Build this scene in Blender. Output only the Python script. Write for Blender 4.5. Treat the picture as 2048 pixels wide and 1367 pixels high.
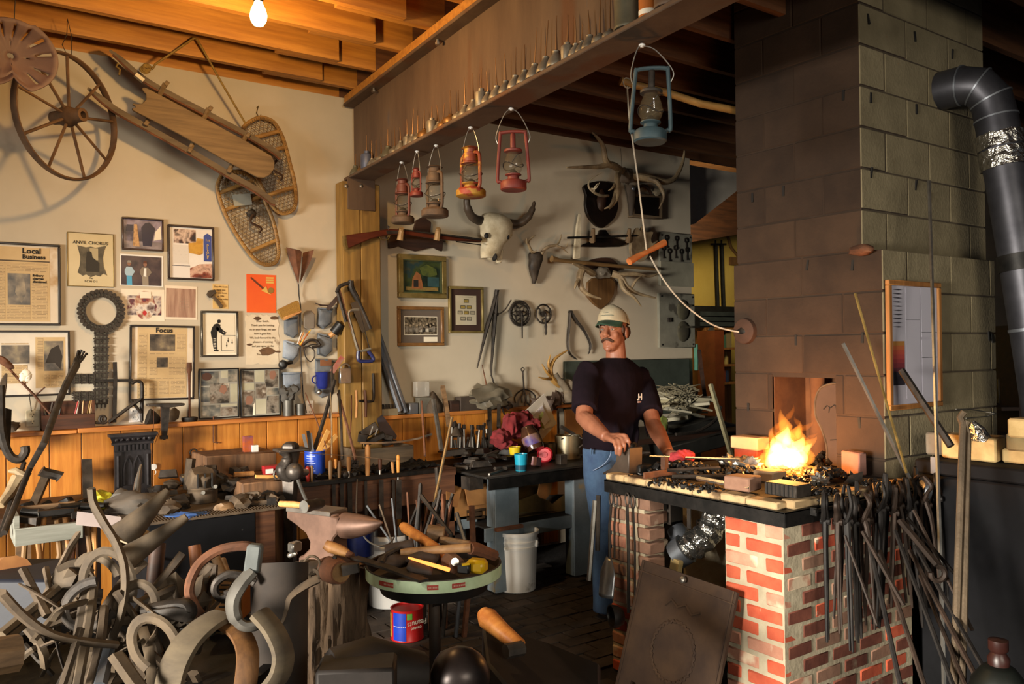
import bpy,bmesh,math,random
from mathutils import Vector as V,Matrix as MX,Euler,noise
random.seed(7)
R_=random.Random(11)
sc=bpy.context.scene
COL=sc.collection
for o in list(bpy.data.objects):bpy.data.objects.remove(o)
FPX,H=1650.0,1.53
A=math.radians(55.0)
F0=V((math.cos(A),math.sin(A),0));R0=V((math.sin(A),-math.cos(A),0));U0=V((0,0,1))
PIT,ROL=math.radians(0.42),0.012
CF=(F0*math.cos(PIT)+U0*math.sin(PIT));U1=(U0*math.cos(PIT)-F0*math.sin(PIT))
CR=R0*math.cos(ROL)-U1*math.sin(ROL);CU=R0*math.sin(ROL)+U1*math.cos(ROL)
CAM=V((0,0,H))
cd=bpy.data.cameras.new('camera');cam=bpy.data.objects.new('camera',cd);COL.objects.link(cam)
cd.sensor_width=36;cd.lens=FPX/2048*36;cd.clip_start=0.05
cam.matrix_world=MX(((CR.x,CU.x,-CF.x,0),(CR.y,CU.y,-CF.y,0),(CR.z,CU.z,-CF.z,H),(0,0,0,1)))
sc.camera=cam
wd=bpy.data.worlds.new('world');sc.world=wd;wd.use_nodes=True
wd.node_tree.nodes['Background'].inputs[0].default_value=(.80,.86,1,1)
wd.node_tree.nodes['Background'].inputs[1].default_value=0.07
sc.view_settings.view_transform='Standard';sc.view_settings.look='None'
sc.view_settings.gamma=1;sc.view_settings.use_curve_mapping=False
sc.view_settings.exposure=0.0
sc.cycles.max_bounces=7;sc.cycles.diffuse_bounces=4;sc.cycles.glossy_bounces=3
sc.cycles.transmission_bounces=5;sc.cycles.transparent_max_bounces=12
sc.cycles.sample_clamp_indirect=4;sc.cycles.caustics_reflective=False;sc.cycles.caustics_refractive=False
def area(name,loc,to,sx,sy,e,col):
 l=bpy.data.lights.new(name,'AREA');l.shape='RECTANGLE';l.size=sx;l.size_y=sy;l.energy=e;l.color=col
 o=bpy.data.objects.new(name,l);COL.objects.link(o);o.location=loc
 o.rotation_euler=(V(to)-V(loc)).to_track_quat('-Z','Y').to_euler();return o
def point(name,loc,e,col,r):
 l=bpy.data.lights.new(name,'POINT');l.energy=e;l.color=col;l.shadow_soft_size=r
 o=bpy.data.objects.new(name,l);COL.objects.link(o);o.location=loc;return o
area('doorway_daylight',(-6.2,0.9,1.5),(3.0,3.6,0.35),2.0,1.8,500,(1,.92,.79)).data.spread=math.radians(80)
area('window_daylight',(0.4,-3.4,2.3),(2.3,4.0,0.5),2.2,1.5,50,(1,.90,.73)).data.spread=math.radians(95)
area('back_room_fill',(6.3,5.4,2.9),(7.6,7.0,1.7),.6,.6,34,(1,.85,.5))  # unseen fill lamp that brightens the yellow far wall
def ray(px,py):return CF+CR*((px-1024)/FPX)+CU*((683.5-py)/FPX)
YW=5.1
def PY(px,py,y):d=ray(px,py);return CAM+d*(y/d.y)
def PXp(px,py,x):d=ray(px,py);return CAM+d*(x/d.x)
def PZ(px,py,z):d=ray(px,py);return CAM+d*((z-H)/d.z)
def PD(px,py,dep):return CAM+ray(px,py)*dep
def W(px,py,off=0.0):return PY(px,py,YW-off)
class B:
 def __init__(s):s.v=[];s.f=[]
 def add(s,vs,fs,M=None):
  n=len(s.v);s.v+=[(M@V(p))if M else V(p)for p in vs];s.f+=[[i+n for i in f]for f in fs];return s
 def box(s,c,d,M=None,tp=1.0,tq=None):
  x,y,z=d[0]/2,d[1]/2,d[2]/2;q=tp if tq is None else tq
  vs=[(-x,-y,-z),(x,-y,-z),(x,y,-z),(-x,y,-z),(-x*tp,-y*q,z),(x*tp,-y*q,z),(x*tp,y*q,z),(-x*tp,y*q,z)]
  fs=[(3,2,1,0),(4,5,6,7),(0,1,5,4),(1,2,6,5),(2,3,7,6),(3,0,4,7)]
  T0=MX.Translation(c)
  return s.add(vs,fs,(T0@M)if M else T0)
 def bx(s,a,b):return s.box([(a[i]+b[i])/2 for i in range(3)],[abs(b[i]-a[i])for i in range(3)])
 def tube(s,pts,r,n=8,closed=False,flat=1.0,up=None):
  pts=[V(p)for p in pts];m=len(pts);rs=r if isinstance(r,(list,tuple))else[r]*m
  base=len(s.v);pu=None
  for i,p in enumerate(pts):
   if closed:t=pts[(i+1)%m]-pts[i-1]
   else:t=pts[min(i+1,m-1)]-pts[max(i-1,0)]
   if t.length<1e-9:t=V((0,0,1))
   t.normalize()
   if pu is None:
    pu=V(up)if up else(V((0,0,1))if abs(t.z)<.9 else V((1,0,0)))
   pu=pu-t*pu.dot(t)
   if pu.length<1e-6:pu=V((1,0,0))-t*t.x
   if pu.length<1e-6:pu=V((0,1,0))
   pu.normalize();q=t.cross(pu)
   for k in range(n):
    a=2*math.pi*(k+.5)/n
    s.v.append(p+pu*(math.cos(a)*rs[i]*flat)+q*(math.sin(a)*rs[i]))
  for i in range(m if closed else m-1):
   j=(i+1)%m
   for k in range(n):
    l=(k+1)%n
    s.f.append([base+i*n+k,base+i*n+l,base+j*n+l,base+j*n+k])
  if not closed:
   s.f.append([base+k for k in range(n)][::-1]);s.f.append([base+(m-1)*n+k for k in range(n)])
  return s
 def lathe(s,prof,n=16,M=None,cap=True):
  base=len(s.v)
  for r,z in prof:
   for k in range(n):
    a=2*math.pi*k/n;p=V((r*math.cos(a),r*math.sin(a),z));s.v.append((M@p)if M else p)
  for i in range(len(prof)-1):
   for k in range(n):
    l=(k+1)%n;s.f.append([base+i*n+k,base+i*n+l,base+(i+1)*n+l,base+(i+1)*n+k])
  if cap:
   if prof[0][0]>1e-5:s.f.append([base+k for k in range(n)][::-1])
   if prof[-1][0]>1e-5:s.f.append([base+(len(prof)-1)*n+k for k in range(n)])
  return s
 def prism(s,poly,d,M=None,z0=0.0):
  a=sum(poly[i][0]*poly[(i+1)%len(poly)][1]-poly[(i+1)%len(poly)][0]*poly[i][1]for i in range(len(poly)))
  if a<0:poly=poly[::-1]
  n=len(poly)
  vs=[(p[0],p[1],z0)for p in poly]+[(p[0],p[1],z0+d)for p in poly]
  fs=[list(range(n))[::-1],list(range(n,2*n))]+[[i,(i+1)%n,n+(i+1)%n,n+i]for i in range(n)]
  return s.add(vs,fs,M)
 def blob(s,c,r,seed=0,sub=2,amp=.25,M=None,fr=1.6):
  bm=bmesh.new();bmesh.ops.create_icosphere(bm,subdivisions=sub,radius=1.0)
  r=(r,r,r)if isinstance(r,(int,float))else r;vs=[]
  for v in bm.verts:
   k=1+amp*noise.noise(v.co*fr+V((seed*7.3,seed*3.1,seed*1.7)))*1.6
   p=V((v.co.x*r[0]*k,v.co.y*r[1]*k,v.co.z*r[2]*k))
   vs.append((M@p if M else p)+V(c))
  fs=[[v.index for v in f.verts]for f in bm.faces];bm.free()
  return s.add(vs,fs)
 def grid(s,fn,nu,nv,wrap=False):
  base=len(s.v)
  for i in range(nu+1):
   for j in range(nv+1):s.v.append(V(fn(i/nu,j/nv)))
  for i in range(nu):
   for j in range(nv):
    a=base+i*(nv+1)+j;s.f.append([a,a+nv+1,a+nv+2,a+1])
  return s
 def jit(s,a,fr=20):
  s.v=[p+noise.noise_vector(p*fr)*a for p in s.v];return s
def rot(x=0,y=0,z=0):return Euler((math.radians(x),math.radians(y),math.radians(z))).to_matrix().to_4x4()
def aim(p,q,roll=0.0):
 """matrix at p whose local z runs to q"""
 d=(V(q)-V(p));m=d.to_track_quat('Z','Y').to_matrix().to_4x4()
 return MX.Translation(p)@m@MX.Rotation(roll,4,'Z')
def basis(o,x,y,z):
 return MX(((x[0],y[0],z[0],o[0]),(x[1],y[1],z[1],o[1]),(x[2],y[2],z[2],o[2]),(0,0,0,1)))
def arc(c,r,a0,a1,n,ax=V((1,0,0)),ay=V((0,0,1))):
 return[V(c)+V(ax)*(r*math.cos(math.radians(a0+(a1-a0)*i/n)))+V(ay)*(r*math.sin(math.radians(a0+(a1-a0)*i/n)))for i in range(n+1)]
def smooth(pts,n=6,closed=False):
 """Catmull-Rom through points (vectors or tuples of any length)"""
 P=[tuple(p)for p in pts];m=len(P);out=[]
 g=(lambda i:P[i%m])if closed else(lambda i:P[max(0,min(m-1,i))])
 for i in range(m if closed else m-1):
  a,b,c,d=g(i-1),g(i),g(i+1),g(i+2)
  for k in range(n):
   t=k/n
   out.append(tuple(.5*((2*b[j])+(c[j]-a[j])*t+(2*a[j]-5*b[j]+4*c[j]-d[j])*t*t+(3*b[j]-a[j]-3*c[j]+d[j])*t**3)for j in range(len(b))))
 if not closed:out.append(P[-1])
 return out
MW={}
def T(name,label,cat,loc,rt=None,group=None,kind=None,parent=None):
 o=bpy.data.objects.new(name,None);COL.objects.link(o);o.empty_display_size=.05
 o.location=loc
 if rt is not None:
  o.rotation_euler=rt.to_euler()if isinstance(rt,MX)else rt
 MW[o.name]=MX.LocRotScale(V(loc),o.rotation_euler,None)
 if label:o['label']=label
 if cat:o['category']=cat
 if group:o['group']=group
 if kind:o['kind']=kind
 if parent:o.parent=parent
 return o
def mesh(name,b,m,sm=True,ang=38):
 me=bpy.data.meshes.new(name);me.from_pydata([tuple(p)for p in b.v],[],b.f);me.update()
 if m:me.materials.append(m)
 if sm:
  me.polygons.foreach_set('use_smooth',[True]*len(me.polygons))
  me.set_sharp_from_angle(angle=math.radians(ang))
 return me
def bevel(o,w,seg=1):
 md=o.modifiers.new('Bevel','BEVEL');md.width=w;md.segments=seg;md.limit_method='ANGLE';md.angle_limit=math.radians(50)
def part(name,b,m,parent,w=False,bev=0,label=None,kind=None,sm=True,ang=38):
 """a child mesh; b is in the parent's local space, or in world space when w"""
 if w:
  M=MW[parent.name].inverted();b.v=[M@p for p in b.v]
 o=bpy.data.objects.new(name,mesh(name,b,m,sm,ang));COL.objects.link(o);o.parent=parent
 MW[o.name]=MW[parent.name].copy()
 if bev:bevel(o,bev)
 if label:o['label']=label
 if kind:o['kind']=kind
 return o
def solo(name,label,cat,b,m,group=None,kind=None,bev=0,sm=True,ang=38,loc=None):
 """a top-level thing of one mesh, given in world space"""
 if loc is None:
  xs=[p.x for p in b.v];ys=[p.y for p in b.v];zs=[p.z for p in b.v]
  loc=V(((min(xs)+max(xs))/2,(min(ys)+max(ys))/2,min(zs)))
 b.v=[p-loc for p in b.v]
 o=bpy.data.objects.new(name,mesh(name,b,m,sm,ang));COL.objects.link(o);o.location=loc
 MW[o.name]=MX.Translation(loc)
 if label:o['label']=label
 if cat:o['category']=cat
 if group:o['group']=group
 if kind:o['kind']=kind
 if bev:bevel(o,bev)
 return o
KIDS={}
def kids(r):return[o for o in COL.objects if o.parent==r]
def dup(r,loc,rt=None,label=None,mats=None,group=None):
 c=r.copy();COL.objects.link(c);c.location=loc
 c.rotation_euler=(rt.to_euler()if isinstance(rt,MX)else rt)if rt is not None else(0,0,0)
 MW[c.name]=MX.LocRotScale(V(loc),c.rotation_euler,None)
 if label:c['label']=label
 if group:c['group']=group
 def rec(src,dst):
  for k in(KIDS.setdefault(src.name,kids(src))if True else[]):
   d=k.copy();COL.objects.link(d);d.parent=dst
   MW[d.name]=MW[c.name].copy();rec(k,d)
 rec(r,c)
 return c
def inst(name,me,parent,loc,rt=(0,0,0),scl=(1,1,1)):
 o=bpy.data.objects.new(name,me);COL.objects.link(o);o.parent=parent;o.location=loc;o.rotation_euler=rt;o.scale=scl
 return o
def text(body,size,m,parent,loc,rt=(0,0,0),name='lettering',align='CENTER',sx=1.0,w=False,bold=0.0):
 c=bpy.data.curves.new(name,'FONT');c.body=body;c.size=size;c.align_x=align;c.align_y='CENTER';c.extrude=0.0004;c.resolution_u=2
 c.offset=bold
 c.materials.append(m)
 o=bpy.data.objects.new(name,c);COL.objects.link(o);o.parent=parent;o.location=loc;o.rotation_euler=rt;o.scale=(sx,1,1)
 return o
MC={}
def lin(c):
 if isinstance(c,str):
  c=tuple(int(c[i:i+2],16)/255 for i in(0,2,4))
  c=tuple((x/12.92 if x<=.04045 else((x+.055)/1.055)**2.4)for x in c)
 return(c[0],c[1],c[2],1)
def mat(name,c1,c2=None,rough=.7,metal=0.0,scale=6.0,stretch=(1,1,1),bump=.15,bscale=None,rnd=0.0,c3=None,detail=5,spec=None,lo=.35,hi=.68,bd=.006,spots=None):
 """two or three tones mixed by stretched noise, with fine relief; rnd varies brightness per object"""
 if name in MC:return MC[name]
 m=bpy.data.materials.new(name);m.use_nodes=True;nt=m.node_tree;N=nt.nodes;L=nt.links
 bs=N['Principled BSDF'];bs.inputs['Roughness'].default_value=rough;bs.inputs['Metallic'].default_value=metal
 if spec is not None:bs.inputs['Specular IOR Level'].default_value=spec
 tc=N.new('ShaderNodeTexCoord');mp=N.new('ShaderNodeMapping');mp.inputs['Scale'].default_value=stretch
 L.new(tc.outputs['Object'],mp.inputs['Vector'])
 oi=N.new('ShaderNodeObjectInfo');
 vm=N.new('ShaderNodeVectorMath');vm.operation='ADD'
 ad=N.new('ShaderNodeVectorMath');ad.operation='SCALE';ad.inputs[0].default_value=(37,19,53);L.new(oi.outputs['Random'],ad.inputs['Scale'])
 L.new(mp.outputs[0],vm.inputs[0]);L.new(ad.outputs[0],vm.inputs[1])
 nz=N.new('ShaderNodeTexNoise');nz.inputs['Scale'].default_value=scale;nz.inputs['Detail'].default_value=detail;nz.inputs['Roughness'].default_value=.62
 L.new(vm.outputs[0],nz.inputs['Vector'])
 out=None
 if c2 is not None:
  cr=N.new('ShaderNodeValToRGB');e=cr.color_ramp.elements
  e[0].position=lo;e[0].color=lin(c1);e[1].position=hi;e[1].color=lin(c2)
  if c3 is not None:x=e.new(min(.98,hi+.12));x.color=lin(c3)
  L.new(nz.outputs['Fac'],cr.inputs[0]);out=cr.outputs[0]
 if spots is not None:
  n2=N.new('ShaderNodeTexNoise');n2.inputs['Scale'].default_value=spots[1];n2.inputs['Detail'].default_value=4;L.new(vm.outputs[0],n2.inputs['Vector'])
  r2=N.new('ShaderNodeMapRange');r2.inputs[1].default_value=spots[2];r2.inputs[2].default_value=spots[2]+.08;L.new(n2.outputs['Fac'],r2.inputs[0])
  mx=N.new('ShaderNodeMix');mx.data_type='RGBA';L.new(r2.outputs[0],mx.inputs['Factor'])
  if out:L.new(out,mx.inputs['A'])
  else:mx.inputs['A'].default_value=lin(c1)
  mx.inputs['B'].default_value=lin(spots[0]);out=mx.outputs['Result']
 if rnd:
  hs=N.new('ShaderNodeHueSaturation');mr=N.new('ShaderNodeMapRange');L.new(oi.outputs['Random'],mr.inputs[0])
  mr.inputs[3].default_value=1-rnd;mr.inputs[4].default_value=1+rnd;L.new(mr.outputs[0],hs.inputs['Value'])
  if out:L.new(out,hs.inputs['Color'])
  else:hs.inputs['Color'].default_value=lin(c1)
  out=hs.outputs[0]
 if out:L.new(out,bs.inputs['Base Color'])
 else:bs.inputs['Base Color'].default_value=lin(c1)
 if bump:
  bz=nz
  if bscale:
   bz=N.new('ShaderNodeTexNoise');bz.inputs['Scale'].default_value=bscale;bz.inputs['Detail'].default_value=4;L.new(vm.outputs[0],bz.inputs['Vector'])
  bp=N.new('ShaderNodeBump');bp.inputs['Strength'].default_value=bump;bp.inputs['Distance'].default_value=bd
  L.new(bz.outputs['Fac'],bp.inputs['Height']);L.new(bp.outputs[0],bs.inputs['Normal'])
 MC[name]=m;return m
def wood(name,c1,c2,axis=0,rough=.6,rnd=.08,knots=None,ring=None,bump=.12):
 if name in MC:return MC[name]
 st=[14,14,14];st[axis]=1.1
 m=mat(name,c1,c2,rough=rough,scale=2.2,stretch=tuple(st),bump=bump,rnd=rnd,detail=6,lo=.36,hi=.66)
 if knots:
  nt=m.node_tree;N=nt.nodes;L=nt.links;bs=N['Principled BSDF']
  src=bs.inputs['Base Color'].links[0].from_socket
  tc=N.new('ShaderNodeTexCoord');mp=N.new('ShaderNodeMapping');s2=[4.2,4.2,4.2];s2[axis]=2.2;mp.inputs['Scale'].default_value=s2
  oi=N.new('ShaderNodeObjectInfo');ad=N.new('ShaderNodeVectorMath');ad.operation='SCALE';ad.inputs[0].default_value=(11,23,31)
  L.new(oi.outputs['Random'],ad.inputs['Scale']);vm=N.new('ShaderNodeVectorMath');L.new(tc.outputs['Object'],mp.inputs[0]);L.new(mp.outputs[0],vm.inputs[0]);L.new(ad.outputs[0],vm.inputs[1])
  vo=N.new('ShaderNodeTexVoronoi');vo.inputs['Scale'].default_value=1.0;L.new(vm.outputs[0],vo.inputs['Vector'])
  mr=N.new('ShaderNodeMapRange');mr.inputs[1].default_value=.05;mr.inputs[2].default_value=.14;mr.inputs[3].default_value=1;mr.inputs[4].default_value=0;L.new(vo.outputs['Distance'],mr.inputs[0])
  mx=N.new('ShaderNodeMix');mx.data_type='RGBA';L.new(mr.outputs[0],mx.inputs['Factor']);L.new(src,mx.inputs['A']);mx.inputs['B'].default_value=lin(knots)
  L.new(mx.outputs['Result'],bs.inputs['Base Color'])
 return m
def emis(name,c,e):
 m=bpy.data.materials.new(name);m.use_nodes=True;N=m.node_tree.nodes;bs=N['Principled BSDF']
 bs.inputs['Base Color'].default_value=(0,0,0,1);bs.inputs['Emission Color'].default_value=lin(c);bs.inputs['Emission Strength'].default_value=e
 return m
def glass(name,c=(1,1,1),rough=.05,alpha=.25):
 """thin old lamp glass: mostly see-through with a gloss"""
 m=bpy.data.materials.new(name);m.use_nodes=True;N=m.node_tree.nodes;bs=N['Principled BSDF']
 bs.inputs['Base Color'].default_value=lin(c);bs.inputs['Roughness'].default_value=rough;bs.inputs['Alpha'].default_value=alpha
 bs.inputs['Specular IOR Level'].default_value=.8
 return m
def lines(name,paper,ink,row=.006,word=.018,gap=.3,colw=None):
 """rows of small print: brick pattern in object space (local x across, y up)"""
 if name in MC:return MC[name]
 m=bpy.data.materials.new(name);m.use_nodes=True;nt=m.node_tree;N=nt.nodes;L=nt.links;bs=N['Principled BSDF'];bs.inputs['Roughness'].default_value=.85
 tc=N.new('ShaderNodeTexCoord');br=N.new('ShaderNodeTexBrick');L.new(tc.outputs['Object'],br.inputs['Vector'])
 br.inputs['Scale'].default_value=1;br.inputs['Row Height'].default_value=row;br.inputs['Brick Width'].default_value=word
 br.inputs['Mortar Size'].default_value=row*gap;br.offset=.37;br.squash=.7;br.squash_frequency=3
 br.inputs['Color1'].default_value=lin(ink);br.inputs['Color2'].default_value=tuple(.5*(a+b)for a,b in zip(lin(ink),lin(paper)));br.inputs['Mortar'].default_value=lin(paper)
 L.new(br.outputs['Color'],bs.inputs['Base Color']);MC[name]=m;return m
def photo(name,cols,scale=9,st=(1,1,1)):
 """print of a busy picture: patches of a palette"""
 if name in MC:return MC[name]
 m=bpy.data.materials.new(name);m.use_nodes=True;nt=m.node_tree;N=nt.nodes;L=nt.links;bs=N['Principled BSDF'];bs.inputs['Roughness'].default_value=.35
 tc=N.new('ShaderNodeTexCoord');mp=N.new('ShaderNodeMapping');mp.inputs['Scale'].default_value=st;L.new(tc.outputs['Object'],mp.inputs[0])
 oi=N.new('ShaderNodeObjectInfo');ad=N.new('ShaderNodeVectorMath');ad.operation='SCALE';ad.inputs[0].default_value=(11,23,31);L.new(oi.outputs['Random'],ad.inputs['Scale'])
 vm=N.new('ShaderNodeVectorMath');L.new(mp.outputs[0],vm.inputs[0]);L.new(ad.outputs[0],vm.inputs[1])
 nz=N.new('ShaderNodeTexNoise');nz.inputs['Scale'].default_value=scale;nz.inputs['Detail'].default_value=4;L.new(vm.outputs[0],nz.inputs['Vector'])
 cr=N.new('ShaderNodeValToRGB');e=cr.color_ramp.elements;n=len(cols)
 e[0].position=.3;e[0].color=lin(cols[0]);e[1].position=.7;e[1].color=lin(cols[-1])
 for i in range(1,n-1):x=e.new(.3+.4*i/(n-1));x.color=lin(cols[i])
 L.new(nz.outputs['Fac'],cr.inputs[0]);L.new(cr.outputs[0],bs.inputs['Base Color']);MC[name]=m;return m
IRON=mat('dark_iron','211d1a','433b34',rough=.6,metal=.4,scale=14,bump=.3,rnd=.25)
IRONB=mat('black_iron','121110','262321',rough=.5,metal=.5,scale=14,bump=.25,rnd=.2)
DUST=mat('dusty_iron','3b3025','61513f',rough=.8,metal=.2,scale=10,bump=.3,rnd=.22)
RUST=mat('rusty_iron','4a2f20','7a4d33',rough=.85,metal=.15,scale=12,bump=.35,rnd=.15,c3='2c1d15')
STEEL=mat('worn_steel','8d8a84','b9b5ad',rough=.32,metal=.9,scale=10,bump=.1,rnd=.15)
GALV=mat('galvanized_steel','6c7078','8b9097',rough=.42,metal=.75,scale=5,bump=.08)
TANW=wood('handle_wood','9a6a3c','c08c52',axis=2,rnd=.2)
OLDW=wood('grey_brown_wood','5a4530','8a6c4c',axis=0,rnd=.18)
DKW=wood('dark_walnut','24150d','3d2416',axis=0,rnd=.1)
BONE=mat('old_bone','a8987a','d8ccb0',rough=.7,scale=9,bump=.3,c3='6b5a44')
HORN=mat('antler','6b5740','b09b78',rough=.6,scale=7,bump=.3,rnd=.1)
DKHORN=mat('dark_horn','2a211a','57483a',rough=.45,scale=9,bump=.2)
BRONZE=mat('dull_brass','6e5a30','a58a4e',rough=.4,metal=.7,scale=12,bump=.1)
WHITEP=mat('white_plastic','efeeea','f8f7f4',rough=.4,scale=3,bump=.02,spots=('b9b4aa',9,.66))
PAPER=mat('old_paper','cdbb96','dccdae',rough=.85,scale=5,bump=.03)
CREAM=mat('cream_paper','ddd3bd','e9e1cf',rough=.85,scale=4,bump=.03)
WHITEC=mat('white_paper','d9d6d0','e8e6e1',rough=.8,scale=4,bump=.02)
BLACK=mat('black_paint','0c0b0b','1a1817',rough=.45,scale=10,bump=.08)
INK=mat('ink','15120f',rough=.8,bump=0)
# ========== the setting
WALLM=mat('wall_paint','b5a994','c2b6a1',rough=.9,scale=1.4,bump=.06,bscale=30,spots=('8f8678',2.3,.66))
PINE=wood('pine_board','a9651f','c98433',axis=2,knots='4d240c',rough=.5,rnd=.14)
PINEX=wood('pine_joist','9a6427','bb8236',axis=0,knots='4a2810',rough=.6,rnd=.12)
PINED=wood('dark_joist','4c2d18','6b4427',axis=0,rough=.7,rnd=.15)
LEDGEM=wood('ledge_pine','9a5a26','bd7a39',axis=0,rough=.5)
FLOORM=mat('floor_dust','1b1714','2a231e',rough=.95,scale=3,bump=.5,bscale=40)
PAVEM=mat('floor_paver','29221d','453a31',rough=.85,scale=9,bump=.5,rnd=.25)
def struct(name,b,m,parent=None,bev=0):
 o=solo(name,None,None,b,m,kind='structure',bev=bev,loc=V((0,0,0)));return o
floor_=struct('floor',B().bx((-4,-1.5,-.12),(9,8.5,-.012)),FLOORM)
pv=mesh('brick',B().box((0,0,0),(.194,.094,.05),tp=.97),PAVEM)
k=0
for i in range(34):
 for j in range(14):
  x,y=1.55+j*.2+(.1 if i%2 else 0),2.75+i*.1
  if y>5 or x>3.5 or(x>2.5 and y<3.05)or x-1.5<(3.4-y)*.4:continue
  if k>=290:break
  inst('brick',pv,floor_,(x,y,-.025+R_.uniform(-.003,.003)),(0,0,R_.uniform(-.012,.012)));k+=1
wall_=struct('wall_back',B().bx((-3,5.1,0),(2.31,5.24,3.2)).bx((2.31,5.1,0),(5.53,5.24,3.2)),WALLM)
struct('wall_left_blocker',B().bx((-3.1,3.4,0),(-3,5.24,3.43)).bx((-3.1,-1.5,0),(-3,-.8,3.43)).bx((-3.1,-.8,1.75),(-3,3.4,3.43)),WALLM)  # unseen wall, low opening shaped to keep door light off the chimney top
x=-.92;k=0
while x<3.98:
 w=R_.choice([.155,.165,.18,.2]);x2=min(x+w,3.98)
 if x<2.16<x2:x2=2.16
 if 2.15<x<2.42:x=2.43;continue
 part('plank',B().bx((x+.002,5.078+R_.uniform(0,.004),.02),(x2-.002,5.1,1.1 if x<2.3 else 1.07)),PINE,wall_,bev=.003);x=x2
t1=solo('trim_1',None,None,B().bx((.1,5.0,1.095),(.63,5.1,1.12)).bx((.632,5.0,1.098),(2.17,5.1,1.123)).bx((-.9,5.0,1.095),(.098,5.1,1.12)),LEDGEM,kind='structure',bev=.004)
t2=solo('trim_2',None,None,B().bx((2.42,5.0,1.062),(4.1,5.1,1.087)),LEDGEM,kind='structure',bev=.004)
POSTM=wood('post_timber','6e5224','8f6d33',axis=2,knots='54380f',rough=.65)
post=T('timber_post','twin timber post standing under the end of the steel beam','post',(2.29,5.03,0))
part('timber',B().bx((2.157,4.962,0),(2.279,5.076,2.62)),POSTM,post,w=1,bev=.006)
part('timber',B().bx((2.283,4.962,0),(2.423,5.076,2.62)),POSTM,post,w=1,bev=.006)
BEAMM=mat('beam_rust','523f31','67523f',rough=.8,metal=.25,scale=5,stretch=(1,1,.25),bump=.25,bscale=25,c3='454b55',spots=('5e3d26',3.5,.55))
beam=T('steel_beam','rusty steel I-beam carrying the ceiling joists and a row of oil cans','beam',(2.2,5.0,2.65))
def bxs(y,o):return 2.205+.0743*(y-5.0)+o
def bslab(o0,o1,z0,z1,y0=1.15,y1=5.06):
 return B().add([(bxs(y0,o0),y0,z0),(bxs(y0,o1),y0,z0),(bxs(y1,o1),y1,z0),(bxs(y1,o0),y1,z0),(bxs(y0,o0),y0,z1),(bxs(y0,o1),y0,z1),(bxs(y1,o1),y1,z1),(bxs(y1,o0),y1,z1)],[(3,2,1,0),(4,5,6,7),(0,1,5,4),(1,2,6,5),(2,3,7,6),(3,0,4,7)])
part('lower_flange',bslab(0,.17,2.64,2.66),BEAMM,beam,w=1,bev=.004)
part('web',bslab(.075,.09,2.66,3.13),BEAMM,beam,w=1)
part('upper_flange',bslab(0,.17,3.13,3.15),BEAMM,beam,w=1,bev=.004)
part('end_plate',B().bx((2.19,4.955,2.44),(2.385,4.966,2.645)),BEAMM,beam,w=1,bev=.003)
part('nailer',bslab(.01,.16,3.15,3.2),PINEX,beam,w=1,label='pine nailer strip bolted along the top flange')
for y in(4.6,3.7,2.95):
 part('bolt',B().lathe([(0,-.012),(.014,-.012),(.014,0),(.008,.002),(.008,.014),(0,.015)],8,MX.Translation((bxs(y,.035),y,3.116))),STEEL,beam,w=1)
for px in(692,722):
 p=W(px,372,.14);part('bolt',B().lathe([(.013,0),(.013,.008),(.006,.01),(0,.014)],8,MX.Translation(p)@rot(90)),STEEL,beam,w=1)
DECKM=wood('deck_board','5e3a1a','7a4c22',axis=1,rough=.8)
ceil_=struct('ceiling',B().bx((-3,-1,3.436),(8.5,8,3.5)),DECKM)
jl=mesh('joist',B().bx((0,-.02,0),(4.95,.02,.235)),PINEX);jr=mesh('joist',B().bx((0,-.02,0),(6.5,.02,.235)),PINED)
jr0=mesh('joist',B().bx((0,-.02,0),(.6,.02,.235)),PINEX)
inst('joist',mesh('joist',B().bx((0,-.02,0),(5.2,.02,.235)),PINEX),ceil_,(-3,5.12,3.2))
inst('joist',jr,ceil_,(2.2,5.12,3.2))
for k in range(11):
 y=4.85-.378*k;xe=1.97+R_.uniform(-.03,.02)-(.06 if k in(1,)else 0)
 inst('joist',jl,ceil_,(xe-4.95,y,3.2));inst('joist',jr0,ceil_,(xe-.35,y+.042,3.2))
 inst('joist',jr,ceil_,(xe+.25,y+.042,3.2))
YELM=mat('yellow_wall','c4a24c','d4b55f',rough=.9,scale=2,bump=.05)
wb=struct('wall_far',B().bx((5.0,7.0,0),(10,7.1,3.43)),YELM)
wr=struct('wall_right',B().bx((8.9,-1.5,0),(9,7,3.43)),mat('dark_wall','17120e','221a14',rough=.95))
GABM=mat('gable_panel','c4bcae','d2cabc',rough=.9,bump=.02)
Mg=basis((0,5.3,0),(1,0,0),(0,0,1),(0,-1,0))
solo('trim_3',None,None,B().prism([(5.53,3.2),(6.6,3.2),(6.5,3.10),(5.78,2.66),(5.53,2.6)],.02,Mg),GABM,kind='structure')
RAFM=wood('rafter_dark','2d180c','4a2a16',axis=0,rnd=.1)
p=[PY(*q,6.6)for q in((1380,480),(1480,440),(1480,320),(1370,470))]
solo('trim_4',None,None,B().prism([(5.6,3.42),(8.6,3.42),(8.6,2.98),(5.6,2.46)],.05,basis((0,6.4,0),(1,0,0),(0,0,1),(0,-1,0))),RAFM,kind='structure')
bulb=T('light_bulb','glowing bare light bulb hanging in its socket from a ceiling joist','light bulb',(1.178,3.6,3.02))
part('bulb_glass',B().lathe([(0,-.062),(.022,-.055),(.034,-.035),(.037,-.012),(.032,.012),(.021,.035),(.016,.05)],16,MX.Translation((1.178,3.6,3.02))),emis('bulb_glow',(1,.62,.22),26),bulb,w=1)
part('socket',B().lathe([(.018,.048),(.022,.055),(.022,.1),(.03,.11),(.03,.13)],12,MX.Translation((1.178,3.6,3.02))).tube([(1.178,3.6,3.15),(1.178,3.6,3.2)],.006,6),BLACK,bulb,w=1)
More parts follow.
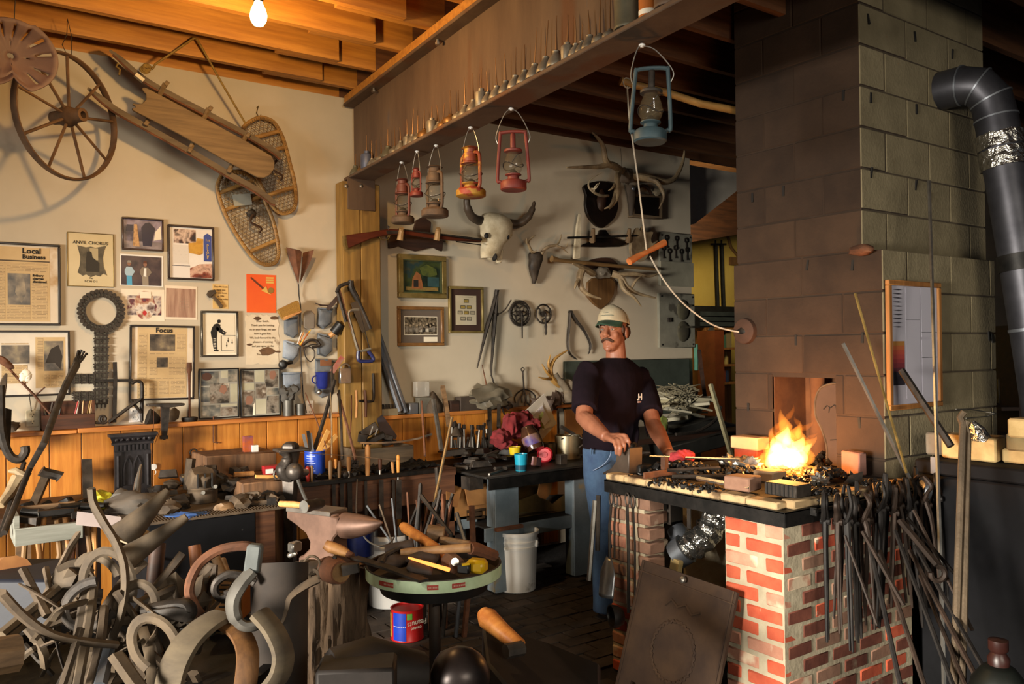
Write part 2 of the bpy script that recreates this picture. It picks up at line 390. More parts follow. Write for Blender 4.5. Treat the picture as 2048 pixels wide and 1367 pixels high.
point('bulb_light',(1.178,3.6,2.93),60,(1,.60,.22),.04)
# ========== chimney
SOOT=mat('sooty_block','291c12','3b2b1e',rough=.95,scale=3,bump=.35,bscale=60,rnd=.10)
BLOCKM=mat('concrete_block','746950','8c8064',rough=.95,scale=4,bump=.4,bscale=70,rnd=.10)
MORT=mat('grey_mortar','3b3228','564a3a',rough=1,scale=8,bump=.4)
chim=T('chimney','tall concrete block chimney, sooty on its fire side, with a square hearth opening','chimney',(3.9,2.5,0))
X0c,X1c,Y0c,Y1c=3.54,4.6,2.105,2.96
OY0,OY1,OZ0,OZ1=2.355,2.72,.9,1.365
def blk(a,b,soot=True):
 d=B().bx(a,b);bw=mesh('concrete_block',d,BLOCKM,sm=False);bw.materials.append(SOOT)
 if a[0]<X0c+.01:
  corner=a[1]<2.115 or(a[2]>1.96 and a[1]<2.21)
  for pl in bw.polygons:pl.material_index=0 if corner and pl.normal.y<-.9 else 1
 o=bpy.data.objects.new('concrete_block',bw);COL.objects.link(o);o.parent=chim;o.location=-V(MW[chim.name].translation);bevel(o,.004)
def blkw(a,b):
 """left-face block, cut round the hearth opening"""
 (xa,ya,za),(xb,yb,zb)=a,b
 if ya<OY1 and yb>OY0 and za<OZ1-.005 and zb>OZ0:
  if zb>OZ1+.02:blk((xa,max(ya,OY0),OZ1),(xb,min(yb,OY1),zb))
  if ya<OY0-.02:blk(a,(xb,OY0,zb))
  if yb>OY1+.02:blk((xa,OY1,za),b)
 else:blk(a,b)
g=.0035;bh=.193
def tower(x0,x1,y0,y1,z0,n):
 for c in range(n):
  za,zb=z0+c*bh+g,z0+(c+1)*bh-g;ra=R_.uniform(0,.003)
  if c%2==0:
   ym=(y0+y1)/2
   for ya,yb in((y0,ym-g),(ym+g,y1)):blkw((x0-ra,ya,za),(x0+.2,yb,zb))
   xs=[x0+.2+2*g,x0+.2+.4,x0+1.0,x1]
  else:
   xs=[x0-ra,x0+.4-g,x0+.8,x1]
   q=(y1-y0)/4;blkw((x0-ra,y0+.2+2*g,za),(x0+.2,y1-q-g,zb));blkw((x0-ra,y1-q+g,za),(x0+.2,y1,zb))
  for xa,xb in zip(xs,xs[1:]):
   if xb-xa>.05:blk((xa+(g if xa>x0 else 0),y0,za),(min(xb,x1)-g,y0+.2,zb))
tower(X0c,X1c,Y0c,Y1c,1.964-9*bh,9)
tower(X0c,X1c+.12,2.203,2.935,1.964,8)
part('soot_mortar',B().bx((X0c+.003,Y0c+.003,.8),(X0c+.004,OY0-.001,1.96)).bx((X0c+.003,OY1+.001,.8),(X0c+.004,Y1c-.004,1.96)).bx((X0c+.003,OY0-.001,OZ1+.001),(X0c+.004,OY1+.001,1.96)).bx((X0c+.003,2.206,1.96),(X0c+.004,2.93,3.5)),SOOT,chim,w=1,sm=False)
part('mortar_core',B().bx((X0c+.004,Y0c+.004,0),(X1c-.03,OY0,1.96)).bx((X0c+.004,OY1,0),(X1c-.03,Y1c-.004,1.96)).bx((X0c+.004,OY0,OZ1+.002),(X1c-.03,OY1,1.96)).bx((X0c+.3,OY0,.2),(X1c-.03,OY1,OZ1+.01)).bx((X0c+.004,OY0,0),(X1c-.03,OY1,OZ0)).bx((X0c+.004,2.207,1.96),(X1c+.1,2.93,3.5)),MORT,chim,w=1,sm=False)
FIREW=mat('fire_stained','4a2c18','6b4526',rough=.95,scale=5,bump=.3)
part('hearth_back',B().bx((X0c+.27,OY0,OZ0),(X0c+.3,OY1,OZ1)).bx((X0c+.012,OY1-.006,OZ0),(X0c+.3,OY1-.001,OZ1)).bx((X0c+.012,OY0+.001,OZ0),(X0c+.3,OY0+.006,OZ1)),FIREW,chim,w=1)
pts=smooth([(2.475,.93),(2.475,1.02),(2.50,1.1),(2.535,1.17),(2.535,1.25),(2.505,1.31),(2.44,1.335),(2.36,1.335)],5)
Mp=basis((X0c+.1,0,0),(0,1,0),(0,0,1),(1,0,0))
part('smoke_plate',B().prism(pts+[(2.36,.93)],.012,Mp),mat('pale_lining','3c2f27','4c3c32',rough=.9,scale=3,bump=.2),chim,w=1,label='pale curved smoke plate with dark cracks')
part('plate_edge',B().tube([(X0c+.1,p[0],p[1])for p in pts],.006,6),DUST,chim,w=1)
part('smoke_pipe',B().lathe([(.05,.93),(.045,1.05),(.035,1.2),(.04,1.36)],14,MX.Translation((X0c+.17,2.57,0))),FIREW,chim,w=1)
cr=B()
for a in([(2.49,1.205),(2.47,1.225),(2.45,1.215),(2.43,1.23),(2.40,1.222)],[(2.455,1.215),(2.46,1.19)],[(2.42,1.225),(2.415,1.2)],[(2.455,1.055),(2.42,1.06),(2.40,1.075)]):
 cr.tube([(X0c+.0995,p[0],p[1])for p in a],.003,5)
part('crack',cr,INK,chim,w=1)
part('stub_block',B().blob(PXp(1722,500,3.50),(.05,.06,.028),3,2,.2),RUST,chim,w=1)
c=PXp(1493,662,3.54)
part('flue_cover',B().lathe([(0,.03),(.06,.03),(.066,.026),(.07,0),(.07,-.002)],28,MX.Translation(c)@rot(0,-90)),mat('flue_cover','3d2a20','54392b',rough=.8,metal=.3,bump=.3),chim,w=1)
part('flue_cover_mark',B().blob(c+V((-.03,.01,0)),(.006,.03,.02),5,1,.3),IRONB,chim,w=1)
def clip(px,py,face,h=.05):
 p=PXp(px,py,X0c-.002)if face=='x' else PY(px,py,(Y0c if py>500 else 2.203)-.003)
 part('block_slot',B().box(p,(.006,.012,h)if face=='x' else(.012,.006,h),rot(R_.uniform(-8,8),R_.uniform(-8,8))),INK,chim,w=1)
for a in((1505,395),(1567,382),(1687,190),(1592,680),(1615,530),(1705,530),(1497,815),(1725,675),(1719,845)):clip(*a,'x')
for a in((1737,38),(1830,73),(1742,195),(1833,218),(1743,345),(1832,370),(1858,395),(1905,108),(1978,672),(1984,676)):clip(*a,'y')
# ========== forge
BR=[mat('red_brick','a8452c','bd5a3c',rough=.9,scale=12,bump=.35,rnd=.15,spots=('c7b49a',9,.68)),mat('faded_brick','a8705a','bd8a72',rough=.9,scale=12,bump=.35,rnd=.12,spots=('cbb79c',7,.55)),mat('brown_brick','7b5a49','96725d',rough=.9,scale=10,bump=.4,rnd=.15,spots=('b5a18a',8,.62)),mat('dark_brick','5a2c20','74402f',rough=.9,scale=12,bump=.35,rnd=.15,spots=('8f7a64',7,.64))]
FMORT=mat('forge_mortar','9b8f78','b3a78e',rough=1,scale=9,bump=.6,bscale=30)
forge=T('brick_forge','brick blacksmith forge with coal hearth, firebrick rim and open brick front','forge',(3.05,2.45,0))
FX0,FY0,FY1,FX1,FZ=2.64,1.985,2.975,3.535,.93
ZB=.84;ch=.0655
BM={}
def brick(c,d,m,rz=0):
 k=(tuple(round(q,3)for q in d),m.name)
 if k not in BM:BM[k]=[mesh('brick',B().box((0,0,0),d).jit(.004,30+7*i),m)for i in range(2)]
 o=inst('brick',R_.choice(BM[k]),forge,V(c)-V(MW[forge.name].translation),(R_.uniform(-.02,.02),R_.uniform(-.02,.02),rz+R_.uniform(-.01,.01)))
 bevel(o,.006);return o
core=B()
core.bx((FX0+.3,FY0+.007,0),(FX1,FY0+.12,ZB)).bx((FX0+.007,FY0+.007,0),(FX0+.3,FY0+.29,ZB))
core.bx((FX0+.007,2.745,0),(FX0+.13,FY1-.007,ZB)).bx((FX0+.5,FY0+.1,0),(FX0+.54,FY1,ZB))
part('mortar',core,FMORT,forge,w=1)
for c in range(13):
 z=ZB-.033-c*ch;off=c%2
 lens=[.163,.085]if off==0 else[.075,.172]
 y=FY0+.29
 for l in lens[::1]:
  brick((FX0+.05,y-l/2,z),(.094,l,.054),R_.choice([BR[0],BR[0],BR[0],BR[1]]));y-=l+.034 if off==0 else l+.03
 x=FX0+.105 if off==0 else FX0+.185
 if off==1:brick((FX0+.10,FY0+.046,z),(.15,.085,.054),BR[1 if c%3==0 else 3])
 while x<FX1-.05:
  l=min(.165,FX1-x-.01);brick((x+l/2+.012,FY0+.046,z),(l,.085,.054),R_.choice([BR[3],BR[2],BR[3],BR[0]]));x+=l+.024
 mm=(lambda:R_.choice([BR[2],BR[1],BR[2]]))if z>.3 else(lambda:R_.choice([BR[0],BR[1]]))
 lens=[.1,.14]if off else[.16,.08]
 y=FY1-.004
 for l in lens:
  brick((FX0+.05,y-l/2,z),(.094+R_.uniform(0,.01),l,.052),mm());y-=l+.022
 if c%2:brick((FX0+.095,2.775,z),(.1,.09,.05),BR[2])
RIMM=mat('firebrick_rim','a48a64','bfa57b',rough=.9,scale=7,bump=.3,rnd=.12,spots=('5a4630',6,.58))
y=FY1+.01
for l in(.125,.145,.13,.15,.15,.13,.15):
 y2=max(y-l,FY0-.015)
 part('rim_brick',B().bx((FX0-.015,y2+.0015,FZ-.032),(FX0+.06,y-.0015,FZ+R_.uniform(-.003,.002))).jit(.003,25),RIMM,forge,w=1,bev=.006);y=y2
 if y<=FY0-.01:break
x=FX0+.046
for l in(.16,.13,.14,.15,.14,.12):
 x2=min(x+l,FX1-.02);part('rim_brick',B().bx((x+.002,FY0-.015,FZ-.032),(x2-.002,FY0+.05,FZ+R_.uniform(-.003,.002))).jit(.003,25),RIMM,forge,w=1,bev=.006);x=x2
part('angle_iron',B().bx((FX0-.022,FY0-.02,ZB-.0),(FX0-.014,FY1+.01,FZ-.034)).bx((FX0-.02,FY0-.022,ZB),(FX1,FY0-.014,FZ-.034)).bx((FX0-.022,FY0-.022,FZ-.038),(FX1,FY1+.01,FZ-.032)),IRONB,forge,w=1)
HEARM=mat('hearth_ash','1c1815','3a322b',rough=.95,scale=12,bump=.6,bscale=50)
part('hearth_bed',B().grid(lambda u,v:V((FX0+.05+(FX1-FX0-.05)*u,FY0+.045+(FY1-FY0-.045)*v,FZ-.008+.03*noise.noise(V((u*5,v*5,1)))*(min(u,v,1-v)*4 if min(u,v,1-v)<.25 else 1))),26,26),HEARM,forge,w=1)
part('hearth_floor',B().bx((FX0-.01,FY0,ZB),(FX1,FY1,FZ-.045)),IRONB,forge,w=1)
# ========== things on the left half of the wall
RW=rot(90)
def wl(px,py,off,o):
 p=W(px,py,off);return(p.x-o.x,p.z-o.z)
def rim(w,h,f,d):
 return B().bx((0,0,0),(w,f,d)).bx((0,h-f,0),(w,h,d)).bx((0,f,0),(f,h-f,d)).bx((w-f,f,0),(w,h-f,d))
def framed(label,x0,x1,xr,yt,yb,fw,fm,pm,d=.02,tilt=0,cat='framed picture',name='framed_picture',lean=0,glaze=False):
 a,b=W(xr,yt),W(xr,yb);w=W(x1,yt).x-W(x0,yt).x;h=a.z-b.z
 o=V((W(x0,yt).x,5.1-lean,b.z))
 r=T(name,label,cat,o,rot(90,0,0)@rot(0,0,tilt));r['w']=w;r['h']=h
 if fw:part('frame',rim(w,h,fw,d),fm,r,bev=.003)
 part('sheet',B().bx((fw*.8,fw*.8,0),(w-fw*.8,h-fw*.8,d*.4 if fw else .002)),pm,r)
 r['z']=d*.4+.0005 if fw else .0025
 return r
def pat(r,u0,v0,u1,v1,m,name='print',z=0):
 w,h=r['w'],r['h'];zz=r['z']+z
 return part(name,B().bx((u0*w,(1-v1)*h,zz-.0004),(u1*w,(1-v0)*h,zz+.0004)),m,r,sm=False)
def poly(r,pts,m,name='print',z=0):
 w,h=r['w'],r['h']
 return part(name,B().prism([(p[0]*w,(1-p[1])*h)for p in pts],.0008,MX.Translation((0,0,r['z']+z))),m,r,sm=False)
def say(r,s,u,v,size,m,sx=1,bold=0,z=0,align='CENTER',rz=0):
 return text(s,size,m,r,(u*r['w'],(1-v)*r['h'],r['z']+.001+z),(0,0,math.radians(rz)),sx=sx,bold=bold,align=align)
BLKF=mat('black_frame','17110d','261b14',rough=.4,scale=20)
NEWS=lines('newsprint','bda278','7d6a50',row=.008,word=.05,gap=.35)
NEWSB=mat('newspaper','b89c70','c6ab80',rough=.9,scale=4,bump=.03)
BW=photo('press_photo',['1f1a15','4a4034','6d5f4c','94835f'],16)
BW2=photo('press_photo_light',['2a241d','7a6a52','a08d6c'],14)
MATW=mat('white_mount','cbbfae','d8cdbb',rough=.9,bump=0)
MATP=mat('foxed_mount','c9b8a0','d5c6b0',rough=.9,scale=3,bump=0,spots=('b09068',5,.62))
r=framed('large framed Local Business newspaper page at the picture edge, above the pale framed clippings',-40,120,118,490,651,.012,BLKF,MATP)
pat(r,.06,.05,.86,.95,NEWSB)
say(r,'Local',.63,.095,.042,INK,bold=.001,z=.001);say(r,'Business',.66,.165,.032,INK,bold=.001,z=.001)
pat(r,.06,.21,.86,.225,mat('news_ink','4d4030',bump=0),z=.0006);pat(r,.08,.245,.84,.262,NEWS,z=.0006)
for a in((.08,.28,.3,.92),(.32,.76,.61,.93),(.63,.48,.83,.93),(.32,.28,.83,.345)):pat(r,*a,NEWS,z=.0006)
pat(r,.33,.37,.61,.75,BW,'news_photo',.0008);poly(r,[(.45,.42),(.53,.42),(.56,.6),(.5,.73),(.42,.6)],BW2,'news_photo',.001)
for i,s in enumerate(('Bribery','charges','dismissed')):say(r,s,.64,.39+.038*i,.017,INK,align='LEFT',bold=.0006,z=.001)
r=framed('framed pair of newspaper clippings on white mount, below the Local Business page',-60,139,137,661,789,.01,BLKF,MATW)
pat(r,.3,.22,.58,.5,BW,'news_photo');pat(r,.3,.52,.56,.8,NEWS);pat(r,.3,.19,.57,.21,NEWS)
pat(r,.64,.1,.95,.88,NEWSB);pat(r,.66,.12,.72,.6,NEWS,z=.0006);pat(r,.73,.16,.93,.62,BW,'news_photo',.0006)
poly(r,[(.74,.5),(.8,.28),(.88,.22),(.92,.4),(.9,.6),(.84,.5)],mat('dark_figure','2d261f',rough=.8,bump=0),'news_photo',.001)
for a in((.73,.65,.79,.86),(.8,.65,.86,.86),(.87,.65,.93,.86)):pat(r,*a,NEWS,z=.0006)
r=framed('framed Focus newspaper page hanging slightly crooked behind the iron cross',256,386,258,649,801,.011,BLKF,MATP,tilt=-1.0,d=.02)
pat(r,.12,.015,.88,.97,NEWSB);say(r,'Focus',.52,.068,.04,INK,bold=.001,z=.001)
for a in((.14,.11,.26,.94),(.3,.37,.7,.385),(.3,.46,.42,.66),(.6,.42,.86,.66),(.3,.70,.86,.715),(.30,.74,.42,.93),(.45,.74,.6,.93),(.63,.74,.86,.93),(.72,.11,.86,.35)):pat(r,*a,NEWS,z=.0006)
pat(r,.3,.12,.69,.34,BW,'news_photo',.0008);pat(r,.41,.43,.58,.565,BW,'news_photo',.0008)
r=framed('old Anvil Chorus music sheet cover showing a smith between torn curtains',133,227,134,463,572,.004,BRONZE,mat('foxed_sheet','bfae87','cdbd98',rough=.8,scale=3,bump=0),d=.008,cat='print',name='print_sheet')
poly(r,[(.22,.24),(.4,.27),(.5,.25),(.6,.27),(.84,.22),(.80,.3),(.76,.45),(.78,.62),(.85,.78),(.76,.74),(.7,.8),(.6,.78),(.5,.82),(.4,.77),(.33,.8),(.22,.74),(.27,.6),(.28,.45)],mat('print_grey','4b4538','6a614f',scale=20,rough=.8,bump=0),'picture')
poly(r,[(.48,.28),(.66,.28),(.66,.5),(.48,.5)],mat('print_light','a89a78',bump=0),'picture',.0006)
poly(r,[(.42,.36),(.47,.33),(.52,.36),(.54,.45),(.68,.55),(.68,.72),(.4,.72),(.4,.48)],mat('print_dark','2c271f',bump=0),'picture',.001)
say(r,'ANVIL CHORUS',.5,.185,.025,INK,z=.001);say(r,'The',.5,.84,.012,INK);say(r,'I C N O I',.5,.9,.016,INK)
NAVY=mat('photo_navy','1c1a2e','2b2338',bump=0,rough=.3)
r=framed('dark framed photograph of a wooden tower model under trees',242.6,326,244,433.5,499,.009,mat('brown_frame','2b1a10','4a2f1c',rough=.35),photo('night_photo',['1c1626','3a3142','8a7d8c','57455a'],7))
pat(r,.05,.72,.95,.94,photo('ground_photo',['3a3034','8c7f80','2a2226'],8));poly(r,[(.26,.88),(.29,.2),(.36,.2),(.42,.88)],photo('tower',['5a3a22','c09460','7c5632'],30),'picture',.0006)
poly(r,[(.5,.85),(.46,.3),(.55,.15),(.66,.12),(.8,.3),(.74,.6),(.7,.86)],NAVY,'picture',.0006);poly(r,[(.1,.42),(.12,.22),(.26,.22),(.26,.42)],NAVY,'picture',.0006);poly(r,[(.76,.68),(.8,.4),(.93,.2),(.95,.62)],CREAM,'picture',.0006)
SKIN0=mat('photo_skin','8a6350',bump=0)
r=framed('unframed photograph of two standing men, one in light blue, tacked under the tower photograph',240,325.5,241,507,570,0,None,WHITEC,cat='photograph',name='photograph',tilt=-.5)
pat(r,.02,.05,.96,.98,photo('dark_room',['241a1c','3e2e30','52403c','2c2024'],9))
def man2(r,u,s,top,leg,hair):
 poly(r,[(u-.05*s,.98),(u-.06*s,.63),(u+.06*s,.63),(u+.07*s,.98)],leg,'picture',.001)
 poly(r,[(u-.1*s,.6),(u-.1*s,.5),(u-.06*s,.4),(u+.06*s,.4),(u+.13*s,.55),(u+.07*s,.68),(u-.07*s,.68)],top,'picture',.0014)
 poly(r,[(u+.045*math.cos(k*.785),.30+.075*math.sin(k*.785))for k in range(8)],SKIN0,'picture',.0018);poly(r,[(u-.05,.27),(u-.03,.2),(u+.03,.2),(u+.05,.27)],hair,'picture',.0022)
man2(r,.2,1.0,mat('photo_blue','9fb6c4',bump=0),mat('photo_jeans','4f9cc0',bump=0),mat('photo_cap','8b8378',bump=0));man2(r,.57,1.2,mat('photo_jacket','7d7062',bump=0),mat('photo_grey','8f8474',bump=0),mat('photo_hair','5a3220',bump=0))
poly(r,[(.55,.42),(.6,.42),(.6,.7),(.53,.68)],WHITEC,'picture',.003)
r=framed('black framed collage with a blue 1st place ribbon and group photographs',334,427,335.5,448.5,558.5,.012,mat('espresso_frame','21140c','35231a',rough=.4),mat('collage_white','d8d0c8','e2dcd4',bump=0))
pat(r,.13,.07,.6,.33,photo('group_photo',['20222a','4a2c24','d0b6a4','2a1a18','c89c86'],14));pat(r,.09,.74,.47,.95,lines('certificate','d9d2cb','7d7890',row=.013,word=.06,gap=.7));pat(r,.09,.735,.47,.745,NAVY,z=.0004)
poly(r,[(.47,.95),(.47,.78),(.58,.74),(.68,.7),(.95,.68),(.95,.95)],photo('red_group',['3a1c14','7d3a26','caa48e','5a3c2e','d8c6ba'],13),'picture')
poly(r,[(.45,.5),(.44,.32),(.6,.3),(.62,.22),(.76,.23),(.75,.5),(.68,.53)],photo('gold_paper',['a8772a','c79638','b5852e'],20),'picture',.0006);pat(r,.12,.36,.44,.7,lines('pencil_notes','d0c8be','b4aca2',row=.02,word=.03,gap=.5))
BLUE=mat('ribbon_blue','2a3a80','33468f',rough=.5,bump=.05)
poly(r,[(.77,.64),(.77,.17),(.85,.12),(.94,.17),(.94,.64)],BLUE,'ribbon',.0012)
GOLD=mat('gold_letters','c2a35c',bump=0,rough=.4)
for i,ch_ in enumerate('1stPLACE'):
 say(r,'1st' if i==0 else ch_,.855,(.25 if i==0 else .30+.055*(i-2)),.026 if i else .022,GOLD,z=.002,rz=0)if i not in(1,2)else None
r=framed('unframed group photograph with a cut round centre pinned below the two men',243,328.5,244.5,577,641,0,None,mat('curled_paper','d8c8b0','e3d6c2',rough=.8,bump=.05),cat='photograph',name='photograph')
GP=photo('crowd_photo',['2a1f2a','5a4a4c','a09088','c8b8a8','6d2a2e','3a3038'],22)
pat(r,.13,.2,.92,.82,GP);poly(r,[(.53+.24*math.cos(k*.3307),.5+.46*math.sin(k*.3307))for k in range(19)],photo('crowd_photo_b',['4a2e26','9a8a82','d6cabc','b08a6c','7d2a2c','3e3440'],20),'picture',.0006);pat(r,.42,.08,.68,.28,CREAM,z=.0025)
poly(r,[(.53+.05*math.cos(k*.785),.75+.08*math.sin(k*.785))for k in range(8)],mat('print_red','b02a2a',bump=0),'picture',.001)
r=framed('unframed photograph of weathered boards with a scratched figure, beside the round-cut group photograph',329,393,330.5,570,638,0,None,mat('curled_paper2','d6c4ac','e0d2bd',rough=.8,bump=.05),cat='photograph',name='photograph',tilt=-1.0)
pat(r,.03,.08,.95,.93,mat('board_photo','8a6654','b08f78',scale=5,stretch=(10,1,1),rough=.5,bump=0,c3='5a3f34'))
fg=mat('scratch','8f7a66',bump=0)
for k in range(5):pat(r,.45,.38+.08*k,.74,.388+.08*k,fg,z=.0006)
for u in(.45,.6,.74):pat(r,u,.36,u+.008,.74,fg,z=.0006)
r=framed('small handwritten tan note stuck on the wall beside a toy axe',425,456,426,568,617,0,None,mat('tan_note','c9a566','d6b67c',rough=.9,bump=.03),cat='note',name='note')
for k,s in enumerate(('Dear Mr Smith','thank you','for the demo','as I like','the show today','your','friend')):say(r,s,.52,.1+.125*k,.013,mat('pencil','4d3c26',bump=0))
o=W(422,590);ax=T('toy_axe','tiny grey axe fixed to the wall over the tan note','axe',V((W(412,590).x,5.1,W(425,612).z)),RW)
q=lambda px,py:wl(px,py,0,ax.location)
part('axe_head',B().prism([q(412,589),q(416,581),q(428,579),q(431,586),q(424,590),q(418,596)],.02,MX.Translation((0,0,.004))),DUST,ax,bev=.002)
part('handle',B().prism([q(420,592),q(425,589),q(437,601),q(445.5,613),q(439,616),q(431,604)],.012,MX.Translation((0,0,.006))),mat('axe_handle','4a3a28','66523a',rough=.7),ax,bev=.002)
ORG=mat('orange_paper','d8541c','e0621f',rough=.75,scale=3,bump=.02)
r=framed('bright orange paper sheet with a drawn rod and yellow shapes',492.5,551.5,493,547.5,624.5,0,None,ORG,cat='paper sheet',name='paper_sheet')
YEL=mat('sticker_yellow','c8a04a','d8b45c',bump=0)
poly(r,[(.12,.1),(.16,.07),(.6,.36),(.56,.4)],mat('print_brown','5e2c14',bump=0));poly(r,[(.5,.42),(.66,.3),(.72,.46),(.84,.52),(.74,.5)],YEL,'print',.0006)
for v in(.06,.12,.18):pat(r,.66,v,.92,v+.045,YEL)
poly(r,[(.82+.1*math.cos(k*.785),.41+.08*math.sin(k*.785))for k in range(8)],mat('print_olive','8a6a2c',bump=0),'print',.001)
a,b=W(491,630),W(558,727);r=T('burnt_letter','handwritten letter on white birch-like paper with burnt edges','letter',V((a.x,5.1,b.z)),RW);r['w']=b.x-a.x;r['h']=a.z-b.z;r['z']=.003
ed=[]
for k in range(44):
 t=k/44*4;e=int(t);f=t-e;j=R_.uniform(-.025,.025)
 ed.append([(f,j),(1+j,f),(1-f,1+j),(j,1-f)][e])
poly(r,ed,mat('birch_paper','c9b99e','d8cab2',rough=.9,scale=6,bump=.1,spots=('6b5238',9,.66)),'sheet',-.002)
SC=mat('scorch','4a3422','6b4e34',rough=.9)
for c,s in(((.35,.06),.12),((.85,.05),.13),((.6,.74),.25),((.1,.6),.08),((.95,.75),.08)):
 poly(r,[(c[0]+s*math.cos(k*.7)*R_.uniform(.7,1.2),c[1]+.3*s*math.sin(k*.7)*R_.uniform(.6,1.3))for k in range(9)],SC,'scorch_mark',.0004)
for k,s in enumerate(('Dear Smith,','Thank you for inviting','us to your forge, we saw','how it goes fast.','We look forward to the','pleasure of coming','and you agree to the','time.','Yours truly,')):say(r,s,.5,.12+.085*k,.017,mat('pencil','4d3c26',bump=0),sx=.95)
r=framed('framed black silhouette of a smith at an anvil on white paper',400,475,401.5,621,714,.012,mat('pewter_frame','3d3830','6a6256',rough=.3,metal=.6),CREAM,d=.022)
pat(r,.05,.04,.95,.96,BLACK,'inner_frame',-.002);pat(r,.09,.075,.91,.925,mat('pic_cream','d3c8b0','d9cfb9',bump=0),'sheet',.0005)
S=lambda pts:poly(r,pts,INK,'silhouette',.0016)
S([(.44,.2),(.49,.18),(.53,.21),(.52,.25),(.47,.27),(.44,.25)]);S([(.3,.36),(.36,.29),(.44,.27),(.52,.3),(.5,.4),(.44,.44),(.42,.58),(.28,.58),(.26,.46)])
S([(.42,.33),(.52,.4),(.6,.48),(.58,.51),(.48,.46),(.4,.4)]);S([(.47,.3),(.56,.4),(.64,.45),(.63,.47),(.53,.43)])
S([(.3,.58),(.42,.58),(.43,.84),(.47,.86),(.45,.88),(.34,.87),(.31,.7)])
for k in range(8):poly(r,[(.33,.6+.032*k),(.4,.605+.032*k),(.4,.615+.032*k),(.33,.61+.032*k)],CREAM,'silhouette_line',.0022)
S([(.56,.49),(.66,.455),(.68,.47),(.64,.5),(.65,.52),(.58,.52),(.6,.5)]);S([(.57,.525),(.92,.53),(.92,.536),(.57,.532)]);S([(.53,.53),(.545,.53),(.545,.86),(.53,.86)]);S([(.53,.855),(.88,.855),(.88,.862),(.53,.862)])
for u,v in((.68,.74),(.83,.68),(.72,.64)):S([(u-.02,v),(u+.02,v),(u,v+.05)]);S([(u-.005,v-.06),(u+.005,v-.06),(u+.005,v),(u-.005,v)])
CP=[photo('collage_a',['22252b','3a3f44','6b6a62','a59a88','4f4034'],9),photo('collage_b',['1a1a1e','39352f','8a8276','5a4a3c','c8c0b0'],11)]
for i,(x0,x1,yt,yb)in enumerate(((395,475.5,737,838),(478,558,737,834.5))):
 r=framed(('black framed photo collage with a brown cap print, leaning on the ledge','black framed photo collage with a bearded man in white, leaning on the ledge')[i],x0,x1,x0+1,yt,yb,.008,BLACK,mat('collage_mount','8e8c82','a09d92',bump=0),lean=.012,cat='photo collage',name='photo_collage')
 boxes=(((.06,.06,.5,.34),(.55,.05,.72,.2),(.73,.04,.95,.28),(.28,.3,.75,.7),(.06,.36,.27,.66),(.78,.32,.96,.68),(.06,.73,.52,.96),(.54,.78,.95,.96),(.54,.72,.95,.77)),((.05,.04,.34,.28),(.36,.04,.6,.28),(.62,.04,.94,.4),(.06,.3,.34,.44),(.38,.32,.64,.62),(.66,.42,.95,.56),(.05,.46,.36,.96),(.38,.64,.64,.94),(.66,.58,.95,.94)))[i]
 LT=mat('collage_light','a8a48c','b8b49e',bump=0)
 for k,bb in enumerate(boxes):pat(r,*bb,LT if k in((1,5,8)if i==0 else(1,3,7))else CP[(k+i)%2],z=.00012*k)
 if i==0:poly(r,[(.2+.12*math.cos(k*.6283),.16+.08*math.sin(k*.6283))for k in range(10)],mat('cap_print','4a2e22',bump=0),'print',.001);poly(r,[(.5,.46),(.55,.34),(.66,.34),(.7,.44),(.62,.52)],SKIN0,'print',.001)
 else:poly(r,[(.12,.66),(.16,.56),(.28,.56),(.32,.66),(.26,.74),(.14,.74)],SKIN0,'print',.001);poly(r,[(.3,.96),(.32,.74),(.36,.7),(.36,.96)],CREAM,'print',.001);poly(r,[(.72,.12),(.76,.06),(.86,.06),(.9,.14),(.84,.24),(.74,.22)],SKIN0,'print',.001)
SEATM=mat('seat_paint','57413a','6b5148',rough=.65,scale=4,bump=.2)
c=PY(26,108,4.28);seat=T('tractor_seat','slotted cast-iron tractor seat hanging by wire from a joist','tractor seat',c,rot(90,0,0)@rot(0,14,0))
b=B();nr,na=8,72
def seatr(a):
 d=math.degrees(a)%360
 if 60<=d<=120:r=.168
 elif 240<=d<=300:r=.115+.07*min(1,abs(d-270)/24)
 else:r=.182
 return r*.94*(1+.06*math.cos(2*a))
ids={}
for i in range(nr+1):
 for j in range(na):
  a=2*math.pi*j/na;q=i/nr;rr=seatr(a)*(.08+.92*q);b.v.append(V((rr*math.cos(a),rr*math.sin(a),.05*q*q-.03+(.01*math.sin(a)if q>.7 else 0))))
for i in range(nr):
 for j in range(na):
  if 4<=i<=6 and j%5==2 and not(48<j<60):continue
  if i==2 and j%18==0:continue
  b.f.append([i*na+j,(i+1)*na+j,(i+1)*na+(j+1)%na,i*na+(j+1)%na])
o=part('seat_pan',b,SEATM,seat);md=o.modifiers.new('Solidify','SOLIDIFY');md.thickness=.006
part('hanging_wire',B().tube([(.0,.15,.02),(.01,.3,.01),(.015,.42,0)],.002,5),IRON,seat)
n_=V((math.sin(math.radians(38)),-math.cos(math.radians(38)),0));tx=V((n_.y*-1,n_.x,0))
c=PY(135,233,4.72);RWH=basis((0,0,0),tx,(0,0,1),n_);WHM=mat('wheel_rust','4a3422','6e5136',rough=.8,metal=.1,scale=8,bump=.25)
wh=T('wagon_wheel','rusty spoked iron wagon wheel hanging below the joists, above the newspaper frames','wheel',c,RWH)
part('rim',B().tube([(.315*math.cos(2*math.pi*k/48),.315*math.sin(2*math.pi*k/48),0)for k in range(48)],.0085,8,closed=True,flat=2.4,up=(0,0,1)),WHM,wh)
for k in range(9):
 a=math.radians(90-40*k-(3 if k%2 else 0));part('spoke',B().tube([(.03*math.cos(a),.03*math.sin(a),.01),(.31*math.cos(a),.31*math.sin(a),0)],.008,6),WHM,wh)
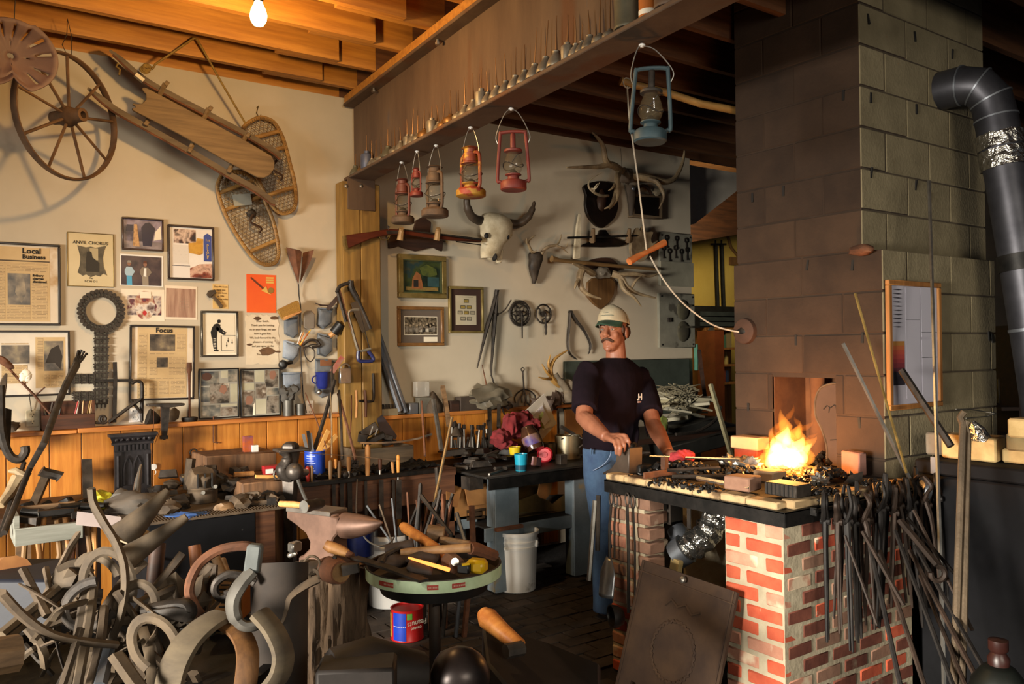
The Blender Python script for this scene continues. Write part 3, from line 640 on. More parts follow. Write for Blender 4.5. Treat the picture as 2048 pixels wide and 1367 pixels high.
part('hub',B().lathe([(.016,-.09),(.034,-.09),(.036,-.05),(.046,-.03),(.055,0),(.046,.03),(.036,.05),(.034,.10),(.018,.10),(.016,.07)],14,None,False),WHM,wh)
part('hanging_wire',B().tube([(.01,.30,0),(-.02,.36,-.01),(.0,.42,0),(.005,.5,.0),(.03,.42,0),(.03,.31,.0)],.002,5),IRON,wh)
SLDM=wood('sled_wood','5e4a30','7d6544',axis=0,rough=.75,rnd=.08);SLDR=wood('sled_runner','4f4130','6b5a42',axis=0,rough=.7)
s_=lambda x,y,off:W(x/2.926,y/2.926,off)
sled=T('wooden_sled','old wooden sled hanging slantwise on the wall by a yellow rope','sled',s_(1180,780,.05))
def wp3(x,y,off):p=s_(x,y,off);return(p.x,p.y,p.z)
deck=[(850,515),(870,525),(1240,720),(1450,835),(1585,915),(1603,950),(1600,990),(1575,1025),(1540,1043),(1500,1038),(1320,945),(1050,790),(775,650),(770,635),(790,632),(788,622),(772,618),(775,607),(800,612),(830,610),(852,585),(852,555),(830,530),(828,517)]
Mz=lambda off:basis((0,5.1-off,0),(1,0,0),(0,0,1),(0,-1,0))
part('deck_board',B().prism([(s_(x,y,.26).x,s_(x,y,.26).z)for x,y in deck],.016,Mz(.26)),SLDM,sled,w=1,bev=.003)
for nm,pts,wd_ in(('a',[(640,293),(700,340),(790,420),(870,480),(1000,553),(1220,668),(1450,790),(1600,880),(1645,922)],30),('b',[(512,515),(570,560),(650,622),(700,655),(860,745),(1110,885),(1340,1020),(1500,1110),(1612,1192)],34)):
 cc=smooth(pts,4);top,bot=[],[]
 for i,p in enumerate(cc):
  t=i/(len(cc)-1);h=wd_*(.35+.65*min(1,t*6))*(.55 if t>.97 else 1)
  top.append((p[0]+h*.25,p[1]-h*.5));bot.append((p[0]-h*.25,p[1]+h*.5))
 f=lambda q,off:V(wp3(q[0],q[1],off))
 b=B().grid(lambda u,v:f(((top if v<.5 else bot)[round(u*(len(cc)-1))]),.12),len(cc)-1,1)
 n0=len(b.v)
 bb=B();
 for q in range(len(cc)):
  for e,off in((top,.12),(top,.23),(bot,.23),(bot,.12)):bb.v.append(f(e[q],off))
 for q in range(len(cc)-1):
  for k in range(4):bb.f.append([q*4+k,q*4+(k+1)%4,q*4+4+(k+1)%4,q*4+4+k])
 bb.f+=[[0,1,2,3],[len(bb.v)-1-k for k in range(4)]]
 part('runner',bb,SLDR,sled,w=1)
 part('runner_shoe',B().tube([V(wp3(p[0],p[1],.232))for p in bot[2:]],.006,6),RUST,sled,w=1)
for(x1_,y1_),(x2_,y2_)in(((965,490),(850,735)),((1220,635),(1105,890)),((1440,790),(1335,1010))):
 part('cross_bar',B().tube([wp3(x1_,y1_,.235),wp3(x2_,y2_,.235)],.014,6),SLDM,sled,w=1)
 for xx,yy in((x1_+4,y1_+6),(x2_,y2_-8)):part('stanchion',B().box(wp3(xx,yy,.22),(.022,.07,.028),rot(0,30)),SLDM,sled,w=1,bev=.003)
ROPE=mat('sled_rope','6b5124','8f7436',rough=.9,scale=60,bump=.4)
part('rope',B().tube([wp3(x,y,o)for x,y,o in((1435,720,.2),(1300,490,.25),(1155,232,.34),(1140,222,.34),(1125,230,.34),(910,375,.25),(890,405,.25))],.006,6),ROPE,sled,w=1)
k_=B()
for i in range(5):k_.tube(arc(wp3(855+R_.uniform(-20,20),400+R_.uniform(-10,10),.26),.018+.006*R_.random(),0,320,10,V((1,0,0)),V((0,.4,.9))),.006,6)
part('rope_knot',k_,ROPE,sled,w=1)
part('rope_tail',B().tube([wp3(690,370,.24),wp3(680,390,.25),wp3(702,405,.25),wp3(697,440,.25)],.005,6),ROPE,sled,w=1)
part('peg',B().box(wp3(815,455,.24),(.05,.03,.02),rot(0,35)),BONE,sled,w=1)
SHOEM=wood('bent_ash','7d5a2c','a37c40',axis=0,rough=.6);RAWH=mat('rawhide','5a4224','6e5530',rough=.6,bump=.1)
def snowshoe(label,pts,off,a0,a1,bars,binding):
 loc=W(sum(p[0]for p in pts)/len(pts),sum(p[1]for p in pts)/len(pts),off)
 r=T('snowshoe',label,'snowshoe',loc,RW,'snowshoes on the wall')
 L_=[V((*wl(x,y,off,loc),0))for x,y in smooth(pts,6,True)]
 part('frame',B().tube(L_,.0125,8,closed=True,flat=.8),SHOEM,r)
 A0=V((*wl(*a0,off,loc),0));A1=V((*wl(*a1,off,loc),0));ax_=(A1-A0).normalized();pe=V((-ax_.y,ax_.x,0));n=len(L_)
 def clip_(p,d):
  ts=[]
  for i in range(n):
   a,b_=L_[i],L_[(i+1)%n];e=b_-a;den=d.x*e.y-d.y*e.x
   if abs(den)<1e-9:continue
   t=((a.x-p.x)*e.y-(a.y-p.y)*e.x)/den;u=((a.x-p.x)*d.y-(a.y-p.y)*d.x)/den
   if 0<=u<1:ts.append(t)
  return sorted(ts)
 ln=(A1-A0).length
 for t in bars:
  p=A0+ax_*(ln*t);ts=clip_(p,pe)
  if len(ts)>1:part('crossbar',B().tube([p+pe*ts[0],p+pe*ts[-1]],.012,6,flat=.5),SHOEM,r)
 web=B()
 for d,st in((pe,.021),((ax_+pe*.6).normalized(),.024),((ax_-pe*.6).normalized(),.024)):
  q=V((-d.y,d.x,0));k=-40
  while k<40:
   p=(A0+A1)/2+q*(st*k)+d*.001;ts=clip_(p,d);k+=1
   if len(ts)>1 and ts[-1]-ts[0]>.03:web.tube([p+d*ts[0]+V((0,0,-.002)),p+d*((ts[0]+ts[-1])/2)+V((0,0,.002)),p+d*ts[-1]+V((0,0,-.002))],.0018,4)
 part('webbing',web,RAWH,r,kind='stuff')
 lace=B()
 for i in range(0,n,1):lace.tube([L_[i]+V((.0,0,.011)),L_[i]*.94+V((0,0,.003))],.0028,4)
 part('lacing',lace,RAWH,r,kind='stuff')
 if binding:
  p=A0+ax_*(ln*.27);part('binding_plate',B().box(p+V((.0,-.01,.008)),(.11,.07,.006),rot(0,0,10)),mat('grey_leather','8a8a80','9c9a8e',rough=.6),r)
  part('binding_buckle',B().blob(p+ax_*.10+V((.01,0,.015)),(.03,.028,.018),4,2,.3),IRON,r)
 part('strap',B().tube(smooth([A0+ax_*(ln*.45)+pe*.03+V((0,0,.02)),A0+ax_*(ln*.52)+pe*-.03+V((0,0,.04)),A0+ax_*(ln*.62)+pe*.02+V((0,0,.03)),A0+ax_*(ln*.66)+V((0,0,.02))],4),.008,6,flat=.4),mat('dark_leather','2c1d13','40291a',rough=.6),r)
 return r
q3=lambda L:[(400+x/3.797,200+y/3.797)for x,y in L]
snowshoe('lower snowshoe with a grey binding plate, half behind the sled, toe up',q3([(200,545),(145,610),(135,690),(185,850),(270,1010),(390,1180),(480,1245),(560,1240),(595,1180),(590,1080),(555,920),(500,780),(440,640),(340,560)]),.03,q3([(230,560)])[0],q3([(550,1235)])[0],(.14,.32,.8),True)
sh=snowshoe('upper snowshoe hanging from a nail, half behind the sled tail',q3([(440,135),(350,185),(325,240),(350,380),(440,600),(540,790),(610,855),(680,850),(725,790),(720,640),(680,470),(630,290),(570,180),(510,142)]),.045,q3([(420,150)])[0],q3([(690,850)])[0],(.17,.34,.76),False)
p=W(515,214,.01);solo('nail','nail with a wire loop holding the upper snowshoe','nail',B().tube([p+V((0,-.02,0)),p+V((0,.02,0))],.004,6).tube([p+V((0,-.015,0)),W(513,225,.02),W(518,234,.03),W(522,229,.03)],.0025,5),BRONZE)
r=T('metal_tulip','rusty folded sheet-metal tulip bloom on a long wire stem','metal flower',W(597,569,.02))
b=B();f=lambda x,y,o:W(x,y,o)
b.add([f(572,494,.05),f(590,499,.1),f(604,503,.09),f(600,500,.02),f(597,569,.03),f(598,560,.06),f(579,520,.05)],[(0,1,5,6),(1,2,5),(2,3,4,5),(6,5,4),(0,6,4,3),(0,3,2,1)])
b.add([f(606,505,.04),f(628,499,.08),f(622,520,.06),f(600,566,.04),f(612,510,.02)],[(0,1,2,3),(0,3,4),(4,2,1),(4,1,0),(4,3,2)])
part('petal',b,RUST,r,w=1,ang=20)
part('stem',B().tube([f(*q)for q in((597,568,.03),(598,590,.02),(601,610,.03),(600,660,.03),(602,720,.03),(606,790,.04),(613,825,.04))],.0035,6),IRON,r,w=1)
CHN=mat('drive_chain','2d2722','453d34',rough=.6,metal=.4,scale=25,bump=.2)
key=T('chain_key','giant key shape made of old drive chain links, hanging on the wall','chain sculpture',W(202,622),RW)
KO=key.location;ql=lambda px,py:V((*wl(px,py,0,KO),0))
c=V((0,0,0));Ro=.118
lk=mesh('link',B().bx((-.008,.078,.004),(.008,.086,.02)).bx((-.0045,.082,.004),(.0045,.108,.018)).lathe([(0,0),(.0115,0),(.0115,.02),(0,.02)],8,MX.Translation((0,.112,.003))).bx((-.0105,.098,.006),(.0105,.106,.018)),CHN)
for k in range(30):inst('link',lk,key,(0,0,0),(0,0,2*math.pi*k/30))
sl=mesh('link',B().bx((-.035,-.02,.004),(.035,-.013,.022)).bx((-.04,.008,.004),(.04,.015,.022)).bx((-.033,-.022,.006),(-.026,.024,.018)).bx((-.012,-.022,.006),(-.006,.024,.018)).bx((.006,-.022,.006),(.012,.024,.018)).bx((.026,-.022,.006),(.033,.024,.018)).lathe([(.012,0),(.018,0),(.018,.016),(.012,.016)],8,MX.Translation((-.02,-.004,.004)),False).lathe([(.012,0),(.018,0),(.018,.016),(.012,.016)],8,MX.Translation((.02,-.004,.004)),False),CHN)
a,e=ql(202,664),ql(201,800)
for k in range(9):p=a+(e-a)*(k/8);inst('link',sl,key,p)
for yy in(757,792):
 for xx in(152,167,182):p=ql(xx,yy);inst('link',sl,key,p,(0,0,math.pi/2),(.72,.9,1))
part('end_pin',B().bx(ql(192,806)+V((0,0,.004)),ql(195,815)+V((0,0,.015))).bx(ql(201,806)+V((0,0,.004)),ql(203,815)+V((0,0,.015))).bx(ql(209,806)+V((0,0,.004)),ql(211,814)+V((0,0,.015))),CHN,key)
OUT=mat('outlet_ivory','b3a78a','c2b79b',rough=.5,bump=0)
def outlet(label,x0,x1,yt,yb,m):
 a,b=W(x0,yt),W(x1,yb);o=V((a.x,5.1,b.z));r=T('wall_outlet',label,'outlet',o,RW,None);w,h=b.x-a.x,a.z-b.z
 part('cover_plate',B().bx((0,0,0),(w,h,.006)),m,r,bev=.003)
 for v in(.3,.72):
  part('socket',B().lathe([(0,.006),(.017,.006),(.017,.009),(0,.009)],14,MX.Translation((w/2,h*v,0))),m,r)
  part('slot',B().bx((w/2-.008,h*v-.002,.0085),(w/2-.005,h*v+.007,.0095)).bx((w/2+.005,h*v-.002,.0085),(w/2+.008,h*v+.007,.0095)).bx((w/2-.002,h*v-.011,.0085),(w/2+.002,h*v-.007,.0095)),INK,r,kind='stuff')
 return r
outlet('ivory wall outlet beside the box of pens',51,78,820,852,OUT);outlet('white wall outlet behind the iron cross',257,281,815,843,WHITEP);outlet('white wall outlet below the blue mug',611,627,801,833,WHITEP)
p=W(63,822,.008);solo('power_cable','thin brown cord rising from the ivory outlet','cord',B().tube([p,W(60,800,.02),W(59,788,.02),W(64,785,.02)],.002,5),IRON)
a,b=W(81,850,.02),W(187,846,.02);zt=1.121
box=T('pen_box','dark wooden tray of pens standing on the ledge','box',V((a.x,5.03,1.121)))
w=b.x-a.x;WB=wood('tray_wood','3a2012','5e3319',axis=0)
part('front',B().bx((0,-.01,0),(w,0,.08)),WB,box,bev=.002);part('back',B().bx((0,.055,0),(w,.065,.15)),WB,box);part('bottom',B().bx((0,0,0),(w,.055,.008)),WB,box)
for xx in(0,w-.01):part('end_panel',B().bx((xx,0,0),(xx+.01,.055,.15)),WB,box)
PENS=[mat('pen_'+n,c,bump=0,rough=.4)for n,c in(('white','c8c4bc'),('red','a02c26'),('tan','a8824e'),('dark','2a2624'),('gold','9c7a3a'),('silver','9a9894'))]
for i,(x,lean,ci)in enumerate(((.03,.03,0),(.06,-.04,5),(.1,.02,3),(.14,-.03,1),(.19,.03,1),(.21,.02,0),(.25,.01,2),(.27,.03,4),(.29,.02,2),(.305,.015,4))):
 p=box.location+V((x*w/.33,.03+.015*(i%2),.01));solo('pen','pen standing in the dark wooden tray','pen',B().tube([p,p+V((lean,.005,.13)),p+V((lean*1.06,.0055,.138))],[.0045,.0045,.002],6),PENS[ci],group='pens in the wooden tray')
f=lambda x,y,o=.05:W(x/4.876,680+y/4.876,o)
cross=T('iron_cross','forged iron cross with a scrolled brace, standing on the ledge','iron sculpture',f(1120,800))
part('upright',B().tube([f(1120,212),f(1125,380),f(1120,600),f(1115,800)],.013,4),IRON,cross,w=1)
part('arm',B().tube([f(930,395),f(1120,392),f(1290,390)],.011,4),IRON,cross,w=1)
part('hooked_arm',B().tube(smooth([f(1285,425),f(1320,400),f(1365,405),f(1385,440),f(1385,600),f(1382,770),f(1390,790)],4),.010,6),IRON,cross,w=1)
part('brace',B().tube([f(1060,800,.07),f(1300,620,.07),f(1370,575,.07)],.010,5),IRON,cross,w=1);part('brace',B().tube([f(1280,580,.06),f(1330,650,.06),f(1375,705,.06)],.009,5),IRON,cross,w=1)
sp=[f(1005+math.cos(t*.5)*(46-t*1.6),768+math.sin(t*.5)*(46-t*1.6),.07)for t in range(24)]
part('scroll',B().tube([f(920,800,.07),f(960,805,.07),f(1040,800,.07)]+sp[1:],.008,6),IRON,cross,w=1)
st=T('stake_anvil','flat-topped iron stake hanging over the ledge edge','stake anvil',f(1600,800,.11))
part('top_plate',B().prism([(f(x,y,.2).x,f(x,y,.2).z)for x,y in((1430,620),(1560,612),(1790,612),(1785,632),(1640,655),(1580,655),(1560,645),(1432,642))],.07,Mz(.17)),IRON,st,w=1,bev=.003)
part('shank',B().tube([f(1610,650,.12),f(1606,800,.12),f(1602,930,.12)],[.03,.026,.018],4),IRON,st,w=1);part('shoulder',B().tube([f(1605,900,.12),f(1600,970,.12)],[.012,.008],6),IRON,st,w=1);part('nut',B().box(f(1598,945,.12),(.04,.03,.02)),IRON,st,w=1)
part('wire',B().tube([f(1497,650,.12),f(1498,800,.12),f(1495,990,.12)],.0018,4).tube([f(1565,650,.12),f(1570,850,.12),f(1510,1010,.12)],.0018,4),RUST,st,w=1)
cs=T('candlestick','slim rusty iron candlestick with a dished base on the ledge','candlestick',V((f(1850,780).x,5.05,1.123)))
part('base',B().lathe([(.0,.004),(.04,0),(.046,.01),(.046,.024),(.038,.026),(.03,.012),(0,.012)],16),IRON,cs);part('stem',B().lathe([(.006,.01),(.007,.2),(.009,.28),(.016,.30),(.015,.345),(.012,.345),(.009,.30),(0,.30)],10),RUST,cs)
solo('bell_cup','dark iron bell cup lying on its side on the ledge','bell',B().lathe([(.0,0),(.05,.0),(.046,.02),(.03,.05),(.015,.07),(0,.075)],16,basis(f(1440,750,.06),(0,1,0),(.3,0,.95),(.95,0,-.3))),IRON)
solo('iron_plate','grey flat iron plate leaning on the wall behind the candlestick','iron plate',B().prism([(f(x,y).x,f(x,y).z)for x,y in((1640,780),(1650,690),(1700,650),(1750,690),(1740,760),(1700,785))],.014,Mz(.05)),DUST,bev=.003)
solo('iron_lump','small grey iron lump on the ledge beside the ivory outlet','iron lump',B().blob(V((f(120,830).x,5.05,1.15)),(.035,.03,.03),8,2,.35),DUST)
pk=T('hand_poker','long iron poker ending in a skeletal hand, leaning on the ledge','poker',PY(8,1070,4.0))
g_=lambda x,y:PY(x/4.876,680+y/4.876,4.93-.0011*max(0,y-150))
part('shaft',B().tube([PY(8,1065,3.95),PY(60,935,4.35),g_(430,1000),g_(560,640),g_(640,440),g_(745,240)],[.013,.013,.014,.016,.017,.02],8),IRON,pk,w=1)
for(x1_,y1_),(x2_,y2_),(x3_,y3_)in(((735,230),(750,160),(765,100)),((748,225),(772,150),(792,95)),((758,225),(795,160),(818,108)),((765,230),(812,175),(845,128)),((728,245),(728,200),(735,178))):
 part('finger',B().tube(smooth([g_(x1_,y1_),g_(x2_,y2_),g_(x3_,y3_),g_(x3_+8,y3_+14)],3),[.007]*4+[.006]*3+[.004]*2+[.002],6),IRON,pk,w=1)
fl=T('iron_flower','forged iron rose stem with a white bud, leaning over the newspaper frame','metal flower',f(480,700))
part('stem',B().tube([f(-40,150,.1),f(20,210,.1),f(110,300,.1),f(210,410,.1),f(330,530,.1),f(440,660,.1),f(490,715,.1)],.007,6),RUST,fl,w=1);part('twig',B().tube([f(340,540,.1),f(390,500,.1),f(440,455,.1)],.004,5),RUST,fl,w=1);part('twig',B().tube([f(250,450,.1),f(245,400,.1)],.004,5),RUST,fl,w=1)
for i,(x,y,rr)in enumerate(((250,320,.022),(272,350,.02),(235,355,.022),(262,375,.018),(280,330,.014))):part('petal',B().blob(f(x,y,.11),(rr,rr*.5,rr),i+2,2,.35),CREAM,fl,w=1)
part('bud',B().blob(f(55,220,.1),(.05,.02,.02),4,2,.3,rot(0,40)),RUST,fl,w=1)
lf=T('iron_spear','broad dark iron blade standing upright at the picture edge before the clippings','blade',f(30,830,.12))
part('blade',B().prism([(f(x,y,.12).x,f(x,y,.12).z)for x,y in((-50,700),(-30,500),(10,380),(55,315),(72,330),(68,420),(50,560),(40,700))],.012,Mz(.12)),DUST,lf,w=1,bev=.004);part('socket',B().tube([f(10,690,.13),f(15,1050,.2)],[.05,.04],8),IRONB,lf,w=1)
p=[W(427,838,.03),W(427,884,.03),W(436,885,.03)];solo('hanging_hook','small L-shaped iron rod hanging under the ledge','hook',B().tube([W(427,832,.03)]+p,.005,6),RUST)
p=W(307,933,.026);kr=solo('key_ring','white tag and hook on the pine boards beside the stove panel','tag',B().lathe([(0,0),(.018,0),(.018,.006),(0,.006)],14,MX.Translation(p)@rot(90)).tube([p,p+V((.012,-.01,-.03)),p+V((.005,-.01,-.045))],.003,5),WHITEP)
d_=lambda x,y,o=.03:W(540+x/4.271,540+y/4.271,o)
br=T('whisk_brush','tan bristle bench brush stuck in a denim pocket beside the orange sheet','brush',d_(150,350,.05))
part('bristles',B().prism([(d_(x,y,.05).x,d_(x,y,.05).z)for x,y in((55,340),(215,262),(230,275),(250,360),(110,425),(95,415))],.035,Mz(.05)),mat('bristle','8a6428','b08538',scale=4,stretch=(60,3,60),rough=.8,bump=.8),br,w=1)
part('brush_back',B().prism([(d_(x,y,.05).x,d_(x,y,.05).z)for x,y in((95,405),(250,345),(256,362),(110,430))],.045,Mz(.045)),TANW,br,w=1,bev=.003)
DEN=mat('faded_denim','6c7684','949ca6',rough=.95,scale=6,bump=.3,bscale=250);DEN2=mat('old_denim','54585e','767a7e',rough=.95,scale=6,bump=.3,bscale=250)
def pocket(label,pts,m,bulge=.03,dy=0):
 loc=d_(pts[0][0],pts[0][1],.004);r=T('denim_pocket',label,'pocket',loc,None,'denim pockets on the wall')
 pw=[d_(x,y,.003)for x,y in pts];b=B();n=len(pw);cc=sum(pw,V((0,0,0)))/n
 for q,k in((1,0),(.85,.7),(.55,1.0)):
  for p in pw:b.v.append(cc+(p-cc)*q+V((0,-bulge*k-.004,0)))
 for p in pw:b.v.append(p)
 for l in range(2):
  for i in range(n):b.f.append([l*n+i,l*n+(i+1)%n,(l+1)*n+(i+1)%n,(l+1)*n+i])
 b.f.append([2*n+i for i in range(n)]);b.f.append([3*n+i for i in range(n)][::-1])
 for i in range(n):b.f.append([3*n+i,3*n+(i+1)%n,(i+1)%n,i])
 part('pouch',b,m,r,w=1)
 part('hem',B().tube([pw[0]+V((0,-.012,0)),(pw[0]+pw[1])/2+V((0,-bulge*.9-.006,0)),pw[1]+V((0,-.012,0))],.006,6),m,r,w=1);return r
pocket('small denim pocket under the bench brush',[(118,425),(232,400),(240,545),(195,580),(120,545)],DEN2)
pocket('denim pocket holding the pencils',[(115,600),(250,645),(235,730),(185,780),(105,745)],DEN,.035)
pocket('denim pocket holding the grey chisel sleeve, highest of the pockets',[(405,325),(530,335),(520,455),(450,505),(395,470)],DEN2,.035)
pocket('denim pocket holding the black rubber mallet',[(400,540),(525,575),(530,690),(470,740),(400,720)],DEN2,.03)
pocket('denim pocket below the round black brush',[(95,880),(255,875),(260,1010),(235,1040),(100,1005)],DEN,.03)
pocket('denim pocket with a brown label, holding the blue mug',[(385,760),(550,775),(545,1050),(440,1090),(380,1040)],DEN2,.02)
solo('leather_label','brown leather label on the denim pocket above the blue mug','label',B().bx(d_(430,765,.03),d_(525,815,.026)),mat('leather_tan','6b4228','845636',rough=.7))
solo('grey_flap','grey leather flap with a rounded top hanging between the pockets','leather flap',B().prism([(d_(x,y).x,d_(x,y).z)for x,y in((285,490),(285,370),(310,345),(350,345),(378,375),(375,500),(330,505))],.012,Mz(.03)),mat('grey_hide','6e665c','857c70',rough=.8),bev=.004)
for i,(x0,y0,x1,y1,c)in enumerate(((245,630,290,525,'c08040'),(255,640,350,505,'d0a838'),(235,630,275,520,'b8b0a4'),(262,640,330,525,'a85c30'))):
 p,q=d_(x0,y0,.04),d_(x1,y1,.06);e=(q-p).normalized()
 solo('pencil','pencil sticking out of a light denim pocket','pencil',B().tube([p,q-e*.016,q],[.005,.005,.001],6),mat('pencil_%d'%i,c,bump=0,rough=.5),group='pencils in the pocket')
ml=T('rubber_mallet','black rubber mallet head down in the pocket by the post','mallet',d_(540,540,.08));p,q=d_(535,545,.07),d_(615,455,.10)
part('mallet_head',B().tube([d_(545,535,.09),d_(610,455,.12)],.032,12),BLACK,ml,w=1,bev=.004);part('handle',B().tube([d_(510,560,.06),d_(555,530,.08)],[.016,.018],8),TANW,ml,w=1)
solo('round_brush','round black brush head hanging beside the burnt letter','brush',B().blob(d_(110,805,.05),.030,2,2,.12).tube([d_(130,800,.05),d_(190,785,.05)],.012,6),BLACK)
solo('chisel_sleeve','dark leather sleeve standing in the highest denim pocket','tool',B().tube([d_(490,335,.05),d_(580,230,.07)],.018,4).tube([d_(385,280,.05),d_(440,300,.05),d_(500,300,.05)],[.004,.02,.012],8,flat=.3),DKW)
mg=T('blue_mug','dark blue enamel mug hanging in the lowest denim pocket','mug',d_(448,1000,.07));BM_=mat('blue_enamel','1d2560','27307a',rough=.25,bump=0)
p=d_(450,945,.07);part('cup',B().lathe([(0,-.05),(.03,-.05),(.042,-.03),(.046,.05),(.05,.056),(.046,.058),(.042,.05),(.038,-.03),(0,-.04)],18,MX.Translation(p)),BM_,mg,w=1);part('handle',B().tube(arc(p+V((-.046,0,.01)),.024,90,270,8),.005,6),BM_,mg,w=1)
solo('steel_ball','shiny steel ball hanging under the blue mug','ball',B().blob(d_(420,1040,.06),.018,1,2,0),STEEL)
solo('wire_loops','grey wire loops hanging between the denim pockets','wire',B().tube(smooth([d_(x,y,.05)for x,y in((290,660),(320,650),(375,680),(380,740),(345,780),(305,740),(295,680),(340,640),(440,632))],4),.004,6).tube(smooth([d_(x,y,.05)for x,y in((280,640),(330,600),(390,600),(420,640),(360,660))],4),.01,6),IRON)
for x,y,o,l in((165,1040,.06,'soft grey glove bundle hanging over the ledge below the denim pockets'),):
 b=B();[b.blob(d_(x+dx,y+dy,o),.03,i,2,.4)for i,(dx,dy)in enumerate(((0,0),(-45,-10),(35,-25),(10,45),(-30,40)))];solo('glove_bundle',l,'gloves',b,mat('grey_rag','3f3d3a','57544f',rough=.95,bump=.4))
CANM=mat('tin_can','4a4844','66635c',rough=.5,metal=.5)
for i,(x0,x1,yt)in enumerate(((100,200,1110),(210,295,1140))):
 a,b_=d_(x0,1245),d_(x1,1245);rr=(b_.x-a.x)/2*.85;h=d_(x0,yt).z-1.123
 solo('tin_can',('taller grey tin can on the ledge by the photo collage','shorter grey tin can on the ledge by the white outlet')[i],'can',B().lathe([(0,.002),(rr,0),(rr,h),(rr*.93,h),(rr*.93,.02),(0,.02)],18,MX.Translation((a.x+rr,5.04,1.123))),CANM)
# ========== oil cans, lanterns on the steel beam
def beam_y(px,o,z):
 lo,hi=1.6,5.0
 for _ in range(30):
  m=(lo+hi)/2;q=V((bxs(m,o),m,z))-CAM;x=1024+FPX*q.dot(CR)/q.dot(CF)
  if x<px:hi=m
  else:lo=m
 return(lo+hi)/2
ORD=('first second third fourth fifth sixth seventh eighth ninth tenth eleventh twelfth thirteenth fourteenth fifteenth sixteenth seventeenth eighteenth nineteenth twentieth'.split())
ORD+=['twenty-'+w for w in ORD[:9]]+['thirtieth']+['thirty-'+w for w in ORD[:9]]+['fortieth']+['forty-'+w for w in ORD[:9]]+['fiftieth']+['fifty-'+w for w in ORD[:9]]+['sixtieth']+['sixty-'+w for w in ORD[:9]]
CANS=[mat('can_tin','6f6658','8b8272',rough=.5,metal=.5,scale=20,bump=.15,rnd=.15),mat('can_brass','6a4a28','8a6438',rough=.45,metal=.5,scale=20,bump=.1),mat('can_blue','3f4354','585d70',rough=.5,metal=.3),mat('can_olive','4c483a','65604c',rough=.6,metal=.3)]
SPT=mat('spout_copper','6b4a2c','84603c',rough=.45,metal=.5,bump=0)
cone=[(.031,0),(.032,.004),(.031,.010),(.024,.026),(.013,.040),(.011,.046),(.012,.050),(.005,.054)]
cyl=[(.024,0),(.026,.003),(.026,.055),(.024,.060),(.012,.064),(.012,.074),(.004,.076)]
low=[(.030,0),(.031,.012),(.026,.022),(.012,.030),(.010,.036),(.004,.040)]
PR={k:(mesh('body',B().lathe(p,16),m),p[-1][1])for k,p,m in(('c',cone,CANS[0]),('y',cyl,CANS[0]),('b',low,CANS[1]),('u',cyl,CANS[2]),('o',cone,CANS[3]),('l',low,CANS[0]))}
SPM=mesh('spout',B().tube([(0,0,0),(.001,0,.05),(.004,0,.11)],[.0045,.003,.0015],6),SPT)
XS=[(711,'o',1.0,.7),(724,'b',.8,.9),(734,'u',1.25,.9),(744,'c',.8,1),(752,'l',.9,1),(763,'l',.9,1),(776,'o',1.1,.9),(790,'l',1,1),(802,'c',.9,.7),(815,'y',.8,.8),(825,'c',.9,1.3),(836,'l',1,.9),(849,'b',1.1,.9),(864,'y',.95,.6),(877,'c',.75,.8),(887,'b',.9,.8),(902,'b',1.1,1.1),(917,'l',.9,1),(931,'c',.9,1.2),(947,'c',.95,1.2),(963,'y',1,.9),(976,'c',.9,.9),(994,'c',1,1.15),(1012,'c',1,1.1),(1031,'c',1,1.1),(1050,'c',1,1),(1070,'c',1.05,1.4),(1092,'c',1.1,1.4),(1113,'c',1.1,1.3),(1135,'y',.85,1),(1152,'c',.85,.9),(1165,'c',.8,.6),(1180,'c',.9,.9),(1200,'l',.9,1.2),(1220,'l',.8,1.0)]
for i,(px,k,s,sp)in enumerate(XS):
 y=beam_y(px,.038,2.66);r=T('oil_can',ORD[i]+' oil can from the post in the row along the steel beam','oil can',(bxs(y,.038),y,2.66),None,'oil cans along the steel beam')
 s*=1.2
 inst('body',PR[k][0],r,(0,0,0),(0,0,0),(s,s,s));inst('spout',SPM,r,(0,0,PR[k][1]*s-.003),(R_.uniform(-.06,.06),R_.uniform(-.06,.06),R_.uniform(0,6)),(1,1,sp))
for px,rr,m,l in((1258,.052,CANS[3],'large grey tin canister at the near end of the steel beam'),(1296,.032,mat('can_orange','a35a24','bb6f30',rough=.5),'orange can with a pale band between two canisters on the steel beam'),(1338,.05,mat('can_rust','4e3a2c','64503f',rough=.7),'brown canister behind the orange can on the steel beam')):
 y=beam_y(px,.045,2.66);o=V((bxs(y,.045),y,2.66));r=T('canister',l,'canister',o)
 part('can_body',B().lathe([(rr,0),(rr*1.03,.003),(rr*1.03,.01),(rr,.012),(rr,.16),(rr*1.03,.165),(rr*.5,.175)],20),m,r)
 if rr<.04:part('band',B().lathe([(rr*1.02,.012),(rr*1.02,.03)],20,None,False),CREAM,r)
LGLASS=glass('lamp_glass','6b5e48',.06,.26);WIRE=mat('bail_wire','8a8782','a3a09a',rough=.4,metal=.7,bump=0)
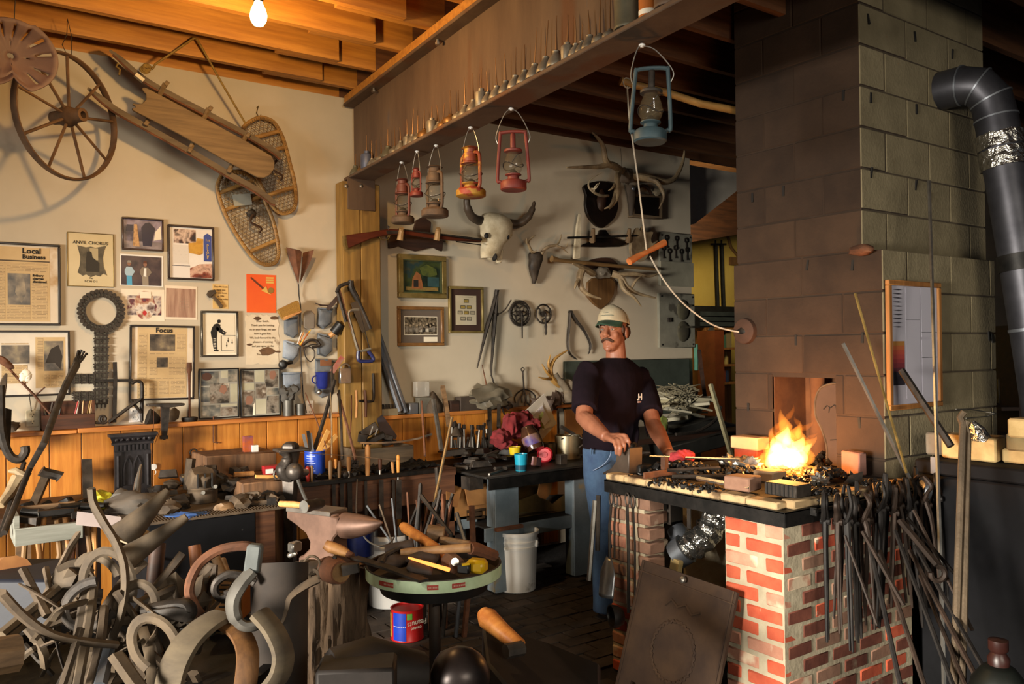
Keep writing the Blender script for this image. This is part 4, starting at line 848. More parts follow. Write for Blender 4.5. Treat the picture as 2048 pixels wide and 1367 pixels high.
def lantern(label,cx,yt,yb,bw,hook,mt,mb,style=0,yaw=0,tilt=0,glow=True):
 hp=PZ(*hook,2.637);dep=(hp-CAM).dot(CF);s=dep/FPX
 top=PD(cx,yt,dep);bot=PD(cx,yb,dep);h=(top.z-bot.z);o=V((hp.x,hp.y,0));o=PD(cx,yb,dep)
 rb=bw/2*s;r=T('lantern',label,'lantern',o,rot(0,tilt,0)@rot(0,0,yaw))
 part('tank',B().lathe([(0,.01*h),(rb*.9,0),(rb,.02*h),(rb,.12*h),(rb*.86,.165*h),(rb*.45,.19*h),(rb*.42,.24*h),(rb*.62,.26*h),(rb*.62,.275*h)],22),mb,r)
 part('burner',B().lathe([(rb*.3,.24*h),(rb*.38,.29*h),(rb*.2,.34*h),(rb*.1,.36*h)],14),IRON,r)
 g=rb*.70
 part('globe',B().lathe([(g*.72,.28*h),(g*.98,.36*h),(g*1.05,.43*h),(g*.92,.52*h),(g*.68,.62*h),(g*.62,.66*h)],20,None,False),LGLASS,r)
 part('globe_guard',B().tube([(g*1.1*math.cos(a),g*1.1*math.sin(a),(.42+.05*math.sin(a*2))*h)for a in[k*math.pi/10 for k in range(20)]],.0022,5,closed=True).tube([(0,-g*1.1,.45*h),(g*.6,-g*.95,.58*h),(g*1.0,0,.64*h)],.002,4),IRON,r,kind='stuff')
 if style==0:
  part('hood',B().lathe([(g*.66,.64*h),(g*.95,.655*h),(g*.95,.67*h),(g*.72,.70*h),(g*.74,.78*h),(g*.7,.80*h),(g*.72,.86*h),(g*.58,.88*h),(g*.62,.95*h),(g*.9,.965*h),(g*.5,1.0*h),(0,1.0*h)],20),mt,r)
  for sx in(-1,1):part('side_tube',B().tube(smooth([(sx*g*.7,0,.86*h),(sx*g*1.15,0,.84*h),(sx*g*1.4,0,.76*h),(sx*g*1.42,0,.5*h),(sx*g*1.4,0,.22*h),(sx*rb*.75,0,.14*h)],4),rb*.12,8),mt,r)
 else:
  part('hood',B().lathe([(g*.64,.64*h),(g*.98,.655*h),(g*.98,.69*h),(g*.9,.70*h),(g*.3,.71*h),(g*.28,.95*h),(g*.2,.97*h)],20),mt if style==1 else IRON,r)
  part('side_tube',B().tube(smooth([(rb*.7,0,.14*h),(rb*1.05,0,.16*h),(rb*1.2,0,.22*h),(rb*.98,0,.92*h),(rb*.85,0,.985*h),(0,0,1.0*h),(-rb*.85,0,.985*h),(-rb*.98,0,.92*h),(-rb*1.2,0,.22*h),(-rb*1.05,0,.16*h),(-rb*.7,0,.14*h)],4),rb*.13,8),mt,r)
 M=MW[r.name].inverted();hl=M@hp;bs_=rb*(1.15 if style else .8)
 part('bail',B().tube(smooth([(bs_,0,.80*h),(bs_*1.1,0,.95*h),(hl.x*.6+bs_*.5,hl.y*.6,hl.z*.7+.3*h),(hl.x,hl.y,hl.z-.012),(hl.x*.6-bs_*.5,hl.y*.6,hl.z*.7+.3*h),(-bs_*1.1,0,.95*h),(-bs_,0,.80*h)],5),.0022,5),WIRE,r)
 part('hook',B().lathe([(.012,0),(.012,.006),(.006,.010),(.006,-.004)],10,MX.Translation(hl-V((0,0,.012)))),WHITEP,r);return r
RUSTL=mat('lantern_rust','4a3a2c','66503c',rough=.75,metal=.2,scale=18,bump=.25);REDL=mat('lantern_red','60231b','742b21',rough=.55,scale=14,bump=.1,spots=('5a3022',12,.64))
ORL=mat('lantern_peeling','6e2c18','81381d',rough=.55,scale=14,bump=.15,spots=('b98a2c',14,.52));YLL=mat('lantern_yellow','966c22','a87d2c',rough=.6,scale=10,bump=.15,spots=('8c3420',16,.5));BLUL=mat('lantern_blue','2a3a40','3a4c52',rough=.55,scale=12,bump=.1,spots=('5a4a3a',12,.66));RB2=mat('lantern_redrust','55291f','6b3628',rough=.6,scale=14,bump=.2,spots=('4a382c',9,.55))
lantern('rusty lantern with a reddish hood, nearest the post among the hanging lanterns',806,357,447,46,(803,322),RB2,RUSTL,0,-85)
lantern('small red lantern hanging behind the two rusty ones',833,336,393,27,(834,300),REDL,REDL,0,-80)
lantern('brown rusty lantern hanging over the rifle rack',870,331,434,55,(872,288),RUSTL,RUSTL,0,-88)
lantern('orange and yellow peeling lantern hanging over the bison skull',942,293,394,60,(941,252),ORL,YLL,0,-85)
lantern('red tubular lantern with an open frame, hanging from the beam',1027,263,381,53,(1022,214),REDL,REDL,1,-42)
lantern('blue-green tubular lantern hanging highest, near the chimney',1300,134,285,66,(1284,86),BLUL,BLUL,2,-48,3)
# ========== gun racks, skulls, antlers
z5=lambda x,y,o=.03:W(660+x/2.926,400+y/2.926,o)
c3=lambda x,y,o=.05:W(940+x/3.657,130+y/3.657,o)
def wpoly(fn,pts,off):return[(fn(x,y,off).x,fn(x,y,off).z)for x,y in pts]
rack=T('gun_rack','dark walnut gun rack with two deer-hoof pegs, under the rusty lanterns','gun rack',z5(500,250,.02))
part('back_board',B().prism(wpoly(z5,[(338,222),(350,205),(480,200),(500,120),(545,95),(590,130),(585,200),(650,208),(662,225),(655,300),(630,292),(600,275),(560,285),(500,300),(440,285),(400,270),(370,280),(342,283)],.02),.02,Mz(.01)),DKW,rack,w=1,bev=.004)
for x in(416,630):part('hoof_peg',B().tube([z5(x,215,.03),z5(x-2,215,.16),z5(x+4,165,.20)],[.018,.022,.017],8).tube([z5(x-6,235,.19),z5(x+2,180,.20)],[.022,.018],8),mat('hoof','8a6a42','ab8a5c',scale=20,rough=.6),rack,w=1)
gun=T('rifle','long flintlock style rifle lying on the hoof pegs','rifle',z5(500,230,.1));GW=wood('gunstock','3e1a10','5c2a18',axis=0,rough=.35)
part('stock',B().prism(wpoly(z5,[(83,208),(160,195),(235,186),(345,168),(410,172),(520,190),(885,236),(880,248),(700,236),(520,214),(420,200),(345,204),(280,216),(235,228),(165,258),(98,286),(88,262),(82,235)],.175),.035,Mz(.15)),GW,gun,w=1,bev=.006)
part('butt_plate',B().prism(wpoly(z5,[(80,208),(90,207),(95,245),(104,285),(94,288),(84,262)],.175),.037,Mz(.149)),BRONZE,gun,w=1)
part('barrel',B().tube([z5(400,172,.168),z5(888,231,.168)],.008,8),IRON,gun,w=1);part('ramrod',B().tube([z5(740,243,.168),z5(884,262,.168)],.004,6),IRONB,gun,w=1)
part('lock_plate',B().prism(wpoly(z5,[(330,178),(400,178),(395,196),(335,198)],.19),.006,Mz(.186)).tube([z5(345,180,.18),z5(338,150,.18),z5(350,158,.18)],.005,6),IRON,gun,w=1);part('trigger_guard',B().tube(smooth([z5(290,214,.17),z5(305,232,.17),z5(340,228,.17),z5(350,206,.17)],3),.004,5),BRONZE,gun,w=1)
def loft(fn,secs,n=18,off0=.02,shape=None):
 """secs: (y, xc, half width px, depth m) -> closed skin in front of the wall"""
 b=B();m=len(secs)
 for(y,xc,hw,d)in secs:
  c_=fn(xc,y,off0+.5*max(q[3]for q in secs));c_.y=YW-off0;w_=(fn(xc+hw,y,off0).x-fn(xc-hw,y,off0).x)/2
  for k in range(n):
   a=2*math.pi*k/n;b.v.append(c_+V((w_*math.cos(a),-d/2-d/2*math.sin(a)*(1 if math.sin(a)>0 else 1),0)))
 for i in range(m-1):
  for k in range(n):b.f.append([i*n+k,i*n+(k+1)%n,(i+1)*n+(k+1)%n,(i+1)*n+k])
 b.f.append(list(range(n)));b.f.append([(m-1)*n+k for k in range(n)][::-1]);return b
sk=T('bison_skull','bleached bison skull with dark curved horns on the wall','skull',z5(970,250,.02))
b=loft(z5,[(68,970,20,.05),(80,970,52,.12),(105,970,78,.17),(140,972,86,.19),(170,974,84,.19),(200,976,84,.18),(225,972,72,.17),(255,960,60,.155),(290,955,55,.135),(320,956,53,.11),(338,958,50,.09)],20);part('cranium',b.jit(.006,16),BONE,sk,w=1)
part('nasal_bone',B().prism(wpoly(z5,[(908,300),(945,290),(955,335),(948,356),(925,345),(905,322)],.08),.04,Mz(.06)).prism(wpoly(z5,[(975,290),(1010,290),(1003,340),(998,366),(982,371),(975,345)],.08),.04,Mz(.06)),BONE,sk,w=1,bev=.006)
for x,y in((916,208),(1038,214)):part('eye_socket',B().blob(z5(x,y,.172),(.019,.016,.021),3,2,.15),INK,sk,w=1)
part('nose_cavity',B().blob(z5(962,332,.116),(.014,.03,.03),2,2,.1),INK,sk,w=1)
part('horn',B().tube(smooth([z5(905,120,.10),z5(870,118,.11),z5(830,95,.13),z5(805,45,.15),z5(800,0,.16),z5(806,-30,.16)],4),[.034]*5+[.032]*4+[.03]*4+[.024]*4+[.014]*3+[.006],10),DKHORN,sk,w=1);part('horn',B().tube(smooth([z5(1050,135,.10),z5(1090,140,.11),z5(1130,125,.13),z5(1165,90,.15),z5(1185,50,.16),z5(1196,8,.16)],4),[.034]*5+[.032]*4+[.03]*4+[.024]*4+[.014]*3+[.006],10),DKHORN,sk,w=1)
def antlers(r,fn,lines_,m,o):
 for L in lines_:
  rr=L[0];pts=smooth([(p[0],p[1],(p[2]if len(p)>2 else o))for p in L[1:]],5);n=len(pts)
  part('antler',B().tube([fn(*p)for p in pts],[max(.0025,rr*(1-.8*(i/(n-1))**1.6))for i in range(n)],8),m,r,w=1)
dk=T('deer_skull','small dark deer skull with pale antlers beside the bison skull','skull',z5(1205,400,.02))
part('cranium',loft(z5,[(305,1203,25,.07),(320,1203,38,.09),(350,1203,37,.09),(385,1200,33,.08),(420,1202,24,.06),(455,1206,15,.045),(487,1208,7,.03)],12).jit(.007,25),mat('dark_bone','1f1813','4a3f33',rough=.6,scale=12,bump=.3),dk,w=1)
antlers(dk,z5,[(.013,(1188,312,.08),(1172,285,.12),(1160,250,.14),(1175,225,.14),(1202,205,.13)),(.008,(1163,258,.14),(1150,245,.16),(1150,225,.17)),(.008,(1180,298,.1),(1200,302,.14),(1208,290,.16)),(.015,(1235,318,.08),(1255,288,.10),(1285,270,.12),(1325,262,.12),(1345,235,.1),(1354,200,.1)),(.010,(1318,264,.12),(1355,278,.14),(1395,312,.14)),(.008,(1350,275,.14),(1380,278,.15),(1390,250,.15))],HORN,.1)
ek=T('elk_antlers','wide elk antlers on a skull plate hung from a wire, near the wall end','antlers',c3(1150,800,.05))
part('skull_plate',B().blob(c3(1145,810,.1),(.07,.05,.07),6,3,.3),mat('old_hide','4a4036','6b5e50',rough=.8,bump=.4),ek,w=1)
part('skull_bone',loft(c3,[(880,1165,30,.07),(950,1180,28,.07),(1040,1185,18,.05),(1100,1186,10,.04)],10),mat('old_hide','4a4036','6b5e50'),ek,w=1)
antlers(ek,c3,[(.032,(1105,775,.12),(1060,740,.2),(1010,728,.25),(950,742,.27),(850,745,.3),(708,748,.32)),(.026,(1020,725,.24),(990,690,.28),(975,600,.3),(940,540,.3),(893,493,.28)),(.026,(1095,775,.14),(1075,830,.24),(1080,930,.3),(1062,1000,.32),(1020,1050,.32)),(.02,(1085,860,.24),(1060,960,.3),(1030,1025,.34),(985,1050,.34)),(.032,(1190,815,.12),(1260,822,.16),(1350,838,.2),(1430,855,.22),(1500,825,.2),(1545,740,.18),(1562,680,.16),(1572,590,.14)),(.02,(1310,832,.2),(1370,860,.26),(1410,930,.3),(1415,980,.3),(1382,1050,.28)),(.012,(1060,870,.26),(1040,900,.3),(1012,918,.3))],HORN,.2)
part('hanging_wire',B().tube([c3(1110,760,.1),c3(1103,610,.02)],.002,4),IRON,ek,w=1)
sh_=T('trophy_shield','black rounded trophy shield with small curled antlers','trophy',c3(965,1020,.02))
part('shield',B().prism(wpoly(c3,smooth([(833,890),(880,860),(960,845),(1050,862),(1092,890),(1082,960),(1088,1040),(1060,1120),(1000,1175),(962,1190),(910,1160),(862,1095),(845,1020),(850,950)],3,True),.03),.03,Mz(.0)),mat('shield_black','120d0a','21160f',rough=.3,bump=.05),sh_,w=1,bev=.006)
part('hide_cap',B().blob(c3(965,990,.05),(.05,.02,.09),3,2,.2),mat('cap_brown','2c1a10','3e2616',rough=.6),sh_,w=1)
antlers(sh_,c3,[(.012,(1010,955,.05),(960,955,.12),(905,930,.18),(868,890,.2),(880,840,.2),(965,783,.16)),(.008,(885,905,.19),(920,900,.22),(948,858,.22)),(.008,(905,925,.18),(915,890,.22),(935,865,.24))],BONE,.1)
sb=T('shadow_box','dark shadow box frame with a small bone ornament, behind the elk antlers','shadow box',c3(1280,1100,.02))
part('box_frame',B().prism(wpoly(c3,[(1168,1112),(1172,945),(1392,955),(1388,1128)],.03),.06,Mz(.0)),mat('box_edge','6b5a44','84715a',rough=.6),sb,w=1,bev=.004);part('box_panel',B().prism(wpoly(c3,[(1205,1085),(1208,960),(1380,970),(1376,1105)],.065),.01,Mz(.057)),mat('box_dark','120e0a','1f1812',rough=.4),sb,w=1);part('ornament',B().blob(c3(1365,930,.08),(.035,.02,.03),5,2,.5),BONE,sb,w=1)
part('arched_top',B().tube(arc(c3(1270,960,.04),.09,0,180,12),.014,6),DKW,sb,w=1);part('glass_knob',B().blob(c3(1192,905,.08),.022,1,2,.05),GALV,sb,w=1)
rk2=T('gun_rack','second gun rack, black, under the trophy shield','gun rack',z5(1600,250,.02))
part('back_board',B().prism(wpoly(z5,[(1468,272),(1490,255),(1545,240),(1550,205),(1575,200),(1585,172),(1620,172),(1640,200),(1690,225),(1735,240),(1740,258),(1700,272),(1600,275)],.03),.022,Mz(.0)),mat('shield_black','120d0a','21160f'),rk2,w=1,bev=.004)
for x in(1534,1745):part('hoof_peg',B().tube([z5(x,235,.02),z5(x,238,.09),z5(x+8,165,.12)],[.02,.026,.014],8),mat('hoof_dark','4e3a24','7a6040',scale=20),rk2,w=1)
part('gun_barrel',B().tube([z5(1390,220,.1),z5(1795,208,.1)],.009,8),IRONB,rk2,w=1)
solo('bone_spike','tall narrow pale bone blade standing on the club beside the second gun rack','bone',B().prism(wpoly(z5,[(1422,345),(1428,260),(1440,150),(1455,75),(1466,80),(1468,200),(1462,345)],.06),.02,Mz(.05)),BONE,bev=.006)
solo('wooden_club','long thin wooden club with a knob end, across the moose antler shield','club',B().tube([z5(1297,343,.09),z5(1340,352,.09),z5(1600,378,.10),z5(1905,405,.10)],[.026,.017,.016,.012],10),wood('club_wood','6e5230','8c6c42',axis=0))
ms=T('moose_mount','moose antlers on a pointed tan wooden shield','trophy',z5(1590,550,.02))
part('shield',B().prism(wpoly(z5,[(1505,560),(1510,480),(1540,455),(1590,448),(1650,455),(1676,478),(1668,550),(1640,600),(1592,640),(1545,605)],.03),.025,Mz(.0)),wood('shield_tan','5c4022','76552e',axis=2),ms,w=1,bev=.008)
part('hide_cap',B().blob(z5(1590,425,.07),(.09,.05,.045),9,3,.35),mat('grey_hide2','5b5348','8b8375',rough=.9,bump=.5),ms,w=1);part('dark_back',B().prism(wpoly(z5,smooth([(1500,370),(1560,340),(1640,340),(1690,380),(1680,420),(1500,420)],3,True),.03),.03,Mz(0)),DKW,ms,w=1)
antlers(ms,z5,[(.026,(1540,430,.08),(1490,400,.14),(1450,380,.18),(1420,372,.2)),(.03,(1480,400,.12),(1462,450,.16),(1470,510,.18),(1510,550,.2),(1588,577,.22)),(.018,(1462,460,.16),(1440,490,.2),(1432,520,.2)),(.03,(1650,430,.08),(1700,450,.12),(1740,510,.16),(1800,545,.18),(1905,572,.2)),(.022,(1700,460,.12),(1720,520,.18),(1780,570,.22),(1822,622,.22)),(.02,(1690,440,.12),(1780,430,.14),(1870,445,.16),(1930,425,.16)),(.014,(1760,520,.16),(1790,470,.2),(1830,440,.2))],HORN,.1)
mp_=solo('moose_palm','broad palmed moose antler with pointed tines standing over the club','antler',B().prism(wpoly(z5,smooth([(1770,330),(1762,270),(1775,210),(1800,160),(1818,178),(1835,150),(1850,185),(1893,185),(1880,225),(1890,250),(1925,235),(1880,280),(1860,330),(1830,358),(1800,350)],3,True),.1),.03,Mz(.07)),HORN,bev=.008)
PNL=mat('lock_panel','6f6c60','878475',rough=.85,scale=6,bump=.2,spots=('4e4a40',7,.62))
for i,(x0,x1,ya,yb,l)in enumerate(((1314,1381,468,578,'upper grey display panel of old locks at the end of the wall'),(1313,1386,590,699,'lower grey display panel with two round locks at the end of the wall'))):
 a,b_=W(x0,ya),W(x1,yb);o=V((a.x,5.1,b_.z+.02));w,h=b_.x-a.x,a.z-b_.z;r=T('lock_board',l,'display panel',o,RW)
 part('board',B().bx((0,0,0),(w,h,.03)),PNL,r,bev=.006)
 if i==0:
  part('lower_rail',B().bx((0,-.005,.03),(w,h*.45,.04)),mat('panel_light','84806f','97927f',rough=.9),r)
  for k,(u,v)in enumerate(((.1,.7),(.28,.65),(.46,.72),(.64,.66),(.82,.7),(.2,.9),(.5,.9),(.8,.88))):part('old_key',B().lathe([(.016,0),(.024,0),(.024,.008),(.016,.008)],10,MX.Translation((u*w,v*h,.03)),False).bx((u*w-.005,v*h-.09,.03),(u*w+.005,v*h-.02,.038)).bx((u*w,v*h-.09,.03),(u*w+.018,v*h-.075,.038)),IRON,r)
 else:
  for v in(.3,.7):
   part('round_lock',B().lathe([(0,.045),(.05,.045),(.075,.036),(.08,.03)],18,MX.Translation((.66*w,v*h,0))@MX.Diagonal((1,1.15,1,1))).bx((.66*w-.07,v*h+.03,.03),(.66*w+.09,v*h+.045,.055)),mat('lock_iron','3e3a32','58533f',rough=.7,metal=.2),r)
  part('small_lock',B().bx((.22*w,.47*h,.03),(.3*w,.55*h,.045)),IRON,r)
 for u in(.07,.93):
  for v in(.06,.94):part('screw',B().lathe([(0,.036),(.008,.034),(.008,.03)],8,MX.Translation((u*w,v*h,0))),INK,r)
# ========== framed pictures right of the post
GILT=mat('gilt_frame','6a5a2c','968352',rough=.45,metal=.35,bump=.1)
r=framed('gilt framed dark landscape painting of a red house under trees',793,888,794,508,595,.035,GILT,photo('landscape',['0e1512','1c2a22','3a4524','243a3e','4e4a24'],7),d=.035,cat='painting',name='framed_painting');r['z']=.016
part('inner_lip',rim(r['w']-.06,r['h']-.06,.012,.03),mat('gilt_dark','2c3420','485033',rough=.5),r).location=(.03,.03,0)
poly(r,[(.3,.55),(.38,.38),(.46,.44),(.5,.62),(.52,.78),(.28,.78)],mat('paint_brick','7a4a26','8e5a30',scale=30,bump=0));pat(r,.32,.58,.42,.74,INK,z=.0006);pat(r,.16,.74,.84,.82,mat('paint_path','8c6a34','5c5a2c',scale=20,bump=0));poly(r,[(.45,.3),(.6,.2),(.8,.3),(.82,.44),(.66,.5),(.5,.46)],mat('paint_leaf','4f5a1e','27381a',scale=20,bump=0));pat(r,.62,.5,.86,.72,mat('paint_teal','1e3c40','2c5052',scale=12,bump=0),z=-.0002)
BRNF=mat('oak_frame','6b4a28','8a6236',rough=.4,scale=15);TAUPE=mat('taupe_mount','5d5248','665a4f',rough=.9,bump=0)
r=framed('oak framed old group photograph on grey mount, under the landscape painting',793,885,794,612,692,.022,BRNF,TAUPE,d=.025);pat(r,.14,.25,.86,.72,CREAM,'photo_border');pat(r,.15,.265,.85,.70,photo('old_group',['16120e','3c342a','7d705c','2a241c','9c8f78'],26,(1.4,1,1)),z=.0006);pat(r,.56,.77,.86,.89,CREAM,'caption_card')
for k in range(9):
 u=.2+.072*k;poly(r,[(u+.02*math.cos(a*1.05),.44+.04*(k%2)+.03*math.sin(a*1.05))for a in range(6)],mat('face_grey','9c8c74',bump=0),'print',.0012);poly(r,[(u-.035,.64),(u-.03,.5+.04*(k%2)),(u+.03,.5+.04*(k%2)),(u+.035,.64)],CP[1],'print',.001)
r=framed('gilt framed set of small engravings on dark red mount, right of the painting',895,964,896,572,666,.018,GILT,mat('maroon_mount','35211a','3e281f',bump=0),d=.025);pat(r,.2,.19,.8,.82,mat('print_grey2','b3a88e','bfb49b',bump=0));pat(r,.3,.22,.7,.225,INK,z=.0006)
for u0,v0,m_ in((.44,.27,0),(.34,.40,0),(.52,.40,0),(.26,.52,1),(.44,.52,0),(.62,.52,1),(.34,.65,1),(.52,.65,1)):pat(r,u0,v0,u0+.14,v0+.075,INK,'stamp_border',.0006);pat(r,u0+.012,v0+.01,u0+.128,v0+.065,(mat('stamp_gold','8a7434','9c8642',scale=40,bump=0),mat('stamp_grey','a49a82','8a806a',scale=60,bump=0))[m_],'stamp',.001)
# ========== dividers, hand wheels, calipers, tongs
def bar(r,nm,fn,pts,rad,m=IRON,n=6,flat=1.0,o=.03):return part(nm,B().tube([fn(*(p if len(p)>2 else(*p,o)))for p in pts],rad,n,flat=flat),m,r,w=1)
dv=T('dividers','large black iron dividers hanging right of the engravings','dividers',z5(960,700));bar(dv,'leg',z5,[(970,560),(945,660),(910,780),(862,982)],[.014,.016,.013,.004]);bar(dv,'leg',z5,[(975,560),(968,660),(955,830),(943,990),(945,1030)],[.014,.016,.012,.008,.004])
bar(dv,'wing',z5,smooth([(955,662),(990,665),(1025,640),(1048,605),(1060,583)],3),.007,n=6,flat=.5);part('hinge',B().tube([z5(977,526,.03),z5(972,560,.03)],.017,8).tube([z5(968,528,.03),z5(988,530,.03)],.008,6),IRON,dv,w=1);bar(dv,'thumb_nut',z5,[(940,655),(985,668)],.012)
solo('feed_rod','thin iron rod leaning on the wall below the dividers','rod',B().tube([z5(943,1020,.05),z5(975,1120,.07),z5(1022,1260,.12)],.006,6),IRON);solo('feed_rod','short pointed iron rod leaning on the wall beside the plastic bag','rod',B().tube([z5(890,962,.04),z5(930,1150,.1)],[.003,.007],6),RUST)
def handwheel(label,cx,cy,rr,style):
 o=z5(cx,cy,.03);R=rr;r=T('handwheel',label,'hand wheel',o,RW,'iron hand wheels on the wall')
 part('rim',B().tube([(R*math.cos(k*.2094),R*math.sin(k*.2094),0)for k in range(30)],.009 if style else .007,6,closed=True),IRON,r)
 if style:
  part('inner_ring',B().tube([(R*.82*math.cos(k*.2094),R*.82*math.sin(k*.2094),0)for k in range(30)],.005,5,closed=True),IRON,r)
  part('rim_beads',(lambda b:[b.box((R*.91*math.cos(k*.2618),R*.91*math.sin(k*.2618),0),(.008,.008,.01))for k in range(24)]and b)(B()),IRON,r,kind='stuff')
  for k in range(6):
   a=k*math.pi/3;e=V((math.cos(a),math.sin(a),0));s_2=V((-e.y,e.x,0));part('spoke',B().tube(smooth([e*.015,e*R*.3+s_2*.016,e*R*.55+s_2*.012,e*R*.82],3),.0045,5).tube(smooth([e*.015,e*R*.3-s_2*.016,e*R*.55-s_2*.012,e*R*.82],3),.0045,5),IRON,r)
 else:
  for k in range(3):a=k*2.094+.5;e=V((math.cos(a),math.sin(a),0));s_2=V((-e.y,e.x,0));part('spoke',B().tube(smooth([V((0,0,0)),e*R*.4+s_2*.018,e*R*.7-s_2*.014,e*R],4),.005,5),IRON,r)
 part('hub',B().lathe([(0,.015),(.02,.013),(.022,-.01)],12),IRON,r)
 part('handle',B().lathe([(.006,0),(.006,-.06),(.008,-.08),(.012,-.10),(.008,-.125),(.011,-.145),(.004,-.165)]if not style else[(.007,.0),(.006,-.12),(.005,-.19)],8,MX.Translation((.004,-.0,.02))@rot(-90)),IRON,r);return r
handwheel('larger pierced iron hand wheel with six looped spokes',1112,662,.092,1);handwheel('smaller iron hand wheel with three wavy spokes',1250,665,.072,0)
cl=T('caliper','curved black iron caliper hanging right of the hand wheels','caliper',z5(1440,800));bar(cl,'leg',z5,smooth([(1405,650),(1398,740),(1390,830),(1402,895),(1446,932)],3),[.017]*5+[.014]*5+[.010]*2+[.005],flat=.6);bar(cl,'leg',z5,smooth([(1410,655),(1445,710),(1490,770),(1522,840),(1520,880),(1512,900)],3),[.017]*6+[.014]*6+[.008]*3+[.004],flat=.6);bar(cl,'hinge',z5,[(1400,655),(1415,655)],.016)
tg=T('ice_tongs','small three-armed iron grapple hanging above the ledge','grapple',z5(1135,1100));part('ring',B().tube([z5(1128,990,.03)+V((.014*math.cos(k*.524),0,.014*math.sin(k*.524)))for k in range(12)],.004,5,closed=True),IRON,tg,w=1);bar(tg,'stem',z5,[(1128,1000),(1132,1060),(1135,1110)],.006)
for p in([(1135,1105),(1100,1125),(1080,1155),(1085,1185)],[(1135,1105),(1170,1115),(1200,1145),(1195,1175)],[(1135,1105),(1145,1140),(1150,1180),(1165,1195)],[(1135,1105),(1122,1150),(1125,1185)]):bar(tg,'arm',z5,smooth(p,3),.0055)
an=T('shed_antler','shed antler standing on the ledge, tines up','antler',z5(1330,1080,.06));antlers(an,z5,[(.026,(1345,1082,.06),(1302,1045,.08),(1290,985,.1),(1320,925,.1),(1390,878,.1)),(.014,(1290,990,.1),(1278,955,.12),(1292,900,.12)),(.016,(1295,1030,.09),(1268,1005,.12),(1240,958,.12)),(.014,(1300,1045,.08),(1260,1045,.12),(1220,1035,.13))],mat('yellow_antler','8a6430','b08a4c',rough=.6,scale=7,bump=.3),.1)
solo('boar_skull','dark broken skull lump on the ledge behind the man','skull',B().tube(smooth([z5(1320,1015,.1),z5(1350,1060,.12),z5(1385,1110,.12),z5(1395,1180,.12)],4),[.018]*4+[.03]*5+[.05]*4,10).blob(z5(1410,1090,.1),(.06,.05,.06),4,2,.3),mat('grey_bone','4f463a','7a6e5c',rough=.8,bump=.3))
# ========== pull rope by the chimney
pole=solo('lever_pole','peeled wooden lever pole sticking out from the chimney under the dark joists','pole',B().tube([PY(1241,162,3.22),PY(1262,168,3.2),PY(1330,184,3.12),PY(1400,207,3.04),PY(1478,222,2.99)],[.022,.020,.020,.02,.022],10),wood('pole_wood','7a5a2c','9c7840',axis=0))
STR=mat('white_cord','9a9080','b5ab9a',rough=.9,bump=0)
pr=T('pull_rope','white bellows pull cord with a wooden toggle handle, hanging from the lever pole','pull cord',PY(1293,504,3.15))
part('cord',B().tube(arc(PY(1254,166,3.2),.027,0,360,10),.004,5).tube([PY(1254,172,3.2),PY(1258,230,3.2),PY(1276,360,3.18),PY(1293,500,3.15)],.0045,6).tube(smooth([PY(1300,512,3.15),PY(1325,556,3.1),PY(1360,600,3.05),PY(1405,637,3.0),PY(1440,655,2.97),PY(1480,664,2.9)],4),.0045,6),STR,pr,w=1)
part('toggle',B().tube([PY(1258,523,3.15),PY(1275,513,3.15),PY(1293,504,3.15),PY(1312,494,3.15),PY(1329,485,3.15)],[.019,.017,.013,.016,.019],10),wood('toggle_wood','a05a2c','b8703c',axis=0),pr,w=1)
# ========== on the forge
HZ=.932
def on(px,py,z=HZ):return PZ(px,py,z)
def ext(pts,x,th,m,name,label,cat,bev=.003,**k):
 """silhouette in the plane X=x (facing the picture's left), given thickness along X"""
 q=[PXp(px,py,x)for px,py in pts]
 return solo(name,label,cat,B().prism([(p.y,p.z)for p in q],th,basis((x,0,0),(0,1,0),(0,0,1),(1,0,0))),m,bev=bev,**k)
anv=T('bench_anvil','small steel block anvil with a dark horn on the forge corner by his hand','anvil',PXp(1235,950,2.72))
M_=basis((2.70,0,0),(0,1,0),(0,0,1),(1,0,0));yz=lambda L,x:[(PXp(a,b,x).y,PXp(a,b,x).z)for a,b in L]
part('block',B().prism(yz([(1233,897),(1258,895),(1257,952),(1204,948),(1206,944),(1222,936),(1231,922)],2.70),.09,M_),mat('block_steel','3a302a','564a40',rough=.5,metal=.5),anv,w=1,bev=.004)
part('horn',B().tube([PXp(1256,912,2.78),PXp(1275,908,2.8),PXp(1300,904,2.84)],[.045,.035,.006],10),IRONB,anv,w=1);part('hardy',B().tube([PXp(1262,900,2.78),PXp(1270,886,2.78)],[.02,.012],6),IRON,anv,w=1);part('base',B().box(PXp(1275,938,2.80),(.08,.12,.06)),IRONB,anv,w=1,bev=.004)
fb=T('forge_post','rusty flat brick with an upright peg on the forge rim','tool',on(1315,955));part('plate',B().bx(on(1289,958)+V((0,0,0)),on(1339,950)+V((.09,0,.03))),RUST,fb,w=1,bev=.003);part('peg',B().box(on(1314,952)+V((.05,.0,.055)),(.028,.028,.06)),RUST,fb,w=1,bev=.003)
def brk(label,px,py,d,rz,m,z=HZ):p=on(px,py,z);return solo('loose_brick',label,'brick',B().box((0,0,d[2]/2),d,None).jit(.004,30).add([],[]),m,bev=.006)if False else solo('loose_brick',label,'brick',B().box((p.x,p.y,z+d[2]/2),d,rot(0,0,rz)).jit(.003,30),m,bev=.006)
brk('grey-brown brick lying on the firebrick rim',1486,978,(.10,.12,.058),8,BR[2]);brk('pale tan brick on the rim beside the fire',1540,962,(.11,.10,.05),5,mat('tan_brick','8a6f55','a88a6b',rough=.9,bump=.3));
gb=T('grooved_block','dark grooved iron block at the rim corner in front of the fire','swage block',on(1565,990));p=on(1560,992)
